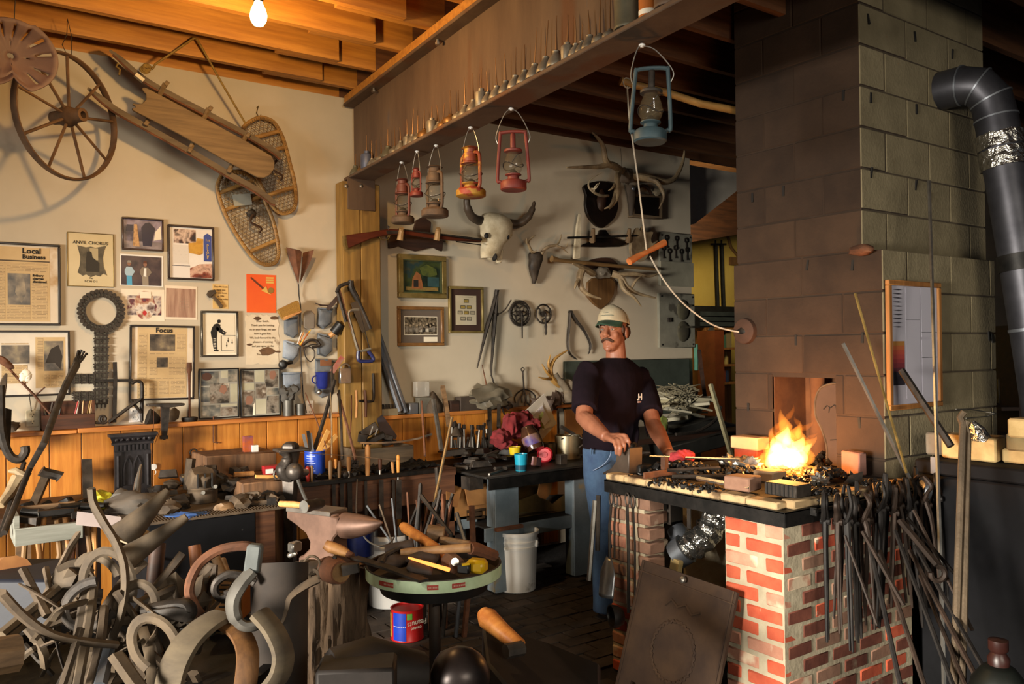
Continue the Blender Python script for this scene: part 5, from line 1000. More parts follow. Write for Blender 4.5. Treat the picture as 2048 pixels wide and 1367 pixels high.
part('block',B().box((p.x+.05,p.y,HZ+.025),(.1,.15,.05)),IRON,gb,w=1,bev=.004);part('groove',(lambda b:[b.box((p.x-.001,p.y-.06+.02*k,HZ+.025),(.006,.006,.045))for k in range(7)]and b)(B()),INK,gb,w=1,kind='stuff')
brk('red firebrick standing on edge right of the fire',1708,948,(.05,.11,.105),-12,mat('pink_brick','6b4a40','866054',rough=.9,bump=.3));brk('tan firebrick on top of a red one against the chimney, left of the fire',1500,897,(.10,.17,.065),0,mat('warm_brick','b08a62','c79f75',rough=.9,bump=.3),1.0);brk('red brick lying under the tan firebrick against the chimney',1503,920,(.1,.15,.065),0,BR[0])
solo('slag_scoop','small grey sheet scoop lying on the coals right of the fire','scoop',B().add([on(1685,968),on(1724,966),on(1726,942,HZ+.06),on(1700,950,HZ+.05)],[(0,1,2,3),(3,2,1,0)]),STEEL)
COAL=mat('coal','100e0d','2a2725',rough=.45,scale=30,bump=.5,rnd=.5,spots=('5a5652',18,.66));CLK=mat('silver_clinker','3a3836','8a8680',rough=.35,metal=.6,scale=22,bump=.8,rnd=.3)
ch_=B();rr=random.Random(5)
def heap(b,px,py,w,d,h,n,r0,r1):
 c=on(px,py)
 for i in range(n):
  u,v=rr.gauss(0,.42),rr.gauss(0,.42);q=max(0,1-(u*u+v*v));r_=rr.uniform(r0,r1)
  b.blob((c.x+v*d,c.y+u*w,HZ-.01+h*q*rr.uniform(.5,1)),(r_,r_*rr.uniform(.6,1),r_*rr.uniform(.6,1)),rr.randint(0,99),1,.5)
heap(ch_,1370,945,.26,.16,.06,170,.008,.022);heap(ch_,1480,950,.14,.12,.05,70,.008,.02);heap(ch_,1560,930,.12,.12,.05,60,.01,.024);heap(ch_,1650,955,.12,.16,.055,110,.008,.024);heap(ch_,1660,925,.1,.1,.07,60,.01,.024);heap(ch_,1420,975,.1,.05,.02,50,.005,.012);heap(ch_,1350,965,.2,.07,.02,90,.005,.014);heap(ch_,1640,985,.08,.12,.03,90,.006,.016);heap(ch_,1580,962,.12,.1,.03,70,.006,.016);heap(ch_,1740,965,.08,.16,.02,80,.005,.014)
solo('coal_heap','black coal and coke heaped over the forge hearth','coal',ch_,COAL,kind='stuff',ang=20)
for i,(px,py,r_,l)in enumerate(((1462,930,.05,'big silvery clinker lump left of the fire, farther one'),(1497,938,.055,'big silvery clinker lump nearest the left of the fire'),(1640,962,.035,'grey clinker lump on the coals right of the fire'))):p=on(px,py+8);solo('clinker',l,'clinker',B().blob((p.x,p.y,HZ+r_*.55),(r_,r_,r_*.75),i+3,3,.55,fr=3),CLK,ang=20,group='clinkers on the forge')
for i,(a,b_,m,l,rd)in enumerate((((1300,912,.98),(1480,918,1.0),STEEL,'long bright steel rod lying from the red glove across the coals',.006),((1335,940,.965),(1440,935,.97),IRON,'flat dark bar lying on the coals behind the peg',.009),((1345,952,.96),(1470,952,.95),IRON,'lower dark bar lying across the coals',.009),((1395,955,.96),(1500,975,.95),STEEL,'flat grey chisel lying on the coals',.011))):solo('iron_bar',l,'bar',B().tube([PZ(*a),PZ(*b_)],rd,6),m,group='bars on the forge')
def flame_mat(n,c,e):
 m=bpy.data.materials.new(n);m.use_nodes=True;N=m.node_tree.nodes;N.remove(N['Principled BSDF']);em=N.new('ShaderNodeEmission');em.inputs[0].default_value=lin(c);em.inputs[1].default_value=e
 m.node_tree.links.new(em.outputs[0],N['Material Output'].inputs['Volume']);return m
FL=[flame_mat('flame_core',(1,.50,.12),62),flame_mat('flame_mid',(1,.30,.035),24),flame_mat('flame_tip',(1,.22,.015),12)]
fc=V((3.21,2.405,HZ));fire=T('coal_fire','bright orange coal fire burning on the forge before the chimney opening','fire',fc)
fy=lambda px,py,x=3.21:PXp(px,py,x)
def tongue(base,tip,r,m,bend=0.0,x=3.21,tx_=0.0):
 a,b_=fy(*base,x),fy(*tip,x+tx_);pts,rs=[],[]
 for i in range(13):
  t=i/12;p=a.lerp(b_,t);p.y+=bend*math.sin(t*math.pi*1.5)*.03;p.x+=.012*math.sin(t*7+bend*3);pts.append(p);rs.append(max(.0015,r*(math.sin(math.pi*min(1,t*1.15+.22))**.8 if t<.6 else(1-t)**.9*1.75)))
 part('flame',B().tube(pts,rs,10),FL[m],fire,w=1)
for a in(((1566,936),(1568,852),.062,0,.4),((1546,936),(1556,872),.05,0,-.5),((1590,936),(1598,872),.05,0,.5),((1575,934),(1580,862),.045,0,-.3,3.25),((1600,925),(1618,885),.03,0,.3),((1562,930),(1573,818),.05,1,-.8),((1556,930),(1566,846),.05,1,.6),((1580,925),(1592,842),.045,1,.6),((1590,925),(1607,850),.04,1,-.5,3.22,.02),((1536,930),(1536,890),.035,1,.3),((1525,934),(1520,908),.025,1,.3),((1600,920),(1625,872),.034,1,.5),((1605,925),(1622,890),.03,1,-.4),((1540,925),(1550,856),.035,1,-.4),((1570,880),(1578,808),.022,2,.8),((1585,870),(1600,832),.02,2,-.6),((1600,880),(1616,842),.022,2,.6),((1612,890),(1628,866),.018,2,.3),((1530,900),(1534,872),.018,2,.4),((1550,880),(1556,838),.02,2,.5)):tongue(*a)
EMB=bpy.data.materials.new('glowing_coke');EMB.use_nodes=True;nt=EMB.node_tree;bs=nt.nodes['Principled BSDF'];nz=nt.nodes.new('ShaderNodeTexNoise');nz.inputs['Scale'].default_value=30;cr_=nt.nodes.new('ShaderNodeValToRGB');e_=cr_.color_ramp.elements;e_[0].position=.42;e_[0].color=(.02,.004,0,1);e_[1].position=.62;e_[1].color=(1,.22,.02,1)
nt.links.new(nz.outputs['Fac'],cr_.inputs[0]);nt.links.new(cr_.outputs[0],bs.inputs['Emission Color']);bs.inputs['Emission Strength'].default_value=4;bs.inputs['Base Color'].default_value=(.03,.02,.02,1)
eb=B();rr=random.Random(3)
for i in range(60):eb.blob((fc.x+rr.gauss(0,.05),fc.y+rr.gauss(-.02,.075),HZ+rr.uniform(0,.03)),rr.uniform(.01,.024),i,1,.4)
part('ember',eb,EMB,fire,w=1,kind='stuff',ang=20)
point('fire_light',(3.17,2.40,1.10),23,(1,.40,.09),.09)
# ========== tools on the forge front
hk=lambda px,py,x=2.6:PXp(px,py,x)
def ringrod(r,px,y0,y1,x=2.605,px1=None,rad=.0065,m=IRON):
 t=hk(px,y0,x);part('ring',B().tube([t+V((0,.013*math.cos(k*.628),-.03+.03*math.sin(k*.628)))for k in range(10)],.004,5,closed=True),m,r,w=1)
 part('rod',B().tube([t+V((0,0,-.06)),hk(px1 or px,(y0+y1)/2,x),hk(px1 or px,y1,x-.01)],rad,6),m,r,w=1)
sv=T('fire_shovel','fire shovel with a bright steel scoop hanging on the brick pier','shovel',hk(1215,1190));ringrod(sv,1222,985,1118,px1=1219)
A_,B_=hk(1218,1112),hk(1212,1192,2.55);b=B()
b.grid(lambda u,v:(lambda c,hw:c+V((-.025*(1-abs(2*v-1)**2)*(.4+.6*u),(.5-v)*2*hw,0)))(A_.lerp(B_,u),.018+.034*min(1,u*2.5)),10,10);o=part('scoop',b,mat('scoop_steel','5e6064','878a8e',rough=.35,metal=.8),sv,w=1);md=o.modifiers.new('Solidify','SOLIDIFY');md.thickness=.003
lp=T('iron_ladle','long black iron ladle with a round cup hanging beside the shovel','ladle',hk(1252,1240));ringrod(lp,1254,985,1225,px1=1257,rad=.0075)
part('cup',B().lathe([(0,0),(.035,.004),(.05,.03),(.053,.06),(.048,.06),(.042,.03),(0,.01)],18,basis(hk(1246,1232,2.59),(0,0,1),(.35,.93,0),(-.93,.35,.1))),BLACK,lp,w=1)
for i,(x0,y1,x1,l)in enumerate(((1231,1115,1229,'thin poker hanging behind the fire shovel'),(1266,1190,1270,'thin poker hanging right of the ladle'))):r=T('fire_poker',l,'poker',hk(x0,y1));ringrod(r,x0,990,y1,2.61,x1,.005)
for i,(px,y0,y1,px1,l)in enumerate(((1190,1000,1160,1178,'bright steel bar hanging at the forge corner beside his leg'),(1197,990,1100,1195,'dark bar hanging closest to the forge corner'))):p=PD(px,y0,4.02);solo('hanging_bar',l,'bar',B().tube([p,PD(px1,y1,4.0)],.012,6),(STEEL,IRON)[i])
pn=T('ash_door','square cast-iron ash door with a wreath, leaning on the forge opening','stove door',hk(1360,1367,2.45));TL,TR=hk(1289,1119,2.60),hk(1479,1185,2.60);BL=hk(1255,1356,2.46);ux=(TR-TL);w_=ux.length;ux.normalize();uz=(TL-BL);uz=(uz-ux*uz.dot(ux)).normalized();un=ux.cross(uz)*-1;un=un if un.x<0 else-un;hh=.66
Mpn=basis(TL-uz*hh,ux,uz,un);PNM=mat('rusty_door','32231a','4b3726',rough=.9,metal=.1,scale=5,bump=.2,c3='1f1813')
slots=[(.09+.055*k,.1)for k in range(7)]
b=B().bx((0,.16,0),(w_,hh,.014)).bx((0,0,0),(w_,.03,.014));xs=[0]+[.16*w_+.075*w_*k*1.4+o for k in range(8)for o in(0,.03)]+[w_]
for k in range(0,len(xs)-1,2):b.bx((xs[k],.03,0),(min(xs[k+1],w_),.16,.014))
b.v=[Mpn@p for p in b.v];part('door_plate',b,PNM,pn,w=1)
b=B().bx((0,hh-.05,.014),(w_,hh-.045,.019)).bx((.012,0,.014),(.018,hh,.018)).bx((w_-.018,0,.014),(w_-.012,hh,.018));b.v=[Mpn@p for p in b.v];part('raised_rim',b,PNM,pn,w=1)
b=B();cx,cy=w_*.52,hh*.52
for k in range(64):
 a=k*.098+1.9;R1=.115;b.blob((cx+R1*math.cos(a),cy+R1*1.05*math.sin(a),.016),(.016,.007,.006),k,1,.2,rot(0,0,math.degrees(a)+(55 if k%2 else 125)))
b.tube([(cx-.09,cy+.17,.016),(cx-.06,cy+.2,.016),(cx-.02,cy+.18,.016),(cx+.02,cy+.2,.016),(cx+.06,cy+.17,.016),(cx+.1,cy+.19,.016)],.006,5)
b.v=[Mpn@p for p in b.v];part('wreath',b,PNM,pn,w=1,kind='stuff')
part('knob',B().lathe([(.004,.014),(.006,.024),(.015,.028),(.013,.038),(0,.042)],12,Mpn@MX.Translation((w_*.5,hh-.022,0))),STEEL,pn,w=1)
FOIL=mat('foil','9a9790','c4c1ba',rough=.22,metal=.95,scale=18,bump=1.0,bscale=26,bd=.02)
dt=T('foil_duct','flexible blast duct wrapped in shiny foil inside the forge opening','duct',PXp(1390,1080,2.85));pts=smooth([PXp(1452,1010,2.98),PXp(1432,1042,2.93),PXp(1405,1075,2.87),PXp(1370,1098,2.83)],8)
b=B().tube(pts,[.062+.006*math.sin(i*1.7)for i in range(len(pts))],26).jit(.014,22);part('foil_wrap',b,FOIL,dt,w=1,ang=12);part('duct_collar',B().tube([PXp(1372,1096,2.82),PXp(1352,1110,2.80)],[.07,.066],22),GALV,dt,w=1)
part('blower_cap',B().tube([PXp(1368,1082,2.86),PXp(1358,1068,2.86),PXp(1350,1054,2.86)],[.052,.05,.042],18),GALV,dt,w=1)
for px,y0,y1 in((1322,1000,1052),(1338,1005,1048),(1378,1008,1056)):part('hanger_strap',B().box((PXp(px,y0,2.78)+PXp(px,y1,2.78))/2,(.004,.022,abs(PXp(px,y0,2.78).z-PXp(px,y1,2.78).z))),IRON,dt,w=1)
solo('wood_block','small pale wood block under the foil duct','wood block',B().box(PXp(1352,1135,2.76),(.03,.05,.09),rot(12)),mat('pale_wood','a08a5a','b89f6b',rough=.8))
# ========== tongs along the forge side
RAILY=FY0-.05
rail=T('tong_rail','black iron rail carrying the tongs along the forge side','rail',(3.1,RAILY,.88));part('bar',B().bx((2.76,RAILY-.006,.885),(3.62,RAILY+.006,.897)),IRONB,rail,w=1)
for xx in(2.78,3.2,3.6):part('bracket',B().bx((xx-.006,RAILY,.87),(xx+.006,FY0-.02,.9)),IRONB,rail,w=1)
for xx in(3.63,):pass
TM=[mat('tong_dark','171413','2b2623',rough=.6,metal=.4,scale=12,bump=.2,rnd=.3),mat('tong_brown','261d17','43342b',rough=.6,metal=.4,scale=12,bump=.2,rnd=.2)]
def make_tongs(kind):
 r=T('tongs','x','tongs',(0,0,0),None,'tongs on the forge rail');m=TM[kind%2];L=(.50,.46,.53,.42)[kind];g_=(.016,.03,.01,.022)[kind]
 for s in(-1,1):
  part('rein',B().tube(smooth([(s*.006,0,-.04),(s*g_*.8,0,-.12),(s*g_,0,-.3),(s*g_*.9,0,-L)],4),[.010]*4+[.0075]*4+[.006]*4+[.005],6,flat=.8),m,r)
  part('jaw',B().tube(smooth([(-s*.004,s*.006,-.04),(-s*.022,0,0),(-s*(.03 if kind!=1 else .045),0,.035),(-s*(.012 if kind!=3 else .03),0,.07 if kind!=2 else .10)],4),[.011]*4+[.010]*4+[.009]*4+[.007],6,flat=.7),m,r)
 part('rivet',B().lathe([(0,-.02),(.011,-.018),(.012,.018),(0,.022)],8,MX.Translation((0,0,-.04))@rot(90)),m,r);return r
PT=[make_tongs(k)for k in range(4)];rr=random.Random(21);N_T=22
for i in range(N_T):
 k=i%4;x=2.80+.036*i+rr.uniform(-.006,.006);ly=RAILY-.022-.024*(i%3)
 lean=rr.uniform(-3,3)if i<13 else rr.uniform(2,11)
 lb=ORD[i]+' tongs from the brick corner on the forge rail';loc=(x,ly,.885+rr.uniform(-.02,.02));rt=rot(rr.uniform(-2,3),-lean,0)@rot(0,0,rr.uniform(10,80))
 if i<4:r=PT[i];r.location=loc;r.rotation_euler=rt.to_euler();r['label']=lb
 else:dup(PT[k],loc,rt,lb)
ct=PD
for i,(a,b_,rd,l,m)in enumerate((((1725,1062,3.1),(1808,1210,2.95),.011,'flat bright bar slanting across the hanging tongs',1),((1690,1070,3.1),(1755,1250,2.95),.007,'thin shiny rod slanting among the hanging tongs',1),((1800,1040,3.15),(1875,1130,3.0),.018,'broad brown flat bar with a curled end, leaning past the tongs',1),((1815,1035,3.2),(1912,1150,3.05),.009,'dark rod leaning just above the broad brown bar',0),((1790,1060,3.15),(1905,1367,2.75),.009,'long dark rod fanning out to the floor, first of the fan',0),((1828,1020,3.2),(1945,1260,2.9),.008,'long rod fanning out farthest toward the black chest',1),((1760,1100,3.1),(1848,1367,2.75),.009,'long brown rod in the middle of the fan by the tongs',1),((1820,1100,3.15),(1960,1367,2.7),.010,'long rod of the fan ending near the round tank',1),((1840,1150,3.1),(1930,1367,2.72),.008,'tan rod of the fan behind the bright vertical rod',1),((1738,1080,3.1),(1800,1367,2.8),.009,'dark rod standing steeply at the start of the fan',0),((1830,1090,3.15),(1985,1367,2.68),.009,'dark rod lying lowest over the round tank',0))):
 p,q=ct(*a),ct(*b_)
 if b_[1]>=1367:e=(q-p);q=p+e*(p.z/(p.z-q.z))*.985
 bb=B().tube([p,p.lerp(q,.5),q],rd,6,flat=.6)
 if i==2:bb.tube(arc(q+V((.0,0,-.03)),.026,90,-190,10,R0,U0),.010,6)
 solo('iron_rod',l,'rod',bb,(TM[0],TM[1],GALV)[m],group='rods fanned beside the tongs')
for i,(a,b_,rd,l,m)in enumerate((((1686,686,3.52),(1830,978,3.47),.009,'bright steel rod leaning on the chimney over the forge corner',STEEL),((1710,586,3.50),(1813,945,3.46),.006,'thin brown rod leaning on the chimney behind the bright rod',BRONZE),((1858,362,3.85),(1888,1367,3.0),.0085,'tall bright vertical rod standing before the heat chart',STEEL),((1803,740,3.72),(1902,892,3.5),.016,'flat dark bar leaning across the heat chart',IRON),((1737,700,3.50),(1700,700,3.5),.003,'x',IRON))[:4]):
 p,q=ct(*a),ct(*b_)
 if b_[1]>=1367:e=(q-p);q=p+e*(p.z/(p.z-q.z))*.99
 solo('leaning_rod',l,'rod',B().tube([p,q],rd,6),m)
rb_=T('rebar','pair of hooked rebar rods standing upright before the black chest','rod',ct(1915,1367,2.8));RBM=mat('rebar_brown','4e4234','6b5b48',rough=.7,metal=.3,bump=.4,bscale=80)
for dx,top in((0,832),(16,850)):
 p,q=ct(1926+dx*.6,top+18,3.2),ct(1908+dx,1367,2.8);e=q-p;q=p+e*(p.z/(p.z-q.z))*.99
 part('bar',B().tube([ct(1928+dx*.4,top-8,3.2),ct(1920+dx*.6,top+2,3.2),p,q],.013,8),RBM,rb_,w=1)
# ========== black chest, bricks, pipe, heat chart
CH=mat('chest_black','0b0b0d','141417',rough=.8,spec=.15,scale=5,bump=.1,spots=('3c3a38',20,.72))
cst=T('black_chest','long black steel chest with a hasp, bricks piled on its lid','chest',(3.9,1.3,0));part('body',B().bx((3.56,.55,.02),(4.22,1.965,.955)),CH,cst,w=1,bev=.01);part('lid',B().bx((3.545,.54,.96),(4.24,1.975,1.02)),CH,cst,w=1,bev=.008)
p=PXp(1868,930,3.54);part('hasp',B().box(p,(.008,.03,.075)),GALV,cst,w=1,bev=.002);part('pipe_bracket',B().tube(smooth([PXp(1835,1002,3.5),PXp(1850,995,3.46),PXp(1856,975,3.46),PXp(1845,962,3.5)],4),.02,8),GALV,cst,w=1)
BTAN=mat('yellow_firebrick','a3895a','bfa473',rough=.95,scale=10,bump=.35,rnd=.08,spots=('7a6748',7,.66));BGR=mat('grey_firebrick','7d7466','958b7b',rough=.95,scale=16,bump=.35)
def cb(label,px,py,d,rz,m,z):p=PZ(px,py,z);solo('loose_brick',label,'brick',B().box((p.x+d[0]/2,p.y,z+d[2]/2+.001),d,rot(0,0,rz)).jit(.003,25),m,bev=.008)
cb('large yellow firebrick on the black chest',1934,920,(.11,.225,.105),4,BTAN,1.022);cb('grey speckled firebrick end on the black chest, beside the large yellow one',1866,910,(.11,.075,.10),0,BGR,1.022)
cb('flat yellow firebrick under the stack at the right end of the chest',2060,930,(.11,.22,.06),2,BTAN,1.022);cb('grey-brown firebrick in the middle of the stack on the chest',2062,905,(.11,.19,.07),-2,mat('brown_firebrick','6b5c40','84734f',rough=.95,bump=.35),1.084);cb('yellow firebrick topmost of the stack on the chest',2064,878,(.11,.18,.075),3,BTAN,1.156)
solo('foil_scrap','crumpled silver foil twist on the black chest behind the rebar','foil',B().tube([PD(1962,878,3.42),PD(1955,858,3.42),PD(1945,842,3.42)],[.035,.03,.008],14).jit(.014,40),FOIL,ang=12)
wq=lambda px,py:PY(px,py,2.06);solo('bent_wire','bent wire bracket sticking out from the chimney block','wire',B().tube([wq(1912,818),wq(1938,818),wq(1993,826),wq(1975,832),wq(1932,836)],.003,5),STEEL)
PIPE=mat('stove_pipe','3a3a40','54545a',rough=.45,metal=.75,scale=4,bump=.06);pp=T('stove_pipe','grey galvanized stovepipe elbowing down from the chimney side','stovepipe',PY(1900,200,2.05))
pa=[V((4.27,2.21,2.83)),V((4.27,2.10,2.83)),V((4.29,2.03,2.81)),V((4.325,1.985,2.74)),V((4.33,1.965,2.64)),V((4.335,1.95,2.52)),V((4.345,1.92,2.3)),V((4.36,1.87,1.9)),V((4.38,1.82,1.45)),V((4.40,1.76,.9)),V((4.42,1.70,.25))]
part('pipe',B().tube(pa,.098,26),PIPE,pp,w=1)
for i in(1,2,3,4):part('seam',B().tube([pa[i]-(pa[i+1]-pa[i-1]).normalized()*.004,pa[i]+(pa[i+1]-pa[i-1]).normalized()*.004],.102,26),GALV,pp,w=1)
def band(z0,z1,m,nm,r_,jit=0):
 def at(z):
  for a,b_ in zip(pa,pa[1:]):
   if a.z>=z>=b_.z:return a.lerp(b_,(a.z-z)/(a.z-b_.z))
 b=B().tube([at(z0),at((z0+z1)/2),at(z1)],r_,30)
 if jit:b.jit(jit,30)
 part(nm,b,m,pp,w=1,ang=15 if jit else 38)
band(2.56,2.49,FOIL,'foil_band',.106,.006);band(2.48,2.39,FOIL,'foil_band',.108,.007);band(1.96,1.88,IRONB,'dark_band',.104);band(1.6,1.585,GALV,'seam',.102)
a,b_=PY(1768,560,2.1),PY(1874,815,2.1);o=V((3.545,2.1,1.225));hc=T('heat_chart','wood framed steel heat colour chart with tool drawings, hung on the chimney','framed chart',o,RW);cw,chh=.455,.595;hc['w']=cw;hc['h']=chh;hc['z']=.012
OAKF=wood('chart_oak','8a5a2c','a87238',axis=1);part('frame',rim(cw,chh,.024,.022),OAKF,hc,bev=.003);part('sheet',B().bx((.02,.02,0),(cw-.02,chh-.02,.011)),mat('chart_paper','b9b6c4','c6c3cf',rough=.4,bump=0),hc)
CL=lines('chart_print','bcb9c6','6c6878',row=.009,word=.06,gap=.55)
pat(hc,.33,.05,.6,.92,CL);pat(hc,.63,.05,.93,.44,CL);pat(hc,.63,.46,.93,.92,lines('chart_table','bcb9c6','8a8796',row=.012,word=.018,gap=.7));pat(hc,.33,.3,.6,.303,INK,z=.0004);pat(hc,.63,.4,.93,.404,INK,z=.0004);pat(hc,.63,.6,.93,.604,INK,z=.0004)
for k in range(10):v=.07+.032*k;poly(hc,[(.09,v),(.2,v-.004),(.27,v+.002),(.2,v+.007),(.14,v+.004)],mat('chart_ink','3a3640',bump=0))
for k,c in enumerate(('b07a3a','b8643a','b5503c','a84640','93383a','7c3038','5c2a34','2c2630','211d26','2a2630')):pat(hc,.09,.47+.034*k,.3,.504+.034*k,mat('chart_tone_%d'%k,c,bump=0,rough=.5))
tank=T('round_tank','round dark green tank with a rounded brass valve at the lower corner of the picture','tank',PD(1995,1400,2.7));p=PD(1998,1372,2.66)
part('shell',B().lathe([(.0,-.36),(.09,-.36),(.105,-.3),(.105,-.08),(.08,.02),(.05,.06),(.035,.07),(0,.07)],24,MX.Translation(p)),mat('tank_green','0c0f0c','141913',rough=.5,metal=.3),tank,w=1);part('valve',B().lathe([(.03,.06),(.034,.09),(.022,.11),(.03,.12),(.03,.15),(0,.155)],14,MX.Translation(p)),mat('valve_red','2c1410','3c1d16',rough=.4),tank,w=1)
# ========== behind the man: papers, bins, board; the back room
solo('green_board','dark green board leaning along the wall behind the man','board',B().bx((4.05,5.06,.95),(5.45,5.09,1.42)),mat('board_green','2c332c','3a423a',rough=.7),bev=.004)
tb=T('side_bench','dark side bench under the paper pile by the wall end','bench',(5.0,4.7,0));part('top',B().bx((4.1,4.35,.82),(5.5,5.05,.86)),DKW,tb,w=1);[part('leg',B().bx((x,y,0),(x+.06,y+.06,.82)),DKW,tb,w=1)for x in(4.15,5.4)for y in(4.4,4.95)]
rr=random.Random(9);PMS=[mat('paper_%d'%i,c,rough=.9,bump=.05,scale=8)for i,c in enumerate(('8f8a78','a39d89','77725f','8a8266'))]
for i in range(16):
 px,py=1318+rr.uniform(0,80),835-i*3.6;p=PY(px,py,4.62+rr.uniform(-.08,.1));w_=rr.uniform(.14,.26)
 solo('paper_sheaf',ORD[i]+' sheaf from the bottom of the tumbled grey paper pile behind the man','papers',B().box(p,(w_,.2,rr.uniform(.012,.03)),rot(rr.uniform(-8,8),rr.uniform(-22,18),rr.uniform(-40,40))).jit(.006,20),PMS[i%4],group='papers piled behind the man')
stw=B();
for i in range(40):p=PY(1335+rr.uniform(-10,50),795+rr.uniform(-22,16),4.5);a=rr.uniform(-.5,.6);d=V((.16,0,.16*a))*rr.uniform(.4,1);stw.tube([p-d,p+V((0,0,.01)),p+d],.004,4)
solo('cane_strips','bundle of pale cane strips on the paper pile','cane strips',stw,mat('cane','8c846c','a39a7e',rough=.9),kind='stuff')
for px0,px1,y0,y1,yy,l in((1352,1442,840,892,4.45,'upper dark metal bin tilted on the side bench behind the forge'),(1348,1450,872,912,4.3,'lower black metal bin beside the forge corner')):
 a,b_=PY(px0,y1,yy),PY(px1,y0,yy);solo('metal_bin',l,'bin',B().box(((a.x+b_.x)/2,yy+.12,(a.z+b_.z)/2),(b_.x-a.x,.24,b_.z-a.z),rot(0,-6),tp=1.08),mat('bin_grey','22221f','33322e',rough=.6,metal=.3),bev=.006)
solo('green_rag','olive green rag among the papers behind the man','rag',B().blob(PY(1322,852,4.4),(.06,.05,.08),3,3,.4),mat('rag_olive','4d5420','66702c',rough=.95,bump=.4))
solo('white_lath','pale wooden lath leaning between the bins and the chimney','lath',B().tube([PY(1421,768,4.2),PY(1464,915,4.0),PY(1464,915,4.0)+(PY(1464,915,4.0)-PY(1421,768,4.2))*1.18],.018,4),mat('lath','8f8a6c','a8a282',rough=.8));solo('grey_pipe','grey pipe lying beside the lath by the chimney foot','pipe',B().tube([PY(1440,852,4.6),PY(1480,862,4.6)],.05,14),GALV)
solo('dark_hook','bent dark bar hanging over the bin beside the lath','bar',B().tube(smooth([PY(1352,868,4.3),PY(1395,862,4.3),PY(1430,840,4.3),PY(1442,812,4.3)],4),.012,6),IRON);solo('leaning_stake','thin dark stake leaning at the wall end','stake',B().tube([PY(1398,700,4.9),PY(1412,812,4.7)],.02,4),DKW);solo('teal_level','narrow teal level hanging at the wall end','level',B().bx(PY(1388,740,5.1),PY(1396,688,5.06)),mat('teal','3f6a5a','4f7d6c',rough=.5))
sh2=T('bookcase','wooden bookcase with books and bottles in the yellow back room','bookcase',(7.1,6.4,0));SHM=wood('shelf_pine','6b4420','8a5a2c',axis=2);q=lambda px,py:PY(px,py,6.3)
xa,xb=q(1414,700).x,q(1500,700).x;part('side',B().bx((xa-.02,6.3,0),(xa+.01,6.6,q(1414,655).z)),SHM,sh2,w=1);part('back_panel',B().bx((xa,6.58,0),(xb,6.6,q(1440,655).z)),SHM,sh2,w=1);SZ=[q(1440,y).z for y in(657,697,731,767)]
for z in SZ:part('shelf',B().bx((xa,6.3,z-.012),(xb,6.6,z+.012)),SHM,sh2,w=1)
BKM=[mat('spine_%d'%i,c,rough=.6,bump=0)for i,c in enumerate(('8a7440','a89460','6b2e20','2a3350','b5aa8c','3f5a48','7c6a4c'))]
for s in(1,3):
 x=xa+.03;k=0
 while x<xb-.1 and k<9:t=rr.uniform(.03,.055);h=(SZ[s-1]-SZ[s])*rr.uniform(.6,.85);solo('book',ORD[k]+(' book from the left on the upper shelf of the bookcase' if s==1 else ' book from the left on the lower shelf of the bookcase'),'book',B().bx((x,6.33,SZ[s]+.013),(x+t-.004,6.5,SZ[s]+.013+h)),BKM[rr.randint(0,6)],group='books in the bookcase');x+=t;k+=1
for k,px in enumerate((1421,1435,1450,1463)):p=q(px,731);solo('bottle',ORD[k]+' bottle from the left on the middle shelf of the bookcase','bottle',B().lathe([(0,0),(.028,0),(.028,.08),(.012,.11),(.012,.14),(0,.14)],10,MX.Translation((p.x,6.38,SZ[2]+.013))),BKM[(6,1,4,0)[k]],group='bottles in the bookcase')
solo('shiny_disc','shiny compact disc hanging on the bookcase side','disc',B().lathe([(.012,0),(.06,0),(.06,.003),(.012,.003)],24,MX.Translation(q(1420,664)+V((0,-.02,0)))@rot(90)),STEEL);solo('low_cabinet','reddish brown cabinet side before the bookcase','cabinet',B().bx((q(1388,700).x,6.0,0),(q(1412,700).x-.05,6.25,PY(1395,660,6.0).z)),mat('red_cab','5c2c14','74391b',rough=.5))
bc=T('drawer_cabinet','black many-drawer cabinet against the yellow wall','cabinet',q(1430,655));a,b_=q(1388,655),q(1475,613);part('case',B().bx((a.x,6.32,a.z),(b_.x,6.6,b_.z)),BLACK,bc,w=1);[part('drawer',B().bx((a.x+.12,6.31,a.z+.02+.058*k),(b_.x-.02,6.325,a.z+.066+.058*k)),mat('drawer_grey','24282a','34393b',rough=.4),bc,w=1)for k in range(3)]
for k,px in enumerate((1431,1443)):
 r=T('bar_clamp',('nearer','farther')[k]+' black bar clamp hanging on the yellow wall','clamp',PY(px,613,6.97));part('bar',B().tube([PY(px,490,6.97),PY(px+4,613,6.97)],.028,6),IRONB,r,w=1);part('head',B().tube([PY(px-9,488,6.9),PY(px+9,488,6.9)],.012,6).tube([PY(px,480,6.9),PY(px,495,6.9)],.012,6),IRONB,r,w=1)
solo('strut','thin bent strut and orange board hung near the yellow wall','strut',B().tube([PY(1455,470,6.98),PY(1462,495,6.98),PY(1478,515,6.98)],.02,5).box(PY(1470,522,6.98),(.2,.03,.1)),mat('strut_m','6b4a2c','84603a',rough=.7))
sf=T('store_shelf','dark shelf of tins beyond the stovepipe','shelf',(6.0,1.9,0));q=lambda px,py:PD(px,py,5.0);
for py in(812,865):p=q(2030,py);part('board',B().box(p+R0*.15,(.7,.4,.02),rot(0,0,-35)),DKW,sf,w=1)
part('upright',B().box(q(2004,800)+V((0,0,-.5)),(.04,.4,1.9),rot(0,0,-35)),DKW,sf,w=1)
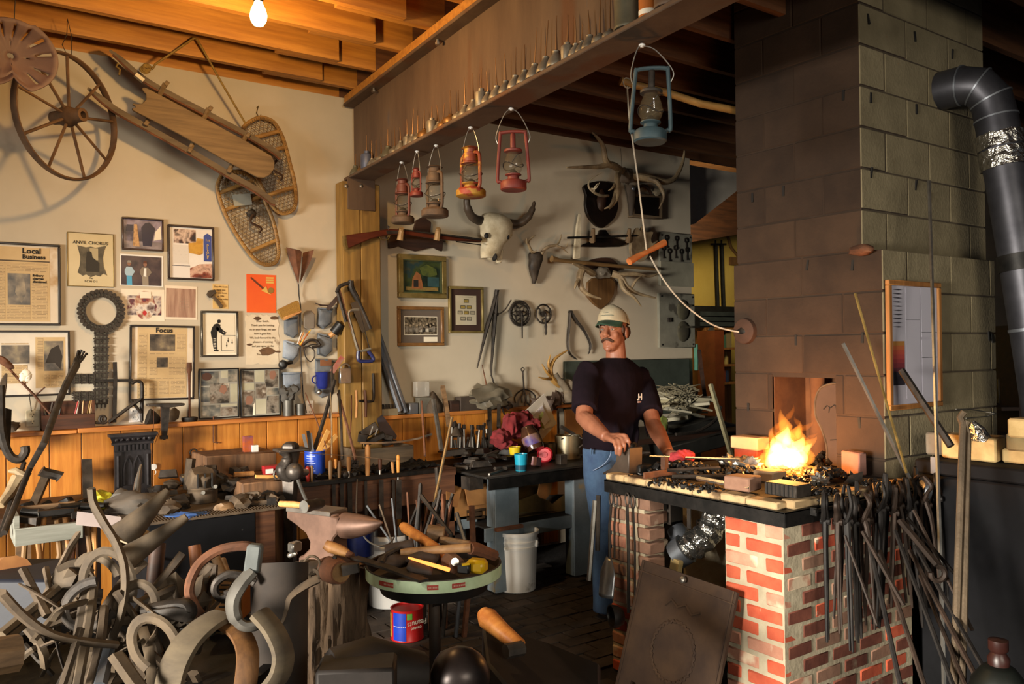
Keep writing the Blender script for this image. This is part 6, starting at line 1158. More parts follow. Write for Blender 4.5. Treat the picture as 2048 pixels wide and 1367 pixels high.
p=q(2026,812);solo('paint_tin','tan paint tin with a red lid on the dark shelf','tin',B().lathe([(0,0),(.06,0),(.06,.13),(0,.13)],14,MX.Translation(p+V((0,0,.012)))),PAPER);p=q(2008,812);solo('dark_bottle','dark bottle beside the paint tin','bottle',B().lathe([(0,0),(.035,0),(.035,.15),(.012,.2),(.012,.25),(0,.25)],12,MX.Translation(p+V((0,0,.012)))),mat('navy_glass','141c2a',rough=.2,bump=0))
# ========== the smith
mq=lambda x,y,d:PD(1120+x/3.418,560+y/3.418,d)
Fh=V((F0.x,F0.y,0));Rh=V((R0.x,R0.y,0));UZ=V((0,0,1))
bf=(-Fh*math.cos(math.radians(42))+Rh*math.sin(math.radians(42))).normalized();bs2=(Rh*math.cos(math.radians(42))+Fh*math.sin(math.radians(42))).normalized()
hf=(-Fh*math.cos(math.radians(30))-Rh*math.sin(math.radians(30))).normalized();hl_=UZ.cross(hf).normalized()
hf=(hf+UZ*.02).normalized()
pel=PD(1220,905,4.66);pel.z=.97
man=T('person','man in a beige and green cap, dark t-shirt and jeans behind the forge, looking aside','person',(pel.x,pel.y,0))
def remesh(o,vox,it=4,f=.5):
 md=o.modifiers.new('Remesh','REMESH');md.mode='VOXEL';md.voxel_size=vox;md.use_smooth_shade=True
 if it:s=o.modifiers.new('Smooth','SMOOTH');s.iterations=it;s.factor=f
 return o
SKIN=mat('skin','80503c','99664e',rough=.5,scale=9,bump=.12,bscale=60,c3='a8745a')
C=mq(362,345,4.66)
hp=lambda f,l,u:C+hf*f+hl_*l+UZ*u
neck0=mq(385,560,4.68);sR=mq(178,590,4.52);sL=mq(560,625,4.84)
eR,wR=mq(165,940,4.34),mq(318,1070,4.02);eL,wL=mq(640,990,4.55),mq(742,1180,4.18)
b=B()
def ell(c,r,m3,sub=3):
 M=basis((0,0,0),*m3);b.blob(c,r,0,sub,0,M)
HB=(hl_,hf,UZ)
ell(hp(-.008,0,.035),(.073,.092,.088),HB);ell(hp(.02,0,-.045),(.058,.070,.060),HB);ell(hp(.045,0,-.088),(.040,.042,.032),HB);ell(hp(.076,0,-.103),(.020,.016,.016),HB)
for s in(-1,1):
 ell(hp(.048,s*.034,-.026),(.02,.024,.024),HB);ell(hp(.070,s*.028,.024),(.024,.013,.008),HB);ell(hp(-.012,s*.078,-.012),(.008,.020,.032),HB);ell(hp(.098,s*.013,-.031),(.009,.009,.008),HB)
b.tube([hp(.082,0,.018),hp(.096,0,-.002),hp(.112,0,-.026),hp(.100,0,-.038)],[.010,.011,.014,.010],10)
b.tube([hp(.078,-.024,-.066),hp(.090,0,-.063),hp(.078,.024,-.066)],[.005,.008,.005],8);b.tube([hp(.076,-.020,-.077),hp(.087,0,-.077),hp(.076,.020,-.077)],[.005,.008,.005],8)
b.tube([hp(-.02,0,-.03),C.lerp(neck0,.6)-hf*.01,neck0-UZ*.02,neck0-UZ*.12],[.056,.056,.062,.09],16)
sR=sR-UZ*.045;sL=sL-UZ*.045;ch0=(sR+sL)/2+UZ*.02
b.tube([ch0+UZ*.01-bf*.01,ch0-UZ*.1,(ch0+pel)/2,pel],[.07,.10,.10,.10],16);b.tube([sR-bs2*.02,ch0,sL+bs2*.02],[.035,.05,.035],12)
def limb(a,e,w,r):
 b.tube([a,a.lerp(e,.5),e,e.lerp(w,.3),e.lerp(w,.7),w],r,14)
limb(sR,eR,wR,[.045,.047,.046,.048,.036,.028]);limb(sL,eL,wL,[.045,.046,.044,.046,.036,.028])
def hand(w,palm,knk,tips,thumb,wd):
 """palm slab from the wrist to four knuckles, then three-jointed fingers"""
 k0,k3=knk[0],knk[3]
 for k in knk:b.tube([w,w.lerp(k,.5),k],[.021,.016,.0125],10)
 b.tube([w.lerp(k0,.7),w.lerp(k3,.7)],[.015,.014],8)
 for k,(m_,t)in zip(knk,tips):pts=smooth([k,k.lerp(m_,.5),m_,t],3);b.tube(pts,[.0115-.0042*i/(len(pts)-1)for i in range(len(pts))],10)
 b.tube(smooth([w.lerp(k0,.25)]+thumb,3),[.015]*3+[.0125]*3+[.010]*3+[.0075],10)
kn=[mq(448,1062,3.94),mq(425,1085,3.93),mq(400,1098,3.92),mq(372,1102,3.92)]
hand(wR,None,kn,[(mq(468,1100,3.91),mq(471,1140,3.93)),(mq(442,1130,3.9),mq(436,1172,3.92)),(mq(414,1150,3.89),mq(407,1200,3.91)),(mq(382,1145,3.89),mq(383,1190,3.91))],[mq(410,1060,4.00),mq(455,1085,4.02),mq(480,1118,4.02)],.08)
kn=[mq(800,1182,4.06),mq(795,1200,4.05),mq(788,1215,4.05),mq(780,1228,4.06)]
hand(wL,None,kn,[(mq(835,1190,4.02),mq(838,1222,4.03)),(mq(828,1212,4.01),mq(828,1240,4.03)),(mq(818,1228,4.02),mq(815,1252,4.04)),(mq(805,1240,4.03),mq(800,1260,4.05))],[mq(785,1185,4.1),mq(820,1195,4.1),mq(838,1208,4.08)],.08)
fR,fL=PZ(1212,1232,0),V((0,0,0));fR=V((fR.x,fR.y,.06));hR,hL2=pel-bs2*.09-UZ*.03,pel+bs2*.09-UZ*.03;fL=V((pel.x,pel.y,.06))+bs2*.12+bf*.06
for h_,f_ in((hR,fR),(hL2,fL)):b.tube([h_,h_.lerp(f_,.5)+bf*.02,f_],[.075,.055,.04],12)
remesh(part('body',b,SKIN,man,w=1),.0046,3)
TEE=mat('tshirt','110b11','1a1119',rough=.95,spec=.1,scale=5,bump=.25,bscale=14,bd=.02)
b=B();up_=ch0
def sec(z,c,w_,d_):return[c+bs2*(w_*math.cos(2*math.pi*k/28))+bf*(d_*math.sin(2*math.pi*k/28))+UZ*(z-c.z)for k in range(28)]
pl,ct_=V((pel.x,pel.y,0)),V((ch0.x,ch0.y,0))
secs=[]
for z,t,w_,d_ in((.955,0,.168,.125),(.97,0,.178,.132),(1.03,.1,.180,.134),(1.12,.3,.185,.132),(1.22,.55,.195,.132),(1.32,.8,.205,.128),(1.385,.92,.205,.115),(1.42,1,.175,.092),(1.45,1.0,.12,.076),(1.468,1.0,.08,.066)):
 c=pl.lerp(ct_,t);secs+=sec(z,V((c.x,c.y,z)),w_,d_)
n=len(b.v);b.v+=secs;m_=len(secs)//28
for i in range(m_-1):
 for k in range(28):b.f.append([n+i*28+k,n+i*28+(k+1)%28,n+(i+1)*28+(k+1)%28,n+(i+1)*28+k])
b.f.append([n+k for k in range(28)][::-1]);b.f.append([n+(m_-1)*28+k for k in range(28)])
b.tube([sR+bs2*.07-UZ*.0,sR+bs2*.02+UZ*.012,sR-UZ*.03,sR.lerp(eR,.55),sR.lerp(eR,.82)],[.06,.074,.076,.072,.070],18);b.tube([sL-bs2*.07,sL-bs2*.02+UZ*.012,sL-UZ*.03,sL.lerp(eL,.5),sL.lerp(eL,.78)],[.06,.072,.074,.072,.070],18)
b.tube([sR-UZ*.005,ch0-UZ*.0-bf*.015,sL-UZ*.005],[.07,.08,.07],16)
for i in range(9):
 a=ch0.lerp(sR if i%2 else sL,R_.uniform(.1,.5))-UZ*R_.uniform(.12,.25)+bf*.115;e=a-UZ*R_.uniform(.12,.25)+bs2*R_.uniform(-.06,.06)+bf*.012;b.tube([a-bf*.012,a.lerp(e,.5),e-bf*.014],[.004,.013,.005],8)
remesh(part('tshirt',b,TEE,man,w=1),.008,5)
part('collar',B().tube([neck0-UZ*.042+(bs2*.078*math.cos(k*.2618)+bf*(.07*math.sin(k*.2618)+.012)-UZ*(.03*max(0,math.sin(k*.2618))))for k in range(24)],.009,8,closed=True),TEE,man,w=1)
lg=mq(548,800,4.62);Ml=basis((0,0,0),bs2,UZ,bf)
o=text('H',.05,WHITEC,man,MW[man.name].inverted()@lg,Ml.to_euler(),bold=.002);o=text('.',.05,WHITEC,man,MW[man.name].inverted()@(lg-bs2*.022),Ml.to_euler(),bold=.002)
part('chest_print',B().box(lg-UZ*.026+bf*-.002,(.035,.008,.006),Ml),mat('print_pale_red','b08a80',bump=0),man,w=1)
JEAN=mat('jeans','2c4060','44607f',rough=.9,scale=7,bump=.25,bscale=200,c3='6c84a2')
b=B();b.blob(pel-UZ*.03,(.155,.12,.11),0,3,0,basis((0,0,0),bs2,bf,UZ));b.tube([pel-UZ*.06,pel+UZ*.02],[.13,.125],20)
for h_,f_ in((hR,fR),(hL2,fL)):b.tube([h_+UZ*.03,h_-UZ*.12,h_.lerp(f_,.5)+bf*.02,h_.lerp(f_,.8),V((f_.x,f_.y,.09)),V((f_.x,f_.y,.03))],[.095,.092,.076,.070,.073,.076],18)
remesh(part('jeans',b,JEAN,man,w=1),.009,4)
st_=mq(345,1170,4.46);part('pocket_seam',B().tube(smooth([mq(348,1165,4.50),mq(338,1210,4.49),mq(290,1265,4.49),mq(225,1300,4.50)],4),.0022,5),mat('thread','7f8fae',bump=0),man,w=1);part('belt_loop',B().tube([mq(212,1150,4.49),mq(212,1190,4.49)],.005,5),JEAN,man,w=1)
for f_ in(fR,fL):part('boot',B().blob(V((f_.x,f_.y,.05))+bf*.06,(.05,.14,.055),2,3,.05,basis((0,0,0),bs2,bf,UZ)),mat('boot','2a1d14','3d2a1c',rough=.6),man,w=1)
CAPB=mat('cap_beige','948a72','aba087',rough=.95,scale=8,bump=.2,bscale=120);CAPG=mat('cap_green','1e3a2c','2b4c3a',rough=.9,scale=8,bump=.2,bscale=120)
b=B()
def dome(u,v):
 a=2*math.pi*u;e=math.pi/2*v;ce=math.cos(e)**.82;return hp(-.008+.102*ce*math.sin(a),.084*ce*math.cos(a),.040+(.012*math.sin(a))+.094*math.sin(e))
o=part('cap_crown',b.grid(dome,32,10),CAPB,man,w=1);md=o.modifiers.new('Solidify','SOLIDIFY');md.thickness=.004
b=B();b.grid(lambda u,v:hp(.078*math.sin(math.pi*(.12+.76*u))+.01+v*(.085*math.sin(math.pi*u)**.6),.084*math.cos(math.pi*(.12+.76*u))*(1-.08*v),.048-.014*v+.012*math.sin(math.pi*u)*(1-v)-.020*abs(u-.5)*2*v),20,6);o=part('cap_brim',b,CAPG,man,w=1);md=o.modifiers.new('Solidify','SOLIDIFY');md.thickness=.005
part('cap_button',B().blob(hp(-.008,0,.136),.007,1,1,0),CAPB,man,w=1)
for v,w_ in((.098,.030),(.082,.040)):part('cap_stitching',B().tube([hp(.086-(.098-v)*-.55-(abs(k-6)/6)**2*.010*(w_/.03),-w_*(k-6)/6,v+R_.uniform(-.002,.002))for k in range(13)],.0022,4),mat('cap_thread','3f4a40',bump=0),man,w=1)
HAIR=mat('hair_brown','2c1a10','4a2e1c',rough=.7,scale=30,stretch=(1,1,.2),bump=.6)
b=B()
for s in(-1,1):b.blob(hp(-.035,s*.070,-.006),(.014,.044,.038),4,3,.15,basis((0,0,0),*HB));b.blob(hp(.014,s*.068,.008),(.009,.014,.026),4,2,.1,basis((0,0,0),*HB))
b.blob(hp(-.075,0,-.02),(.06,.028,.05),4,3,.1,basis((0,0,0),*HB));remesh(part('hair',b,HAIR,man,w=1),.004,2)
part('moustache',B().tube(smooth([hp(.074,-.036,-.066),hp(.093,-.018,-.053),hp(.101,0,-.049),hp(.093,.018,-.053),hp(.074,.036,-.066)],4),[.003]+[.0075]*15+[.003],8,flat=1.0),HAIR,man,w=1)
for s in(-1,1):
 part('eye',B().blob(hp(.0745,s*.031,.006),.0105,1,2,0),mat('eye_white','a08f80',rough=.3,bump=0),man,w=1);part('iris',B().blob(hp(.0815,s*.031+.0,.006),.0052,1,2,0),mat('iris','2c3a3e',rough=.2,bump=0),man,w=1)
 part('eyelid',B().tube([hp(.072,s*.031-.014,.009),hp(.083,s*.031,.0125),hp(.072,s*.031+.014,.009)],[.003,.0042,.003],6).tube([hp(.072,s*.031-.013,.002),hp(.082,s*.031,-.001),hp(.072,s*.031+.013,.002)],[.0025,.003,.0025],6),SKIN,man,w=1);part('eyebrow',B().tube([hp(.082,s*.012,.024),hp(.086,s*.03,.030),hp(.068,s*.052,.025)],[.003,.0042,.002],6),HAIR,man,w=1)
b=B();gp=mq(815,1205,4.04)
for i,(dx,dy,r_)in enumerate(((0,0,.04),(30,-8,.032),(60,-10,.03),(-28,12,.03),(20,22,.032),(75,18,.02),(-10,34,.028),(45,40,.024))):b.blob(gp+R0*(dx/3.418*4.04/1650)-UZ*(dy/3.418*4.04/1650),(r_,r_,r_*.8),i,3,.3)
o=solo('red_glove','crumpled red work glove holding the bright rod in his hand','glove',b,mat('red_cotton','7d1d22','a8343a',rough=.95,scale=20,bump=.5,c3='c4606a'));remesh(o,.005,1)
# ========== benches along the wall
z6=lambda x,y,Y=4.42:PY(560+x/5.944,780+y/5.944,Y)
z7=lambda x,y,Y=4.6:PY(860+x/5.944,760+y/5.944,Y)
z8=lambda x,y,d=3.2:PD(680+x/5.944,980+y/5.944,d)
z9=lambda x,y,Y=4.3:PY(880+x/4.882,920+y/4.882,Y)
rr=random.Random(31)
def stick(name,label,cat,pts,r,m,n=6,flat=1.0,up=None,**k):return solo(name,label,cat,B().tube(pts,r,n,flat=flat,up=up),m,**k)
APR=wood('apron_wood','44291a','684229',axis=0,rough=.7)
mb=T('tool_bench','brown wooden bench with a black steel tool rail along its front','bench',(2.0,4.7,0))
part('top',B().bx((1.545,4.46,.74),(2.68,4.955,.785)),APR,mb,w=1);part('apron',B().bx((1.5,4.47,.585),(2.68,4.5,.74)),APR,mb,w=1,bev=.003)
part('tool_rail',B().bx((1.6,4.395,.775),(2.55,4.405,.80)).bx((1.6,4.435,.775),(2.55,4.445,.80)),IRONB,mb,w=1,bev=.002)
for x in(1.52,2.2,2.6):part('leg',B().bx((x,4.5,0),(x+.09,4.59,.74)),APR,mb,w=1);part('leg',B().bx((x,4.95,0),(x+.09,5.04,.74)),APR,mb,w=1)
HW=[TANW,mat('red_handle','7d1e16','96281c',rough=.4),wood('brown_handle','5e4428','806038',axis=2),wood('orange_handle','b5742c','d49444',axis=2),wood('dark_handle','3d2214','5a3420',axis=2)]
for i,(x,y0,y1,w_,m,l,fer)in enumerate(((330,905,1085,25,1,'red handled file standing in the tool rail beside the vise',0),(378,895,1085,18,2,'brown handled file beside the red one in the tool rail',0),(600,828,1055,24,2,'tan handled file with a hanging hole in the tool rail',0),(660,815,930,18,3,'yellow handle in the tool rail before the blue can',0),(705,835,1040,20,2,'short brown handled file next to the yellow handle in the tool rail',0),(818,788,960,24,0,'tan handled tool with a ball ferrule in the tool rail',2),(1042,645,1035,30,0,'big long wooden handle towering in the tool rail',0),(1190,810,950,22,4,'dark handled chisel with a bright ferrule in the tool rail',1),(1350,848,1010,18,0,'leaning tan handle in the tool rail beside the yellow chisel',0),(1405,765,990,22,3,'bright yellow chisel handle with a hole, last in the tool rail',1))):
 a,b_=z6(x,y1),z6(x+(0 if i!=8 else-18),y0);r=T('hand_tool',l,'tool',a,None,'tools in the tool rail');s=w_/5.944*4.8/1650
 part('handle',B().tube([a,a.lerp(b_,.3),a.lerp(b_,.6),a.lerp(b_,.92),b_],[s*.75,s*1.0,s*1.1,s*1.05,s*.5],10),HW[m],r,w=1)
 if fer:part('ferrule',B().tube([a-UZ*.0,a-UZ*.035],[s*.7,s*.75],10),STEEL,r,w=1)
 if fer==2:part('ball',B().blob(a-UZ*.02+R0*-.02,.024,1,2,0),IRON,r,w=1)
 x2,wd,yb=((610,75,1420),(610,30,1300),(640,40,1380),(720,30,1300),(735,45,1440),(830,55,1450),(1022,30,1400),(1205,55,1420),(1350,30,1350),(1412,70,1450))[i]
 if i not in(0,1,3):p,q=z6(x2,1060),z6(x2,yb+80);part('blade',B().box((p+q)/2,(wd/5.944*4.8/1650,.008,(p-q).length)),IRON,r,w=1)
cn=T('blue_can','blue printed tin can holding paint sticks on the tool bench','can',z6(415,950,4.56));p=z6(415,950,4.62);rc=z6(530,800,4.62).x-z6(415,800,4.62).x
hcan=z6(415,715,4.62).z-.787;p.z=.787
part('shell',B().lathe([(0,0),(rc,0),(rc,hcan),(rc*.97,hcan),(rc*.95,.01),(0,.01)],24,MX.Translation(p)),mat('can_blue_print','10308c','2048b4',rough=.35,bump=0),cn,w=1)
b=B()
for k in range(7):aa=math.radians(-160);b.tube([p+V((math.cos(aa+t*.13)*rc*1.005,math.sin(aa+t*.13)*rc*1.005,hcan*(.3+.09*k)))for t in range(8-(k%3))],.003,4)
part('label_lines',b,mat('label_pale','9aa6d8',bump=0),cn,w=1,kind='stuff')
PST=mat('paint_stick','c48f4c','d9a860',rough=.7,scale=4,stretch=(3,3,1));GSL=mat('grey_slat','57595a','74767a',rough=.5)
for x0,y0,x1,y1,m,l in((430,720,575,475,PST,'paler upright paint stick in the blue can'),(460,720,670,535,PST,'paint stick leaning farthest over in the blue can'),(340,720,275,520,GSL,'grey slat leaning away from the paint sticks in the blue can'),(370,710,330,480,IRON,'dark steel strip among the slats in the blue can'),(390,700,360,510,GSL,'second grey slat in the blue can')):solo('paint_stick' if m==PST else 'grey_strip',l,'stick',B().tube([z6(x0,y0+60,4.62),z6(x1,y1,4.66)],.018 if m==PST else .012,4,flat=.3,up=(0,1,0)),m)
tr=T('wooden_trough','long grey wooden trough at the back of the tool bench','trough',z6(1240,870,4.78));TRW=wood('trough_wood','4a4034','6b5d4a',axis=0)
a,b_=z6(905,870,4.75),z6(1590,650,4.75);part('front',B().bx((a.x,4.75,.79),(b_.x,4.77,b_.z)),TRW,tr,w=1,bev=.003);part('end_panel',B().bx((b_.x-.02,4.77,.79),(b_.x,5.0,b_.z)),TRW,tr,w=1);part('end_panel',B().bx((a.x,4.77,.79),(a.x+.02,5.0,b_.z)),TRW,tr,w=1);part('bottom',B().bx((a.x+.02,4.77,.79),(b_.x-.02,5.0,.805)),TRW,tr,w=1)
stick('steel_strip','long springy steel strip lying on the wooden trough','strip',[z6(950,625,4.72),z6(1190,625,4.72),z6(1450,610,4.72),z6(1650,570,4.72),z6(1805,520,4.72)],.008,STEEL,4)
solo('steel_sheet','dark triangular steel sheet standing on the wooden trough','sheet',B().prism([(z6(x,y,4.9).x,z6(x,y,4.9).z)for x,y in((1150,340),(1210,290),(1385,540),(1370,580),(1200,560))],.008,basis((0,4.9,0),(1,0,0),(0,0,1),(0,-1,0))),mat('blue_steel','3d393c','56515a',rough=.5,metal=.5))
for i,(x,y,w_,h_)in enumerate(((1060,480,240,120),(1120,580,300,70),(1260,560,180,80),(980,560,120,130),(1300,620,180,60))):
 c=z6(x,y,4.86);solo('iron_offcut',ORD[i]+' dark angular iron offcut heaped in the wooden trough','iron offcut',B().box(c,(w_*.00048,.06,h_*.00045),rot(rr.uniform(-20,20),rr.uniform(-35,35),rr.uniform(-30,30))).jit(.006,18),IRON,bev=.004,group='iron offcuts in the trough')
stick('triangle_bar','bent bright triangle bar in the wooden trough','bar',[z6(*q,4.7)for q in((1105,430),(1070,530),(1130,535),(1160,460))],.007,STEEL);stick('taut_wire','thin wire stretched from the vise across the tool handles','wire',[z6(240,740,4.3),z6(560,762,4.33),z6(900,785,4.36),z6(1370,832,4.39)],.0025,STEEL,4)
cu=B();[cu.tube(smooth([z6(880+rr.uniform(-90,60),880+rr.uniform(-50,40),4.55)for _ in range(5)],4),.003,4)for k in range(9)];solo('wire_tangle','tangle of thin wire on the tool bench','wire',cu,IRON,kind='stuff')
solo('iron_clutter','small loose black iron bits strewn over the tool bench','scrap',(lambda b:[b.blob((rr.uniform(1.65,2.6),rr.uniform(4.5,4.72),.80),(rr.uniform(.012,.05),rr.uniform(.012,.03),rr.uniform(.01,.03)),k,1,.4)for k in range(130)]and b)(B()),IRONB,kind='stuff',ang=20)
vs=T('leg_vise','heavy iron leg vise with a ball-ended screw at the bench corner','vise',z6(130,1340,4.2));VI=mat('vise_iron','3a3430','5c544d',rough=.45,metal=.6,scale=10,bump=.2)
v_=lambda x,y,o=0:z6(x,y,4.2+o)
part('jaw',B().tube([v_(125,705),v_(125,660),v_(125,612)],[.052,.052,.036],4,up=(1,1,0)).tube([v_(130,700,.06),v_(130,640,.06)],.05,4,up=(1,1,0)),VI,vs,w=1,bev=.01);part('jaw_plate',B().box(v_(130,705),(.16,.11,.014)),VI,vs,w=1,bev=.003)
part('front_arm',B().tube(smooth([v_(20,720),v_(80,770),v_(75,860),v_(25,930),v_(50,1000),v_(120,1020)],4),[.022]*6+[.03]*6+[.034]*9,10),VI,vs,w=1);part('rear_arm',B().tube([v_(140,700,.05),v_(150,850,.05),v_(140,1000,.05)],[.045,.03,.04],8),VI,vs,w=1)
part('screw_ball',B().blob(v_(175,965,-.05),.046,1,3,0),VI,vs,w=1);part('screw',B().tube([v_(175,965,-.05),v_(310,975,.05)],.018,10),STEEL,vs,w=1);part('handle',B().tube([v_(205,1040,-.06),v_(260,1190,-.06),v_(325,1340,-.06)],.010,8),STEEL,vs,w=1);part('leg',B().tube([v_(125,1020,.03),v_(120,1340,.03),(v_(120,1340,.03).x,4.23,0)],[.045,.036,.03],4,up=(1,1,0)),VI,vs,w=1)
vp=T('vise_block','big cracked brown timber block standing behind the leg vise','timber block',(1.45,4.55,0));CRK=wood('cracked_timber','4c3523','775538',axis=2,rough=.8,bump=.4)
part('block',B().bx((1.30,4.30,.757),(1.53,4.75,.845)).jit(.004,9),CRK,vp,w=1,bev=.006);part('post',B().bx((1.45,4.32,0),(1.535,4.4,.757)),CRK,vp,w=1);part('upper_block',B().bx((1.22,4.7,.84),(1.62,5.0,.95)).jit(.005,9),CRK,vp,w=1,bev=.005)
q2=lambda x,y,Y=4.45:PY(300+x/4.876,860+y/4.876,Y)
solo('red_box','small red and white carton on the timber block','box',B().box(q2(1200,385,4.5)+V((0,0,0)),(.11,.05,.05)),mat('carton_red','8c1c20','a8262a',rough=.5,bump=0));solo('white_label','white end label of the red carton on the timber block','label',B().box(q2(1165,400,4.46),(.04,.004,.025)),WHITEC);solo('orange_box','orange and blue upright box standing behind the timber block','box',B().box(q2(955,190,4.8),(.05,.04,.16)),mat('carton_orange','a8501c','2c3a66',rough=.5,scale=9,bump=0));solo('white_block','white upright block beside the orange box','block',B().box(q2(1020,228,4.78),(.035,.03,.10)),WHITEC)
stick('wood_lath','short pale wooden lath lying on the timber block','lath',[q2(1030,450,4.4),q2(1240,452,4.4)],.012,PST,4);stick('loose_tool','brown tool handle lying on the timber block behind the lath','handle',[q2(820,432,4.5),q2(1010,420,4.5)],.014,TANW,8);solo('eye_bolt','bright steel eye bolt on the timber block','bolt',B().tube([q2(1240,430,4.33)+V((.018*math.cos(k*.628),0,.026*math.sin(k*.628)))for k in range(10)],.005,6,closed=True),STEEL)
for i in range(7):stick('iron_bit',ORD[i]+' dark iron rod end from the wall side on the timber block','iron bar',[q2(900+i*50,460+rr.uniform(-20,30),4.6-i*.03),q2(1040+i*45,420+rr.uniform(0,60),4.55-i*.03)],rr.uniform(.006,.013),IRON,group='rod ends on the timber block')
for i,(a,b_,rd,m,l)in enumerate((((905,0,4.93),(905,330,4.9),.008,TANW,'long file with a pale handle hanging on the post'),((1010,0,4.93),(1020,320,4.9),.009,HW[4],'long rasp with a dark handle hanging on the post'),((620,-300,4.85),(590,330,4.7),.005,IRON,'thin rod leaning on the post beside the blue mug'),((650,-120,4.8),(410,700,4.66),.013,IRON,'dark bar leaning over the blue can'),((690,40,4.8),(900,830,4.5),.009,RUST,'rusty rod slanting down across the post foot'),((700,0,4.8),(740,820,4.55),.008,IRON,'dark rod standing steeply before the post'),((600,30,4.75),(615,800,4.55),.005,STEEL,'slim upright rod just behind the blue can'),((300,30,4.9),(560,700,4.6),.004,RUST,'thin bent wire rising from the blue can'),((850,60,4.85),(835,520,4.8),.004,RUST,'thin rusty wire hanging down the post'))):stick('slim_rod',l,'rod',[z6(*a[:2],a[2]),z6((a[0]+b_[0])/2+8,(a[1]+b_[1])/2,(a[2]+b_[2])/2),z6(*b_[:2],b_[2])],rd,m)
p5=lambda x,y,o=.18:W(540+x/4.271,540+y/4.271,o)
hs=T('hacksaw','grey hacksaw with a dark blue grip hanging on the post','saw',p5(810,770));HSM=mat('saw_grey','7d7568','958c7c',rough=.4,metal=.4)
part('saw_frame',B().tube(smooth([p5(760,335),p5(700,340),p5(670,375),p5(700,500),p5(745,660),p5(770,690),p5(860,670)],3),.009,6),HSM,hs,w=1);part('blade',B().tube([p5(765,345),p5(850,670)],.007,4,flat=.3),IRON,hs,w=1);part('handle',B().tube(smooth([p5(755,690),p5(752,745),p5(770,775),p5(870,775),p5(880,745),p5(840,690)],3),.012,8),mat('saw_grip','20244c','2c3060',rough=.4),hs,w=1)
bw=T('bow_saw','old black bow saw and bit brace hanging on the post behind the hacksaw','saw',p5(640,300));part('bow',B().tube(smooth([p5(570,190),p5(600,135),p5(680,105),p5(690,90),p5(700,160),p5(760,270),p5(860,500)],4),[.012]*12+[.018]*8+[.011]*5,8),IRON,bw,w=1);part('stay',B().tube([p5(580,190),p5(650,440)],.012,5),IRON,bw,w=1);part('blade',B().tube([p5(590,160),p5(640,340),p5(760,680)],.008,4),RUST,bw,w=1);part('web',B().tube([p5(720,270),p5(820,520)],.04,4,flat=.15,up=(0,1,0)),mat('saw_brown','3b2f22','4c3d2c',rough=.6),bw,w=1)  # the saw web is a thin strip in plain dark brown
solo('box_of_blades','red and white packet of blades hung on the post','packet',B().tube([p5(530,870),p5(620,740)],.022,4,flat=.3,up=(0,1,0)),mat('packet','8f7d6c','a83a30',scale=12,rough=.5));solo('steel_padlock','shiny square steel padlock hanging on the post','padlock',B().box(p5(640,900),(.075,.03,.10)).tube(arc(p5(645,840),.03,0,180,8),.007,6),STEEL,bev=.008)
for i,(a,b_,rd,m,l)in enumerate((((880,400),(1160,1210),.017,GALV,'long grey steel bar leaning beside the post, outer one'),((900,580),(1110,1200),.022,GALV,'long grey pipe leaning beside the post, inner one'))):stick('leaning_bar',l,'bar',[p5(*a,.06),p5(*b_,.09)],rd,m,8)
solo('bar_finial','two small dark knobs on the end of the leaning bar by the post','knob',B().blob(p5(868,362,.1),.02,1,2,.1).blob(p5(890,412,.09),.022,2,2,.1),RUST);stick('bent_rod','bent black rod hooked at the foot of the post','rod',smooth([p5(880,880,.15),p5(885,1080,.15),p5(860,1120,.15),p5(760,1115,.15)],4),.009,IRON)
Lz=1.088
def onl(x0,x1,h,label,name,cat,m,d=.06,y=5.03,bev=.003,scale=z6):
 a,b_=scale(x0,250,y),scale(x1,250,y);return solo(name,label,cat,B().bx((a.x,y-d/2,Lz),(b_.x,y+d/2,Lz+h)),m,bev=bev)
tp=T('tap_block','pale block of drill taps on the ledge','tap block',(z6(1250,200,5.03).x,5.03,Lz));a,b_=z6(1130,200,5.03),z6(1378,200,5.03);part('block',B().bx((a.x,5.0,Lz),(b_.x,5.05,Lz+.045)),mat('tap_pale','7d735c','948a70'),tp,w=1)
for k in range(7):x=a.x+(b_.x-a.x)*(k+.6)/7.2;part('tap',B().tube([(x,5.025,Lz+.04),(x,5.025,Lz+.075)],.008,6),IRON,tp,w=1)
onl(1520,1620,.075,'small pale grey metal box on the ledge left of the big one','metal_box','box',GALV);onl(1630,1810,.11,'big grey metal box on the ledge','metal_box','box',mat('box_grey','565248','6a665a',rough=.6));a=z6(1640,0,5.04);solo('clear_case','clear plastic case standing on the grey metal boxes','case',B().bx((a.x-.03,5.0,Lz+.115),(a.x+.07,5.06,Lz+.22)),glass('clear_plastic','b5b0a6',.2,.45),bev=.004)
onl(220,325,.075,'small dark reddish block on the ledge behind the leaning bar','wood_block','block',DKW,scale=z7);onl(330,555,.10,'large dark wooden block on the ledge','wood_block','block',mat('block_dark','2e241c','40342a',rough=.8),.08,scale=z7)
solo('plastic_bag','crumpled dusty plastic bag on the ledge below the dividers','bag',B().blob(z7(700,200,5.0),(.16,.06,.10),6,3,.35,fr=2.6).jit(.01,14),mat('dusty_plastic','6b6455','857c6b',rough=.35,bump=.4));solo('grey_casting','grey cone-shaped casting on the ledge beside the metal box','casting',B().lathe([(.07,0),(.075,.05),(.05,.09),(.015,.14),(0,.15)],12,MX.Translation((z7(30,0,5.03).x,5.03,Lz))),DUST)
for i,(x,y,r_)in enumerate(((1290,240,.06),(1400,250,.07),(1480,200,.06),(1540,160,.05),(930,260,.03))):solo('scrap_lump',ORD[i]+' dark scrap lump on the ledge end toward the man','scrap',B().blob(z7(x,y+40,5.0),(r_,r_*.7,r_),i+3,2,.5,fr=2.5),mat('scrap_dark','2b2019','55453a',rough=.7,bump=.4),ang=25,group='scrap lumps on the ledge')
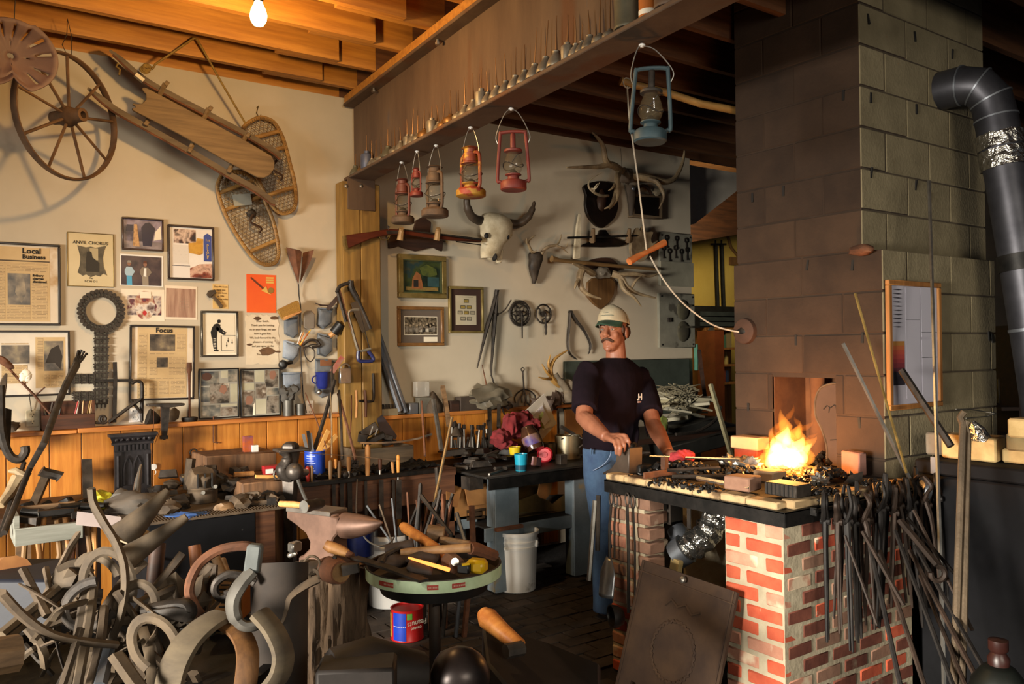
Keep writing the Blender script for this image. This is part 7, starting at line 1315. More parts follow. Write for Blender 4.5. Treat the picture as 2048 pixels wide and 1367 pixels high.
for i,(pts,rd,m,n,l)in enumerate((([(262,440,4.3),(105,1200,4.15),(-30,1830,4.05)],.009,mat('bright_rod','9c8a6a','c4b08a',rough=.3,metal=.8),8,'long bright rod leaning through the bench gap'),([(40,230,4.75),(95,560,4.65),(135,830,4.55)],.016,STEEL,6,'steel stake rod with a crossbar standing before the ledge'),([(148,75,4.85),(190,300,4.75),(225,540,4.65)],.020,OLDW,4,'grey wooden bar leaning on the ledge before the metal box'),([(705,340,4.9),(725,800,4.7)],.020,IRON,4,'upright dark flat bar beside the red cloth'),([(820,290,4.9),(815,560,4.8)],.018,IRON,4,'second upright dark bar nearest the red cloth'),([(75,1040,4.25),(95,1367,4.2),(100,1700,4.15)],.011,IRON,6,'dark rod standing beside the long bright rod'),([(-100,250,4.6),(-60,900,4.4)],.007,RUST,6,'thin rust brown rod standing behind the steel stake'))):stick('standing_rod',l,'rod',[z7(*p)for p in pts],rd,m,n)
rr=random.Random(12);PW=[STEEL,IRON,DUST]
rk=T('punch_rack','dark wooden rack holding punches at the back of the steel table','rack',z7(520,820,4.86));part('rack_board',B().bx(z7(180,860,4.82),z7(800,790,4.92)),DKW,rk,w=1)
for i in range(20):
 x=250+i*26;y1=800;h_=rr.uniform(90,300)if i%3 else rr.uniform(260,360);Y_=4.83+.04*(i%3)
 a,b_=z7(x,y1,Y_),z7(x+rr.uniform(-35,35),y1-h_,Y_);r=T('punch',ORD[i]+' punch from the left in the punch rack on the steel table','punch',a,None,'punches in the rack');part('shank',B().tube([a,a.lerp(b_,.8)],[.009,.007],6),PW[i%2],r,w=1);part('head',B().tube([a.lerp(b_,.8),b_],[.014 if i%4 else .022,.012 if i%4 else .024],8 if i%2 else 4),PW[(i+1)%3],r,w=1)
solo('grey_cone','dusty grey cone standing in the punch rack','cone',B().tube([z7(300,670,4.84),z7(298,480,4.86)],[.055,.006],12),DUST)
GB=mat('table_bluegrey','5c6870','76828a',rough=.5,scale=5,bump=.1,spots=('8a7c5e',6,.66));TOPM=mat('table_top','23211f','363330',rough=.6,metal=.4,scale=8,bump=.2)
tbl=T('steel_table','blue-grey steel table with a dark plate top, in front of the wall','table',(3.15,4.6,0))
part('top',B().bx((2.735,4.2,.735),(3.75,5.07,.75)),TOPM,tbl,w=1,bev=.003);part('rail',B().bx((2.78,4.225,.66),(3.7,4.24,.735)),IRONB,tbl,w=1);part('block',B().bx((2.70,4.33,.655),(2.80,4.43,.733)),IRON,tbl,w=1)
for x0,x1 in((2.84,3.02),(3.47,3.62)):
 part('leg',B().bx((x0,4.26,.012),(x1,4.275,.735)).bx((x0,4.275,.012),(x0+.014,4.36,.735)),GB,tbl,w=1,bev=.003);part('leg',B().bx((x0,4.9,.012),(x1,4.915,.735)),GB,tbl,w=1)
part('shelf_beam',B().bx((2.78,4.285,.33),(3.62,4.30,.415)),GB,tbl,w=1,bev=.003);part('shelf_plate',B().bx((2.80,4.30,.405),(3.6,4.95,.415)),TOPM,tbl,w=1);part('shelf_angle',B().box((2.93,4.24,.41),(.2,.03,.02)),RUST,tbl,w=1);part('brace',B().bx((2.72,4.5,.38),(2.86,4.515,.46)),GB,tbl,w=1)
cb1=mat('cardboard','8a5f34','a8763f',rough=.9,scale=3,bump=.05);cb2=mat('printed_cardboard','5e4a26','806434',rough=.9,scale=7,bump=.05,spots=('6a7a2c',5,.6))
bx_=T('cardboard_box','open tan cardboard box with drooping flaps left of the steel table','box',z9(290,585,4.5));a,b_=z9(75,590,4.5),z9(472,250,4.5);e=V((0,.3,0))
part('front',B().bx((a.x,4.5,a.z),(b_.x,4.508,b_.z)),cb1,bx_,w=1);part('side',B().bx((a.x,4.508,a.z),(a.x+.006,4.8,b_.z)),cb1,bx_,w=1);part('side',B().bx((b_.x-.006,4.508,a.z),(b_.x,4.8,b_.z)),cb1,bx_,w=1);part('back',B().bx((a.x,4.8,a.z),(b_.x,4.806,b_.z)),cb1,bx_,w=1);part('bottom',B().bx((a.x,4.5,a.z-.006),(b_.x,4.8,a.z)),cb1,bx_,w=1)
def flap(r,pts,m):part('flap',B().add([z9(x,y,Y)for x,y,Y in pts]+[z9(x,y,Y)+V((0,.005,-.003))for x,y,Y in pts],[(0,1,2,3),(7,6,5,4),(0,4,5,1),(1,5,6,2),(2,6,7,3),(3,7,4,0)]),m,r,w=1)
flap(bx_,[(240,258,4.5),(475,222,4.5),(508,420,4.4),(275,445,4.4)],cb1);flap(bx_,[(55,225,4.5),(215,262,4.5),(170,458,4.42),(68,432,4.42)],cb1);flap(bx_,[(75,255,4.8),(240,185,4.8),(450,250,4.8),(300,260,4.7)],cb1)
part('printed_frame',(lambda b:[b.bx(z9(x0,y0,4.499),z9(x1,y1,4.4975))for x0,y0,x1,y1 in((260,488,445,492),(260,560,445,564),(260,488,264,564),(440,488,445,564),(340,500,410,550))]and b)(B()),mat('box_ink','3a2814',bump=0),bx_,w=1,kind='stuff')
bx2=T('torn_carton','torn printed cardboard carton on the steel table shelf','box',z9(1000,510,4.4));a,b_=z9(690,505,4.42),z9(1335,330,4.42)
part('front',B().prism([(z9(x,y,4.42).x,z9(x,y,4.42).z)for x,y in((690,512),(1335,480),(1330,310),(1250,305),(1090,425),(1050,390),(960,360),(940,320),(760,390),(690,400))],.008,basis((0,4.42,0),(1,0,0),(0,0,1),(0,-1,0))),cb2,bx2,w=1);part('back',B().bx((a.x,4.75,.416),(b_.x,4.757,.70)),cb2,bx2,w=1);part('flap',B().prism([(z9(x,y,4.6).x,z9(x,y,4.6).z)for x,y in((940,370),(970,220),(1100,170),(1080,300),(1045,380))],.006,basis((0,4.6,0),(1,0,0),(0,0,1),(0,-1,0))),cb1,bx2,w=1);part('bottom',B().bx((a.x,4.42,.416),(b_.x,4.757,.422)),cb2,bx2,w=1);part('stuffing',B().blob(z9(1160,395,4.55),(.12,.08,.04),5,2,.4),mat('grey_rag','3f3d3a','57544f'),bx2,w=1)
def cup(label,x,yb,yt,wpx,m,Y=4.35,name='cup',cat='cup',band_=None,taper=.82):
 p=z7(x,yb,Y);r_=(z7(x+wpx/2,yb,Y).x-z7(x-wpx/2,yb,Y).x)/2*.82;h=z7(x,yt,Y).z-p.z;p.z=max(p.z,.7515)
 r=T(name,label,cat,p);part('shell',B().lathe([(0,0),(r_*taper,0),(r_,h),(r_*.93,h),(r_*taper*.9,.01),(0,.01)],20),m,r)
 if band_:part('lower_band',B().lathe([(r_*taper*1.01,.004),(r_*(taper+(1-taper)*.42)*1.01,h*.36)],20,None,False),band_,r)
 return r
cup('teal plastic cup standing at the front edge of the steel table',1083,1080,880,160,mat('teal_cup','1a7f9a','2191ae',rough=.3,bump=0),4.27,band_=mat('teal_dark','1c3f50',rough=.3,bump=0));cup('yellow plastic cup behind the teal cup',1010,880,790,150,mat('yellow_cup','b8a018','cdb522',rough=.35,bump=0),4.5)
cup('grey tin with a dark rim beside the aluminium pot',1410,935,745,180,CANM,4.6,'tin','can',taper=1.0)
pot=cup('battered aluminium pot with a wire handle on the steel table',1640,975,705,290,mat('aluminium','6f6855','8a8068',rough=.4,metal=.6,bump=.1),4.55,'cooking_pot','pot',taper=1.0);part('handle',B().tube(smooth([z7(1770,800,4.42),z7(1840,760,4.40),z7(1830,870,4.40),z7(1775,890,4.42)],4),.005,6).tube([z7(1560,700,4.5),z7(1700,640,4.5),z7(1810,695,4.45)],.004,5),IRON,pot,w=1)
rc_=T('red_lid_can','can with a bright red lid lying on its side on the steel table','can',z7(1330,940,4.4));Mc=aim(z7(1400,880,4.62),z7(1330,890,4.38));part('can_body',B().lathe([(.048,0),(.048,.16)],18,Mc),IRON,rc_,w=1);part('lid',B().lathe([(.053,.155),(.055,.175),(.045,.185),(.042,.178),(.02,.178),(.018,.185),(0,.185)],22,Mc),mat('red_lid','b02430','c83340',rough=.35,bump=0),rc_,w=1)
jr=T('brown_jar','brown glass jar with a purple and gold label leaning by the red lid can','jar',z7(1210,800,4.5));Mc=aim(z7(1260,830,4.5),z7(1190,660,4.55));part('glass',B().lathe([(.06,0),(.065,.02),(.065,.12),(.05,.15),(.05,.17)],18,Mc),mat('brown_glass','2c1c14','42291c',rough=.2,bump=0),jr,w=1);part('label',B().lathe([(.067,.03),(.067,.10)],18,Mc,False),mat('purple_label','3a2a6e','8c6a2c',scale=12,rough=.5),jr,w=1)
solo('small_carton','small pink and white carton beside the teal cup','box',B().box(z7(1265,965,4.36),(.055,.04,.055),rot(0,15,20)),mat('pink_carton','a87480','bfa0a4',scale=20,rough=.6));solo('dark_carton','small dark red carton under the pink one','box',B().box(z7(1255,1010,4.4),(.06,.05,.035),rot(0,0,10)),mat('darkred','3f1418',rough=.6));solo('dark_cube','small dark iron cube before the aluminium pot','iron block',B().box(z7(1560,950,4.36),(.06,.06,.08)),IRON,bev=.004)
b=B();cl_=mat('red_cloth','5a1418','7d2226',rough=.95,scale=9,bump=.5)
for i,(x,y,rx,rz_)in enumerate(((830,660,.055,.045),(870,740,.06,.05),(800,720,.04,.04),(940,540,.045,.085),(1040,470,.085,.06),(1120,440,.05,.05),(1180,560,.075,.055),(1060,620,.08,.04),(960,790,.035,.05),(1240,520,.03,.04))):b.blob(z7(x,y,4.62+.03*(i%3)),(rx,.06,rz_),i,3,.35,fr=2.2)
remesh(solo('red_cloth','crumpled dark red work cloth heaped on the steel table','cloth',b,cl_),.007,3)
pf=T('matted_print','white matted print of a plant leaning askew on the red cloth','print',z7(1330,700,4.7));P0,P1,P2,P3=z7(1112,385,4.78),z7(1358,160,4.9),z7(1505,510,4.75),z7(1330,710,4.62)
def quad(a,b0,c,d,k0,k1,off,nm,m):f_=lambda u,v:a.lerp(b0,u).lerp(d.lerp(c,u),v)+V((0,-off,0));q=[f_(k0,k0),f_(k1,k0),f_(k1,k1),f_(k0,k1)];return part(nm,B().add(q+[p+V((0,.006,0))for p in q],[(0,1,2,3),(7,6,5,4),(0,4,5,1),(1,5,6,2),(2,6,7,3),(3,7,4,0)]),m,pf,w=1,sm=False)
quad(P0,P1,P2,P3,0,1,0,'mat_board',mat('mat_board','c9c4b8','d8d3c8',bump=0));quad(P0,P1,P2,P3,.24,.74,.004,'bevel',mat('bevel_white','e2dfe6',bump=0));quad(P0,P1,P2,P3,.27,.71,.006,'print',mat('print_white','cfcdd6',bump=0))
part('drawn_plant',B().prism([(p.x,p.z)for p in(z7(x,y,4.66)for x,y in((1330,370),(1345,400),(1310,480),(1340,520),(1355,575),(1300,560),(1280,480),(1290,420)))],.002,basis((0,4.655,0),(1,0,0),(0,0,1),(0,-1,0))),mat('plant_olive','6b6a34','83803f',bump=0),pf,w=1)
for i in range(40):
 x,y=340+rr.uniform(-60,680),960+rr.uniform(-120,100);p=PZ(860+x/5.944,760+y/5.944,.76)
 if p.y<4.24 or p.x<2.76:continue
 k=i%4;c=p+V((0,0,.012+.022*(i%4)));d_s=(rr.uniform(.09,.2),rr.uniform(.03,.07),rr.uniform(.012,.04));rz=rr.uniform(0,180)
 solo('iron_scrap','flat dark iron scrap in the clutter on the steel table','iron scrap',(B().box(c,d_s,rot(rr.uniform(-8,8),rr.uniform(-8,8),rz),tp=.7)if k else B().tube(smooth([c+V((rr.uniform(-.12,.12),rr.uniform(-.06,.06),0))for _ in range(4)],4),.012,6)),IRON if k!=2 else IRONB,bev=.003 if k else 0,group='iron scraps on the steel table')
stick('flat_ring','dark iron ring lying at the back of the steel table','ring',[],.01,IRON)if False else solo('flat_ring','dark iron ring lying at the back of the steel table','ring',B().tube([PZ(860+680/5.944,760+870/5.944,.765)+V((.07*math.cos(k*.393),.07*math.sin(k*.393),0))for k in range(16)],.012,6,closed=True),IRON);stick('drive_chain','rough bluish file chain lying on the left of the steel table','chain',[PZ(860+(300+k*28)/5.944,760+(1000+8*(k%2))/5.944,.765)for k in range(9)],[.016,.02]*4+[.016],mat('chain_blue','35343c','4d4c58',rough=.5,metal=.4),6)
stick('square_bar','bright flat bar lying along the front of the steel table','bar',[PZ(978,948,.757),PZ(1010,938,.757)],.008,STEEL,4);stick('lid_bar','long bright handle leaning behind the aluminium pot','bar',[z7(1560,550,4.8),z7(1800,700,4.6)],.014,GALV,4);solo('plywood_sheet','tan plywood sheet standing behind the man at the table end','board',B().bx(z7(1600,690,4.95),z7(1900,330,4.93)),cb1)
def bucket(label,px,py,rt_,ht,z0=0.0,pail=True):
 p=PZ(px,py,0.0);r=T('bucket',label,'bucket',V((p.x,p.y+rt_*.85,0)));rb=rt_*.86;f_=lambda z:rb+(rt_-rb)*z/ht
 part('shell',B().lathe([(0,.004),(rb-.006,0),(rb,.006),(f_(ht*.72),ht*.72),(f_(ht*.72)+.005,ht*.725),(f_(ht*.76)+.005,ht*.76),(f_(ht*.765),ht*.765),(f_(ht*.82),ht*.82),(f_(ht*.825)+.005,ht*.825),(f_(ht*.85)+.005,ht*.85),(f_(ht*.86),ht*.86),(f_(ht*.94),ht*.94),(rt_+.007,ht*.945),(rt_+.007,ht),(rt_-.004,ht),(rb-.006,.012),(0,.012)],34),WHITEP,r)
 for a in(math.radians(-62),math.radians(118)):part('ear',B().box((math.cos(a)*(rt_+.004),math.sin(a)*(rt_+.004),ht*.8),(.02,.022,.045),rot(0,0,math.degrees(a))),WHITEP,r,bev=.006)
 part('bail',B().tube(smooth([(math.cos(math.radians(-62))*rt_*1.05,math.sin(math.radians(-62))*rt_*1.05,ht*.80),(math.cos(math.radians(-20))*rt_*1.08,math.sin(math.radians(-20))*rt_*1.08,ht*.76),(math.cos(math.radians(28))*rt_*1.08,math.sin(math.radians(28))*rt_*1.08,ht*.74),(math.cos(math.radians(75))*rt_*1.08,math.sin(math.radians(75))*rt_*1.08,ht*.77),(math.cos(math.radians(118))*rt_*1.05,math.sin(math.radians(118))*rt_*1.05,ht*.80)],5),.0035,6),WIRE,r)
 part('ash_fill',B().lathe([(rt_*.9,ht*.86),(rt_*.5,ht*.88),(0,ht*.87)],20),IRONB,r);return r
bucket('white plastic bucket standing alone by the steel table leg',1056,1185,.135,.375);bkt=bucket('white plastic bucket full of steel bars behind the round tray',800,1216,.15,.43)
bp_=bkt.location;DSTL=mat('dull_steel','4a4d51','63666a',rough=.7,metal=.2)
for i,(x0,y0,x1,y1,w_,m,l)in enumerate(((320,180,600,600,.018,DSTL,'flat bright bar leaning farthest out of the bar bucket'),(470,170,600,560,.016,DUST,'twisted dark bar in the bar bucket'),(618,95,665,560,.016,DSTL,'upright grey bar in the bar bucket'),(800,20,830,560,.018,RUST,'upright rusty bar in the bar bucket'))):
 a,b_=z8(x1,y1,4.42),z8(x0,y0,4.45);b_=a.lerp(b_,1);solo('steel_bar',l,'bar',B().tube([a-(b_-a)*.3,a,b_],w_,4,flat=.35,up=R0),m)
solo('wire_loop','large loop of thin steel wire hanging before the bench','wire',B().tube(smooth([z8(205,-130,4.72),z8(195,250,4.4),z8(240,450,4.1),z8(330,600,4.05),z8(480,665,4.0),z8(600,620,4.05),z8(650,540,4.1)],5),.004,5),STEEL)
p=PZ(720,1108,0.0);p=PD(718,1108,4.75);solo('dark_blue_can','dark blue printed can under the bench behind the anvil horn','can',B().lathe([(0,0),(.085,0),(.085,.20),(.08,.205),(0,.2)],20,MX.Translation((p.x,p.y,p.z))),mat('navy_can','0f1a4c','1c2a6e',rough=.4,scale=14))
solo('can_shelf','low dark shelf board under the tool bench','shelf',B().bx((1.55,4.5,p.z-.03),(2.75,5.0,p.z-.002)),DKW)
for i in range(14):
 x=880+i*32+rr.uniform(-12,12);a,b_=z8(x+rr.uniform(-90,60),520,4.55-.02*(i%4)),z8(x+rr.uniform(-30,90),-40+rr.uniform(-60,200),4.6)
 stick('stock_rod',ORD[i]+' dark stock rod in the bundle between the bench and the cardboard box','rod',[V((a.x*1.06-b_.x*.06,a.y,.004)),a,a.lerp(b_,.5),b_],rr.uniform(.006,.013),(IRON,RUST,IRONB)[i%3],5,group='stock rods in the bundle')
for a,b_,rd,m,l in(((1580,600,4.3),(1565,180,4.35),.016,RUST,'upright rusty flat bar before the cardboard box'),((1480,590,4.3),(1385,270,4.4),.012,GALV,'curved grey bar with a ball end before the cardboard box'),((1320,520,4.3),(960,60,4.45),.012,IRON,'dark bar slanting across the stock rods')):stick('propped_bar',l,'bar',[V((z8(*a).x,z8(*a).y+.1,.004)),z8(*a),z8(*b_)],rd,m,4 if rd>.014 else 6)
# ========== round tray stand
t0=V((0,0,0));tc_=PD(868,1132,3.3);trs=T('round_tray','round steel tray stand with a mint green printed rim and clutter on it','tray',(tc_.x,tc_.y,0));zt=tc_.z;RT=.266
TRM=mat('tray_brown','2a211b','43362c',rough=.7,scale=7,bump=.2);MINT=mat('mint_rim','a0b690','bdd0ae',rough=.5,scale=9,bump=.05,spots=('5c6a50',9,.64))
part('tray_pan',B().lathe([(0,zt-.03),(RT-.004,zt-.03),(RT-.004,zt+.016),(RT+.002,zt+.018),(RT+.002,zt-.032)],48),TRM,trs)
part('rim_band',B().lathe([(RT+.004,zt-.03),(RT+.004,zt+.014)],48,None,False),MINT,trs)
MRK=mat('label_marks','b08a78',bump=0);RLB=mat('red_label','8c2a20','a2382a',rough=.5,bump=0)
for px,s in((754,'x'),(778,'longest'),(866,'short'),(912,'longish')):
 a=None;d=PD(px,1160,3.08)-V((tc_.x,tc_.y,0));a=math.atan2(d.y,d.x);b=B();w=.012 if s=='x' else .02*len(s)/7+.006
 b.grid(lambda u,v:V(((RT+.0055)*math.cos(a+(u-.5)*2*w/RT),(RT+.0055)*math.sin(a+(u-.5)*2*w/RT),zt-.016+.018*v)),6,1);part('red_label',b,RLB,trs)
 if s!='x':
  b=B();[b.grid(lambda u,v:V(((RT+.006)*math.cos(a+(k-3+.1+.7*u)*w*.26/RT),(RT+.006)*math.sin(a+(k-3+.1+.7*u)*w*.26/RT),zt-.010+.006*v)),1,1)for k in range(7)];part('label_marks',b,MRK,trs,kind='stuff')
part('under_ring',B().lathe([(RT*.86,zt-.032),(RT*.8,zt-.085),(RT*.2,zt-.09),(.03,zt-.12)],32),BLACK,trs);part('post',B().lathe([(.024,.03),(.022,zt-.09)],12),TRM,trs)
part('gusset',B().tube([(-.02,-.16,zt-.04),(0,0,zt-.15)],.02,4).tube([(.16,.02,zt-.04),(0,0,zt-.15)],.02,4),BLACK,trs);part('foot',B().lathe([(.16,0),(.16,.02),(.03,.04)],24),BLACK,trs)
y8=lambda x,y,d=3.2:PD(680+x/5.944,980+y/5.944,d)
hm=T('axe_hammer','hammer with a thick orange wooden handle lying across the tray','hammer',y8(1350,860));OH=wood('orange_ash','a8622a','cf8a42',axis=0,rough=.45)
part('handle',B().tube([y8(740,415,3.55),y8(780,450,3.53),y8(950,560,3.44),y8(1150,690,3.36),y8(1250,800,3.27),y8(1340,890,3.2)],[.016,.024,.022,.02,.024,.03],10),OH,hm,w=1);part('head',B().tube([y8(1300,840,3.22),y8(1390,890,3.16)],[.04,.034],8),mat('brown_head','5a4030','80604a',rough=.6),hm,w=1,bev=.004);part('face',B().tube([y8(1352,850,3.17),y8(1366,850,3.145)],.016,8),STEEL,hm,w=1)
h2=T('hammer','hammer with a long pale handle lying level across the tray','hammer',y8(1500,690));part('handle',B().tube([y8(722,735,3.25),y8(800,728,3.25),y8(1100,708,3.22),y8(1560,682,3.2)],[.012,.015,.016,.019],10),wood('pale_handle','7a5836','a07a50',axis=0),h2,w=1);part('head',B().tube([y8(1545,690,3.2),y8(1610,690,3.22),y8(1840,775,3.3)],[.024,.026,.022],8),RUST,h2,w=1)
h3=T('wooden_mallet','dusty wooden mallet at the back of the tray','mallet',y8(1130,520));part('head',B().tube([y8(1035,500,3.5),y8(1240,530,3.5)],.036,10),OLDW,h3,w=1,bev=.004);part('handle',B().tube([y8(1200,590,3.45),y8(1540,650,3.4)],.018,8),OLDW,h3,w=1)
HOT=bpy.data.materials.new('hot_steel');HOT.use_nodes=True;hb=HOT.node_tree.nodes['Principled BSDF'];hb.inputs['Base Color'].default_value=lin('7a3a20');hb.inputs['Emission Color'].default_value=(1,.28,.05,1);hb.inputs['Emission Strength'].default_value=2.6
stick('hot_rod','slim glowing orange hot steel rod on the tray','rod',[y8(815,800,3.16),y8(1060,875,3.13),y8(1300,945,3.1)],[.004,.007,.008],HOT,8)
b=B();GLV=mat('dark_glove','2a211d','4a3c34',rough=.8,scale=10,bump=.3)
for i in range(5):a=y8(820+i*60,960+8*i-(25 if i==0 else 0),3.12);b.tube(smooth([y8(900+i*45,800+i*12,3.22),y8(860+i*50,880+i*10,3.16),a],3),[.02,.02,.019,.018,.017,.015,.012],8)
b.blob(y8(1000,800,3.24),(.07,.06,.03),3,3,.2);b.blob(y8(640,850,3.3),(.08,.05,.03),5,3,.3);b.tube([y8(540,730,3.35),y8(880,660,3.36)],[.03,.03],10);remesh(solo('work_gloves','pair of dark worn leather gloves lying on the tray','gloves',b,GLV),.006,3)
tm=T('tape_measure','yellow tape measure with black grip lying on the tray','tape measure',y8(1580,980,3.1));YT=mat('tape_yellow','b8920c','cfa718',rough=.35,bump=0)
part('case',B().box(y8(1630,895,3.12),(.055,.075,.052),rot(0,0,35)),YT,tm,w=1,bev=.012);part('grip',B().box(y8(1475,925,3.1),(.03,.05,.038),rot(0,0,35)),BLACK,tm,w=1,bev=.006);part('strip',B().tube([y8(1450,885,3.08),y8(1540,870,3.08)],.006,4),YT,tm,w=1)
rs=T('farrier_rasp','big rasp with a tan handle bridging stump and tray','rasp',y8(500,930));part('blade',B().tube([y8(170,800,3.35),y8(560,915,3.2),y8(1000,1075,3.02)],.028,4,flat=.25,up=UZ),IRON,rs,w=1);part('handle',B().tube([y8(-180,640,3.4),y8(-120,670,3.4),y8(20,720,3.39),y8(110,765,3.38)],[.018,.024,.022,.015],10),HW[0],rs,w=1);part('ferrule',B().tube([y8(90,755,3.38),y8(150,785,3.37)],.015,8),RUST,rs,w=1)
stick('pry_tool','two thin dark bars lying at the left of the tray','bar',[y8(500,850,3.25),y8(540,770,3.28),y8(700,690,3.32)],.009,IRON)
p=PZ(829,1283,0);cn2=T('nut_can','large red and blue nut can standing upside down on the floor','can',(p.x,p.y+.08,0));RC,HC=.086,.165
part('shell',B().lathe([(0,0),(RC,0),(RC+.003,.004),(RC,.008),(RC,HC-.006),(RC+.003,HC),(RC-.005,HC),(RC-.006,HC-.008),(0,HC-.008)],32),mat('can_red','8c1414','a81c1a',rough=.35,bump=0),cn2)
d=(CAM-V((p.x,p.y,0)));av=math.atan2(d.y,d.x)
def wrap(a0,a1,z0,z1,m,nm):b=B();b.grid(lambda u,v:V(((RC+.0015)*math.cos(av+a0+(a1-a0)*u),(RC+.0015)*math.sin(av+a0+(a1-a0)*u),z0+(z1-z0)*v)),8,1);part(nm,b,m,cn2)
wrap(-.95,-.06,.01,HC-.012,mat('label_blue','0c2c94','163cae',rough=.35,bump=0),'blue_panel');wrap(.0,.32,HC-.045,HC-.014,mat('label_green','4c8a2c',bump=0),'green_patch');wrap(-1.5,-1.2,.02,HC-.02,mat('label_yellow','b8902c',bump=0),'yellow_panel');wrap(-.92,-.1,.082,.084,CREAM,'line')
for s,z,sz,a in(('Peanuts',.10,.040,.62),('coated',.074,.024,.56)):text(s,sz,CREAM,cn2,(math.cos(av+a)*(RC*.9+.012),math.sin(av+a)*(RC*.9+.012),z),Euler((math.pi/2,math.pi,av+a+math.pi/2),'XYZ'))
# ========== anvil on its stump
BARK=mat('bark','3a2d21','6e5843',rough=.95,scale=6,stretch=(3,3,.6),bump=.9,bd=.02,c3='7a634a');sp_=V((1.41,3.43,0));stp=T('tree_stump','thick barked tree stump carrying the anvil','stump',sp_);SH=.59
b=B()
def brk_(u,v):
 a=2*math.pi*u;n_2=noise.noise(V((math.cos(a)*5,math.sin(a)*5,v*1.6+2)))+.5*noise.noise(V((math.cos(a)*13,math.sin(a)*13,v*4)));r=.162+.034*n_2-.02*max(0,abs(noise.noise(V((math.cos(a)*9,math.sin(a)*9,v*2.2))))*-1+.12)*6+(.02*(1-v)**3);return V((r*math.cos(a),r*math.sin(a),SH*v))
part('bark',b.grid(brk_,110,40),BARK,stp);part('cut_top',B().lathe([(0,SH-.002),(.15,SH-.006),(.152,SH-.04)],32),OLDW,stp)
ad_=(R0*.86-F0*.5);ad_.z=0;ad_.normalize();as_=UZ.cross(ad_);ac=PD(632,1030,3.52);AM=mat('anvil_brown','553f34','735749',rough=.5,metal=.45,scale=7,bump=.15,c3='8a7264');Ma=basis((sp_.x+.0,sp_.y,0),ad_,as_,UZ);za=.835
av_=T('anvil','big brown anvil with a pointed horn standing on the stump','anvil',(sp_.x,sp_.y,SH));Mp2=Ma@basis((0,.055,0),(1,0,0),(0,0,1),(0,-1,0))
part('anvil_body',B().prism([(-.20,za),(.06,za),(.06,za-.018),(.10,za-.018),(.10,za-.085),(.075,za-.11),(.06,za-.14),(.062,za-.17),(.10,za-.20),(.13,za-.212),(.13,SH),(-.13,SH),(-.13,za-.212),(-.10,za-.20),(-.065,za-.17),(-.062,za-.14),(-.085,za-.105),(-.14,za-.075),(-.20,za-.05)],.11,Mp2),AM,av_,w=1,bev=.006)
part('horn',B().tube([Ma@V(q)for q in((.09,0,za-.062),(.14,0,za-.060),(.20,0,za-.052),(.25,0,za-.043),(.285,0,za-.034),(.30,0,za-.03))],[.056,.054,.044,.030,.014,.004],16),AM,av_,w=1);part('face_plate',B().prism([(-.20,za),(.06,za),(.06,za-.02),(-.20,za-.02)],.114,Ma@basis((0,.057,.0015),(1,0,0),(0,0,1),(0,-1,0))),mat('anvil_face','6b635c','8f877e',rough=.35,metal=.7,bump=.08),av_,w=1,bev=.002)
y2=lambda x,y,d=3.5:PD(300+x/4.876,860+y/4.876,d)
h4=T('cross_hammer','short hammer with a pale handle lying on top of the anvil','hammer',y2(1580,780,3.42));part('handle',B().tube([y2(1268,716,3.5),y2(1400,722,3.47),y2(1510,735,3.44)],[.013,.014,.012],10),HW[0],h4,w=1);part('head',B().tube([y2(1505,742,3.4),y2(1530,740,3.42),y2(1600,725,3.46),y2(1640,715,3.5),y2(1680,708,3.52)],[.024,.026,.022,.024,.018],12),IRON,h4,w=1);part('face',B().tube([y2(1500,744,3.395),y2(1510,742,3.4)],.0255,12),STEEL,h4,w=1)
x9=lambda x,y,d=3.3:PD(340+x/4.452,1060+y/4.452,d)
ml2=T('barrel_mallet','round rusty barrel hammer head resting on the stump edge','hammer head',x9(1460,440,3.28));part('barrel',B().tube([x9(1345,330,3.36),x9(1400,340,3.34),x9(1470,360,3.3),x9(1520,375,3.27)],[.036,.05,.053,.046],16),RUST,ml2,w=1);part('end_grain',B().tube([x9(1518,374,3.272),x9(1526,377,3.265)],.038,14),mat('end_rust','5e4322','7d5a30',scale=20,bump=.4),ml2,w=1);part('knob',B().blob(x9(1466,245,3.3),.012,2,1,.1),IRON,ml2,w=1)
for i,(x,y,r_)in enumerate(((1265,300,.032),(1280,395,.02))):solo('iron_ring',('large thin iron ring','small thick iron ring')[i]+' standing on the stump beside the barrel hammer','ring',B().tube([x9(x,y,3.3)+R0*(r_*math.cos(k*.393))+UZ*(r_*math.sin(k*.393))for k in range(16)],.005+.004*i,6,closed=True),DUST)
solo('flat_shoe','dusty triangular iron plate on the stump before the anvil','iron plate',B().blob(x9(1230,340,3.32),(.05,.04,.035),5,2,.4),DUST,ang=25);stick('iron_wedge','dark wedge lying at the stump edge right of the barrel hammer','wedge',[x9(1540,350,3.25),x9(1680,330,3.25)],[.03,.022],IRON,4);solo('chrome_clamp','shiny chrome clamp hanging on the anvil heel side','clamp',B().box(x9(1110,145,3.3),(.05,.035,.04),rot(0,0,20)).tube([x9(1045,230,3.3),x9(1130,200,3.3)],.012,6),STEEL,bev=.006)
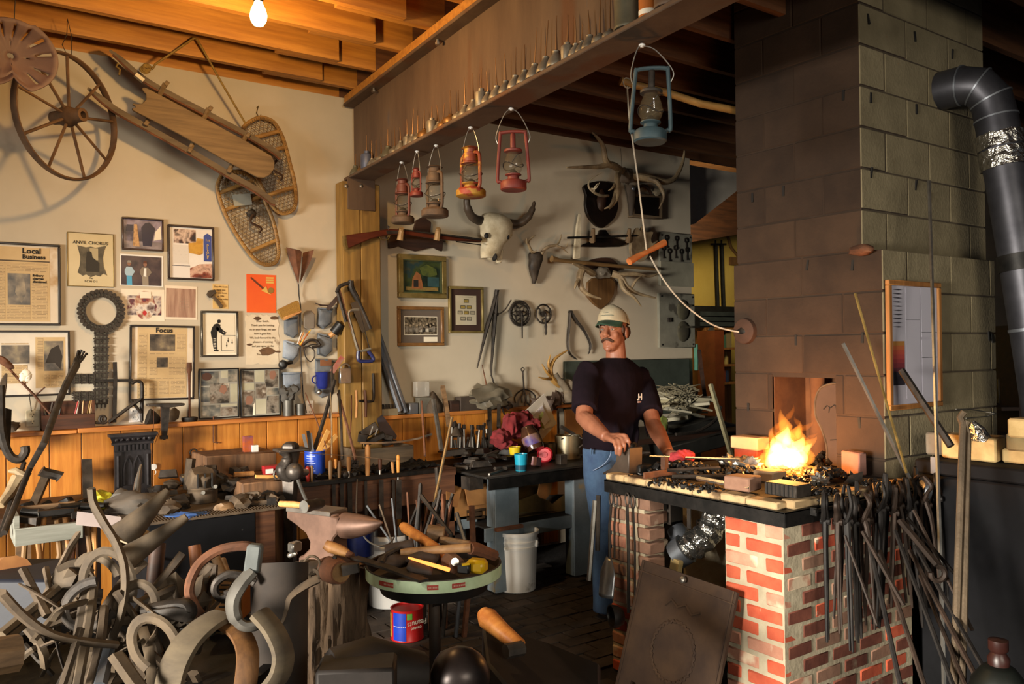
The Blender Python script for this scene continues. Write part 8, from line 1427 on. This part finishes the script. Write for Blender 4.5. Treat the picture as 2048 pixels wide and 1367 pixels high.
# ========== hammer rack, black cabinet and the left bench
z10=lambda x,y,Y=4.3:PY(x/4.876,900+y/4.876,Y)
hr=T('hammer_rack','old white painted board rack with hammers hung through it','rack',z10(430,930,4.4));WB2=wood('white_board','73746a','92938a',axis=0,rough=.8)
a,b_=z10(140,935,4.25),z10(760,760,4.25);part('front_board',B().bx((a.x,4.235,a.z),(b_.x+.02,4.255,z10(140,765,4.25).z)),WB2,hr,w=1,bev=.003);part('back_board',B().bx((a.x,4.5,a.z),(b_.x+.02,4.52,a.z+.13)),OLDW,hr,w=1);part('end_board',B().bx((a.x,4.255,a.z),(a.x+.02,4.5,a.z+.13)),WB2,hr,w=1);part('leg',B().bx((a.x+.02,4.45,0),(a.x+.08,4.5,a.z)),OLDW,hr,w=1);part('leg',B().bx((b_.x-.05,4.45,0),(b_.x,4.5,a.z)),OLDW,hr,w=1)
rr=random.Random(4);zt_=z10(140,765,4.25).z
for i in range(8):
 x=a.x+.05+i*.04;Y_=4.30+.055*(i%3);r=T('rack_hammer',ORD[i]+' hammer from the left hanging in the white board rack','hammer',(x,Y_,zt_),None,'hammers in the rack')
 part('handle',B().tube([(x,Y_,zt_+.01),(x+rr.uniform(-.02,.02),Y_,zt_-.15),(x+rr.uniform(-.03,.03),Y_,zt_-rr.uniform(.28,.4))],[.012,.013,.016],8),HW[(2,0,0,2,0,4,2,0)[i]],r,w=1);aa=rr.uniform(-.9,.3);e=V((math.cos(aa),math.sin(aa),rr.uniform(-.1,.1)))*rr.uniform(.05,.075);c=V((x,Y_,zt_+.025+.02*(i%2)))
 part('head',B().tube([c-e,c-e*.4,c+e*.4,c+e],[.024,.018,.018,.010 if i%2 else .024],8 if i%3 else 4),IRONB if i%2 else IRON,r,w=1)
 if i in(1,3):part('bright_face',B().tube([c-e*1.02,c-e],.023,10),STEEL,r,w=1)
for i in range(9):x,y=200+i*75+rr.uniform(-20,20),560+rr.uniform(-50,60);solo('forging_tool',ORD[i]+' black tool head lying behind the hammer rack, from the left','tool head',B().box(z10(x,y,4.62),(rr.uniform(.06,.1),.05,rr.uniform(.03,.06)),rot(rr.uniform(-20,20),rr.uniform(-25,25),rr.uniform(-40,40)),tp=.8),IRONB,bev=.006,group='tool heads behind the hammer rack')
lb=T('left_bench','rough dark bench behind the hammer rack','bench',(.5,4.8,0));part('top',B().bx((-.4,4.53,.72),(.70,5.06,.76)),DKW,lb,w=1);part('leg',B().bx((.58,4.6,0),(.68,4.7,.72)),DKW,lb,w=1);part('leg',B().bx((-.3,4.6,0),(-.2,4.7,.72)),DKW,lb,w=1)
h5=T('sledge_hammer','dark double-faced hammer leaning on the pine boards','hammer',z10(300,610,4.7));part('handle',B().tube([z10(290,620,4.7),z10(450,250,4.95)],.028,4,flat=.6),DUST,h5,w=1);part('head',B().tube([z10(400,200,4.92),z10(430,215,4.92),z10(560,245,4.92),z10(585,260,4.92)],[.03,.026,.026,.032],8),IRON,h5,w=1)
stick('dark_post','dark upright flat bar standing against the pine boards','bar',[z10(845,90,5.0),z10(862,560,4.9)],.035,IRON,4,flat=.5,up=(0,1,0));stick('hook_bar','thick curved black hook bar at the picture edge under the ledge','hook',smooth([PY(0,770,4.7),PY(3,860,4.7),PY(18,908,4.7),PY(38,918,4.7),PY(50,905,4.7),PY(50,892,4.7)],4),.022,IRON,8);stick('broken_axe','pale splintered antler handle on a dark rod at the picture edge','handle',[PY(0,1010,4.5),PY(20,985,4.55),PY(35,958,4.6),PY(50,950,4.6),PY(30,940,4.6),PY(16,942,4.6)],[.02,.026,.034,.03,.016,.006],HORN,8);stick('dark_rod','dark rod crossing behind the long poker at the picture edge','rod',[PY(0,1070,4.3),PY(48,925,4.8)],.012,IRON)
gp_=T('stove_casting','black cast-iron stove panel with gothic arches and a moulded cornice','stove panel',PY(262,990,4.93));CI=mat('cast_iron','211e1f','343033',rough=.5,metal=.4,scale=20,bump=.15);a,b_=PY(228,992,4.93),PY(300,880,4.93);w,h=b_.x-a.x,b_.z-a.z;Mq=basis((a.x,4.93,a.z),(1,0,0),(0,0,1),(0,-1,0))
def gpp(nm,b,**k):b.v=[Mq@p for p in b.v];part(nm,b,CI,gp_,w=1,**k)
gpp('back_plate',B().bx((0,0,0),(w,h,.015)));gpp('cornice',B().bx((-.012,h-.012,0),(w+.012,h,.04)).bx((-.03,h+.035,0),(w+.03,h+.05,.06)).add([(-.012,h,0),(w+.012,h,0),(w+.026,h+.035,.055),(-.026,h+.035,.055),(-.012,h,.035),(w+.012,h,.035)],[(4,5,2,3)]))
gpp('leaf_moulding',(lambda b:[b.blob((.01+k*(w-.02)/6,h+.018,.045),(.012,.010,.008),k,1,.2)for k in range(7)]and b)(B()),kind='stuff');gpp('dentils',(lambda b:[b.bx((.005+k*(w-.02)/8,h-.045,.015),(.015+k*(w-.02)/8,h-.014,.032))for k in range(9)]and b)(B()),kind='stuff')
for x in(0,w-.035):gpp('column',B().bx((x,0,.015),(x+.035,h-.05,.028)).lathe([(.010,.05),(.010,h-.07)],8,MX.Translation((x+.0175,0,.028))@rot(-90)))
for cx in(w*.37,w*.63):hw=w*.115;gpp('arch',B().tube([(cx-hw,.06,.02),(cx-hw,h*.5,.02),(cx-hw*.7,h*.62,.02),(cx,h*.73,.02),(cx+hw*.7,h*.62,.02),(cx+hw,h*.5,.02),(cx+hw,.06,.02)],.006,6))
gpp('sill',B().bx((.03,.03,.015),(w-.03,.055,.026)))
blk_=T('black_cabinet','black steel cabinet bench with an expanded metal top','cabinet',(1.1,4.5,0));part('body',B().bx((.80,4.085,.0),(1.30,5.05,.735)),CH,blk_,w=1,bev=.006);part('mesh_top',B().bx((.72,4.06,.738),(1.44,5.06,.75)),DUST,blk_,w=1);part('top_rods',(lambda b:[b.tube([(.73+.014*k,4.06,.752),(.73+.014*k,4.2,.752)],.003,4)for k in range(50)]and b)(B()),DUST,blk_,w=1,kind='stuff');part('brown_end',B().bx((1.302,4.1,0),(1.4,4.5,.735)),APR,blk_,w=1);part('handle',B().tube([(.84,4.08,.48),(.84,4.05,.5),(.84,4.05,.56),(.84,4.08,.58)],.006,6),GALV,blk_,w=1)
k2=lambda x,y,Y=4.35:PY(300+x/4.876,860+y/4.876,Y)
cm=T('chuck','round slotted iron chuck standing on the black cabinet','chuck',k2(520,820,4.4));cc_=k2(515,815,4.45);part('base',B().lathe([(0,0),(.073,0),(.075,.06),(.07,.065),(.075,.07),(.072,.075),(0,.075)],24,MX.Translation((cc_.x,4.45,.753))),DUST,cm,w=1);part('jaws',B().tube([V((cc_.x-.01,4.47,.82)),V((cc_.x,4.43,.91))],[.078,.07],6),DUST,cm,w=1,bev=.008);part('slot',(lambda b:[b.box((cc_.x-.04+.035*k,4.385,.87),(.006,.02,.07))for k in range(3)]and b)(B()),INK,cm,w=1,kind='stuff')
for x,y in((640,548),(520,608)):part('bolt',B().tube([k2(x,y,4.35),k2(x-20,y+8,4.40)],.010,8),STEEL,cm,w=1)
stick('cone_mandrel','polished steel cone mandrel standing before the stove panel','mandrel',[z10(1330,450,4.5),z10(1345,300,4.52),z10(1375,142,4.55)],[.022,.016,.006],STEEL,14);stick('iron_stub','grey upright iron stub behind the slotted chuck','bar',[k2(368,575,4.6),k2(400,275,4.6)],.026,DUST,6);stick('blade_spring','pointed dark blade sticking up behind the scrap on the black cabinet','blade',[k2(590,396,4.5),k2(700,460,4.5),k2(850,560,4.45)],[.003,.02,.03],IRON,4,flat=.4);solo('ring_hook','small black ring hook screwed to the pine boards','hook',B().tube([k2(425,215,5.05)+V((.02*math.cos(k*.6),0,.02*math.sin(k*.6)))for k in range(9)],.005,6),IRON)
stick('hex_bar','bright hex pipe stub beside the slotted chuck','pipe',[k2(300,480,4.7),k2(360,470,4.7)],.03,GALV,10);solo('blue_cloth','crumpled blue cloth strip on the cabinet edge','cloth',B().blob(k2(360,832,4.12),(.09,.05,.016),3,3,.5,fr=3),mat('blue_rag','2a4a84','4068a8',rough=.9,bump=.3));solo('grey_glove','big grey leather glove lying at the end of the black cabinet','glove',B().blob(z10(1300,520,4.4),(.15,.08,.055),7,3,.3).blob(z10(1180,450,4.45),(.05,.04,.04),2,2,.3),mat('grey_leather2','4a4540','6b645c',rough=.6,bump=.2));solo('yellow_glove','yellow and black glove cuff by the dark upright bar','glove',B().blob(z10(1000,480,4.5),(.05,.05,.045),4,3,.25).blob(z10(970,510,4.45),(.03,.03,.02),2,2,.3),mat('yellow_black','14120c','b8ae18',scale=12,rough=.7))
rr=random.Random(8)
for i in range(62):
 x=rr.choice((rr.uniform(620,1150),rr.uniform(620,1180),rr.uniform(20,360)));y=rr.uniform(560,780)if x>560 else rr.uniform(540,800);p=k2(x,y,4.5);p=V((p.x,rr.uniform(4.15,4.8),.755));s=rr.uniform(.02,.05);p.z=.752+s*.55+((.05 if i%3==0 else .11 if i%3==1 and i>20 else 0)if p.y>4.4 else 0)
 if abs(p.x-cc_.x)<.1 and p.y<4.6:continue
 k=i%5;m=(DUST,IRON,IRON,IRON,DUST)[k]
 b=B().blob(p,(s*1.3,s,s*.8),i,2,.5,fr=2.2)if k<2 else(B().box(p,(s*2.4,s*1.2,s),rot(rr.uniform(-20,20),rr.uniform(-20,20),rr.uniform(0,180)),tp=.8)if k<4 else B().tube(smooth([p+V((rr.uniform(-.07,.07),rr.uniform(-.05,.05),rr.uniform(-.01,.04)))for _ in range(4)],4),s*.3,6))
 solo('iron_scrap','dusty iron scrap piece heaped on the black cabinet','iron scrap',b,m,group='iron scraps on the cabinet',ang=28)
solo('square_nut','big grey square nut at the corner of the cabinet heap','nut',B().box(k2(1065,715,4.2),(.055,.05,.05),rot(0,8,30)),DUST,bev=.005);solo('wood_chunk','small tan wood chunk in the cabinet heap','wood chunk',B().blob(k2(735,755,4.15),(.05,.03,.03),6,2,.3),OLDW)
# ========== iron heap in front
zf=lambda x,y,d=2.4:PD(x/2.411,800+y/2.411,d)
DL=mat('pale_dusty_iron','3b3126','5e4f3c',rough=.8,metal=.1,scale=9,bump=.25,rnd=.15);HOOP=mat('dusty_hoop','42382b','5c503d',rough=.85,scale=6,stretch=(1,1,4),bump=.2);NV=mat('navy_crate','0a0d18','131829',rough=.6)
sb_=T('scrap_tub','dark tub at the bottom of the picture holding the iron heap','tub',zf(560,1500,2.3));c=PD(235,1420,2.35);part('wall',B().lathe([(.42,-.75),(.46,-.12),(.47,-.10),(.44,-.10),(.42,-.16),(0,-.2)],28,MX.Translation((c.x,c.y,max(.76,c.z)))),IRONB,sb_,w=1)
def fg_(name,label,cat,pts,r,m,n=6,flat=1.0,sm=5,**k):P=[zf(*p)for p in(smooth(pts,sm)if sm else pts)];R2=r if not isinstance(r,(list,tuple))else[r[0]+(r[-1]-r[0])*i/(len(P)-1)for i in range(len(P))];return stick(name,label,cat,P,R2,m,n,flat,**k)
fg_('s_bar','tall pale S-shaped flat bar rising from the iron heap','bar',[(440,425,2.4),(452,500,2.4),(500,590,2.38),(560,690,2.36),(598,800,2.34),(602,930,2.32),(575,1060,2.3),(538,1160,2.28),(520,1300,2.26)],.022,DL,6,.55)
b=B().prism([(-.14,-.045),(.13,-.055),(.135,.05),(-.135,.05)],.012,aim(zf(478,590,2.5),CAM));solo('steel_plate','pinkish grey steel plate standing in the iron heap','plate',B().add([zf(372,535,2.5),zf(585,562,2.5),zf(572,648,2.5),zf(500,630,2.5),zf(480,612,2.5),zf(366,600,2.5)]+[zf(x,y,2.52)for x,y in((372,535),(585,562),(572,648),(500,630),(480,612),(366,600))],[(0,1,2,3,4,5),(11,10,9,8,7,6)]+[(i,i+6,(i+1)%6+6,(i+1)%6)for i in range(6)]),mat('pink_plate','5e504b','736560',rough=.7,bump=.15))
solo('stamped_plate','tan stamped plate with slots below the pinkish plate','plate',B().add([zf(x,y,d)for x,y,d in((600,600,2.6),(720,630,2.6),(660,705,2.5),(560,665,2.5))]+[zf(x,y,d)for x,y,d in((600,608,2.6),(720,638,2.6),(660,713,2.5),(560,673,2.5))],[(0,1,2,3),(7,6,5,4),(0,4,5,1),(1,5,6,2),(2,6,7,3),(3,7,4,0)]),mat('tan_plate','7a6a54','94836a',rough=.8))
fg_('cone_horn','large dusty stake horn pointing up out of the heap, upper one','stake horn',[(590,660,2.5),(660,590,2.52),(740,510,2.54),(810,432,2.56)],[.050,.010],DL,14,sm=3);fg_('cone_horn','second dusty stake horn pointing right, below the upper one','stake horn',[(610,760,2.45),(700,700,2.48),(800,630,2.5),(900,562,2.52)],[.038,.012],DL,14,sm=3)
for i,(pts,r,m,fl_,l)in enumerate((([(0,1130,2.2),(420,785,2.5)],.018,DL,.6,'long straight flat bar slanting up to the pinkish plate, upper of the pair'),([(20,1155,2.2),(435,815,2.5)],.018,DL,.6,'long straight flat bar slanting up, lower of the pair'),([(0,925,2.0),(110,1040,2.05),(250,1130,2.1),(420,1165,2.15),(560,1180,2.2)],.022,DUST,.5,'long curved flat bar sweeping in from the picture edge'),([(160,1160,2.2),(420,840,2.4)],.012,DL,.6,'thin straight bar under the paired flat bars'),([(110,815,2.4),(230,1040,2.3)],.014,DUST,.7,'short bar leaning the other way across the paired bars'),([(330,1380,2.1),(390,1080,2.25),(415,900,2.35)],.015,DL,.7,'steep bar in the middle of the heap, first'),([(370,1380,2.1),(430,1060,2.25),(450,880,2.35)],.014,DL,.7,'steep bar in the middle of the heap, second'),([(430,1380,2.1),(480,1180,2.2),(500,1000,2.3)],.014,DUST,1,'round rod rising low in the middle of the heap'),([(480,1380,2.1),(520,1200,2.2)],.018,GALV,1,'greyish pipe end low in the heap'),([(560,1230,2.05),(680,1400,1.98)],.022,DL,.6,'pale bar falling to the lower edge from the S-shaped bar'),([(390,1100,2.15),(300,1380,2.05)],.011,DUST,1,'thin rod low in the heap near the tub wall'),([(220,1090,2.3),(420,1010,2.35)],.02,DUST,.5,'flat strip lying across the steep bars'))):fg_('heap_bar',l,'bar',pts,r,m,6,fl_,sm=4)
def shoe(cx,cy,d,r,tl,l,m=DL,sp=250):
 a=aim(zf(cx,cy,d),CAM);e=R0*math.cos(tl)+UZ*math.sin(tl);g2=UZ*math.cos(tl)-R0*math.sin(tl);solo('horseshoe',l,'horseshoe',B().tube([zf(cx,cy,d)+e*(r*.85*math.cos(math.radians(90-sp/2+sp*k/16)))+g2*(r*1.15*math.sin(math.radians(90-sp/2+sp*k/16)))for k in range(17)],.014,6,flat=.45,up=F0),m,group='horseshoes in the heap')
shoe(520,890,2.38,.085,.12,'largest upright horseshoe in the middle of the heap');shoe(440,985,2.3,.07,2.1,'dark horseshoe lying open to the right below the largest one',IRON);shoe(655,1010,2.34,.065,-.3,'dusty horseshoe right of the S-shaped bar');shoe(475,850,2.44,.06,.8,'horseshoe half hidden behind the S-shaped bar');shoe(745,1180,2.15,.065,.5,'horseshoe low beside the curved wooden band')
rq=random.Random(41)
for i in range(30):
 x0=150+rq.uniform(0,620);y0=rq.uniform(960,1330);a_=rq.choice((rq.gauss(1.25,.25),rq.gauss(.65,.15),rq.gauss(2.2,.3)));L_=rq.uniform(120,330);c_=rq.uniform(-40,40);dd=rq.uniform(2.2,2.55)
 fg_('heap_rod','thin dusty rod or strip tangled in the front heap','rod',[(x0-L_/2*math.cos(a_),y0+L_/2*math.sin(a_),dd),(x0+c_,y0+c_*.3,dd-.03),(x0+L_/2*math.cos(a_),y0-L_/2*math.sin(a_),dd+.05)],rq.uniform(.007,.014),(DL,DUST,IRON,DL)[i%4],5,rq.choice((1,.5,.4)),sm=4,group='rods tangled in the front heap')
fg_('scroll_hook','big round scroll hook of tapered iron bar, with a curled inner end','hook',[(968,1035,2.3),(935,985,2.3),(912,920,2.3),(930,840,2.3),(980,770,2.32),(1070,718,2.34),(1190,702,2.36),(1260,730,2.38)],.014,RUST,8);fg_('curl_hook','small curled hook inside the big scroll hook','hook',[(1230,880,2.35),(1180,850,2.35),(1110,838,2.34),(1050,870,2.33),(1035,915,2.33),(1060,952,2.33),(1100,945,2.33),(1098,915,2.33)],.012,IRON,8)
hk_=T('steel_hook','heavy steel hook with a bright square shank standing in front','hook',zf(1200,1090,2.15));part('shank',B().tube([zf(1232,692,2.2),zf(1230,720,2.2),zf(1215,830,2.18)],[.026,.028,.028],4,flat=.8,up=F0),mat('bright_shank','474b4a','5f6361',rough=.75,metal=.15),hk_,w=1,bev=.005);part('bend',B().tube([zf(*q)for q in smooth([(1215,825,2.18),(1160,890,2.16),(1125,960,2.15),(1130,1035,2.15),(1170,1085,2.15),(1230,1085,2.16),(1290,1050,2.18)],4)],[.024]*4+[.026]*10+[.02]*11,8,flat=.7),mat('bend_grey','403d38','5a564f',rough=.7,metal=.2),hk_,w=1)
pi=T('big_pipe','wide dark open pipe standing in front of the stump','pipe',zf(1350,1400,2.4));pa_,pb_=zf(1358,785,2.45),zf(1335,1420,2.35);part('tube',B().lathe([(.085,0),(.078,(pb_-pa_).length),(.070,(pb_-pa_).length),(.074,.05)],24,aim(pb_,pa_)),mat('pipe_brown','1e1814','31271f',rough=.85,metal=.1),pi,w=1)
fg_('spoon_strap','flat dusty strap with a narrow twisted tail beside the pipe','strap',[(1530,862,2.4),(1460,900,2.38),(1395,950,2.36),(1380,1000,2.35),(1360,1060,2.34),(1330,1095,2.34)],[.03,.010],DUST,6,.35);fg_('wooden_hoop','curved pale wooden hoop band low in front of the pipe','hoop',[(1250,1025,2.1),(1320,1110,2.08),(1365,1220,2.06),(1350,1320,2.05),(1290,1400,2.05)],.034,HOOP,8,.5);fg_('wooden_hoop','broad curved wooden band arching over the lower middle of the heap','hoop',[(1060,1040,2.2),(980,1090,2.15),(900,1170,2.1),(840,1280,2.06),(810,1400,2.04)],.045,HOOP,8,.4);fg_('wooden_hoop','orange brown curved band between the two pale hoops','hoop',[(1090,1080,2.2),(1160,1130,2.15),(1195,1230,2.1),(1180,1400,2.06)],.03,wood('orange_hoop','4e3218','6e4a26',axis=2),8,.4);fg_('iron_clip','dark looped clip lying over the broad wooden band','clip',[(690,1010,2.25),(800,985,2.25),(900,980,2.24),(915,1030,2.23),(830,1030,2.22),(720,1045,2.22)],.02,IRON,8,.6)
for i,(x0,y0,x1,y1,r,m,l)in enumerate(((938,700,965,985,.02,wood('red_brown_handle','7a4526','9c6238',axis=2),'reddish brown round handle standing behind the scroll hook'),(762,690,740,900,.026,DKW,'dark thick handle standing before the black cabinet'),(1008,790,1000,1020,.03,mat('green_grey','3c4038','4e5248'),'grey green tube standing behind the scroll hook'),(1040,760,1080,850,.016,OLDW,'grey chisel handle leaning in the small printed carton'),(1070,770,1100,860,.014,OLDW,'second chisel handle leaning in the small printed carton'))):a,b_=zf(x1,y1,2.75),zf(x0,y0,2.8);solo('tool_shaft',l,'handle',B().tube([a-(b_-a)*.6,a,b_],r,10),m)
sc_=T('printed_carton','small tan carton printed with dark lines, holding chisels behind the hooks','carton',zf(1120,1040,2.7));a=zf(1062,1040,2.7);b_=zf(1185,850,2.7);part('carton_body',B().box((a+b_)/2,((a-b_).dot(R0)*-1,.09,b_.z-a.z),rot(0,0,-35)),cb1,sc_,w=1);
part('printed_lines',(lambda g_:[g_.box(a.lerp(b_,.5)+UZ*(.05-.014*k)-F0*.046,((b_-a).dot(R0)*(.7 if k%2 else .55),.002,.005),rot(0,0,-35))for k in range(6)]and g_)(B()),INK,sc_,w=1,kind='stuff')
solo('navy_crate','dark navy fabric crate at the picture edge behind the paired bars','crate',B().box(zf(80,1010,3.0),(.42,.3,.3),rot(0,0,-35)),NV,bev=.01);solo('split_log','orange faced split log end beside the navy crate','log',B().tube([zf(20,850,3.1),zf(55,850,3.0)],.075,12),mat('log_end','8a5a30','a87440',rough=.8));solo('wood_billet','pale wooden billet at the lower picture corner','wood billet',B().tube([zf(-60,1240,2.0),zf(90,1215,2.05)],.045,8),OLDW)
rr=random.Random(77)
for i in range(26):
 x,y=rr.uniform(330,980),rr.uniform(760,1340);y=max(y,760+abs(x-520)*.55);p=zf(x,y,2.45+.1*rr.random()-.0003*(y-760));s=rr.uniform(.03,.055);k=i%4
 b=B().blob(p,(s*1.5,s,s*.8),i,2,.45,rot(0,rr.uniform(-60,60),rr.uniform(0,180)),fr=1.8)if k==0 else(B().box(p,(s*3.2,s*.5,s*1.1),rot(rr.uniform(-60,60),rr.uniform(-60,60),rr.uniform(0,180)),tp=.7)if k==1 else B().tube(smooth([p+V((rr.uniform(-.13,.13),rr.uniform(-.05,.05),rr.uniform(-.13,.13)))for _ in range(4)],4),s*.36,6,flat=.6))
 solo('heap_scrap','dusty iron scrap filling the heap in front','iron scrap',b,(DL,DUST,DUST,IRON)[(i*3)%4],group='iron scraps in the front heap',ang=28)
# ========== dark anvils and sledge at the lower edge
DKI=mat('near_black_iron','15110f','251e1a',rough=.6,metal=.4,scale=6,bump=.2);xf=lambda x,y,d=2.5:PD(700+x/3.793,1190+y/3.793,d)  # one near-black brown iron for the low front pieces
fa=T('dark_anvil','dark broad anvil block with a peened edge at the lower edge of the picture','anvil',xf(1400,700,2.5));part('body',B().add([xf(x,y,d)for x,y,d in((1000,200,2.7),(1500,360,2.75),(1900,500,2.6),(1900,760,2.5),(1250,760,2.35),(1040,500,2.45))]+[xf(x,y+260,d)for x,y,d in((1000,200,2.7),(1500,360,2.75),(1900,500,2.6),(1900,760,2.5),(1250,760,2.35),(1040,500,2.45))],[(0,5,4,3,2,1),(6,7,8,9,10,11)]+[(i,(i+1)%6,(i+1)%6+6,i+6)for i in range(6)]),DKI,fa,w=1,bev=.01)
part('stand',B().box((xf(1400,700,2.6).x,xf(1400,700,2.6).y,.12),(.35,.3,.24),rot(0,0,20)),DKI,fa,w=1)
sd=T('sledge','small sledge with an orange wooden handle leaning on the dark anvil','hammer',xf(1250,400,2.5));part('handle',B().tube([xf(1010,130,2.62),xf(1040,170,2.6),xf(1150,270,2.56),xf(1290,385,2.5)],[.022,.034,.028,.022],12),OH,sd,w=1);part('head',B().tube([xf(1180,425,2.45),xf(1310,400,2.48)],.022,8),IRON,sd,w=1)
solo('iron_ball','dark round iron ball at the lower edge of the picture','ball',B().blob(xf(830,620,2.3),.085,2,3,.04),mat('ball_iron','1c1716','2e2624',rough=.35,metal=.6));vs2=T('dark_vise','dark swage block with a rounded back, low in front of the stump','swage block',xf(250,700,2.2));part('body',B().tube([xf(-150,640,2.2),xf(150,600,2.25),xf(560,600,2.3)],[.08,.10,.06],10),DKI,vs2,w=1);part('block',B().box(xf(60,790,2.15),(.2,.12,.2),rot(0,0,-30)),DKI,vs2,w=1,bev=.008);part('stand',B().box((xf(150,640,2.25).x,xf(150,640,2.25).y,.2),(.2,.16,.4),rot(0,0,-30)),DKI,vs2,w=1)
# ========== lettering becomes mesh
dg=bpy.context.evaluated_depsgraph_get()
for o in[o for o in COL.objects if o.type=='FONT']:
 me=bpy.data.meshes.new_from_object(o.evaluated_get(dg));nm,pa,lo,ro,s3=o.name,o.parent,o.location.copy(),o.rotation_euler.copy(),o.scale.copy()
 bpy.data.objects.remove(o);q=bpy.data.objects.new('lettering',me);COL.objects.link(q);q.parent=pa;q.location=lo;q.rotation_euler=ro;q.scale=s3;q['kind']='stuff'
for g in('iron scraps in the front heap','iron scraps on the cabinet','iron scraps on the steel table','pens in the wooden tray','rods tangled in the front heap','pencils in the pocket'):
 L=[o for o in COL.objects if o.get('group')==g];L.sort(key=lambda o:(o.location-CAM).dot(CR)/(o.location-CAM).dot(CF))
 for i,o in enumerate(L):o['label']=ORD[i]+' from the left: '+o['label']
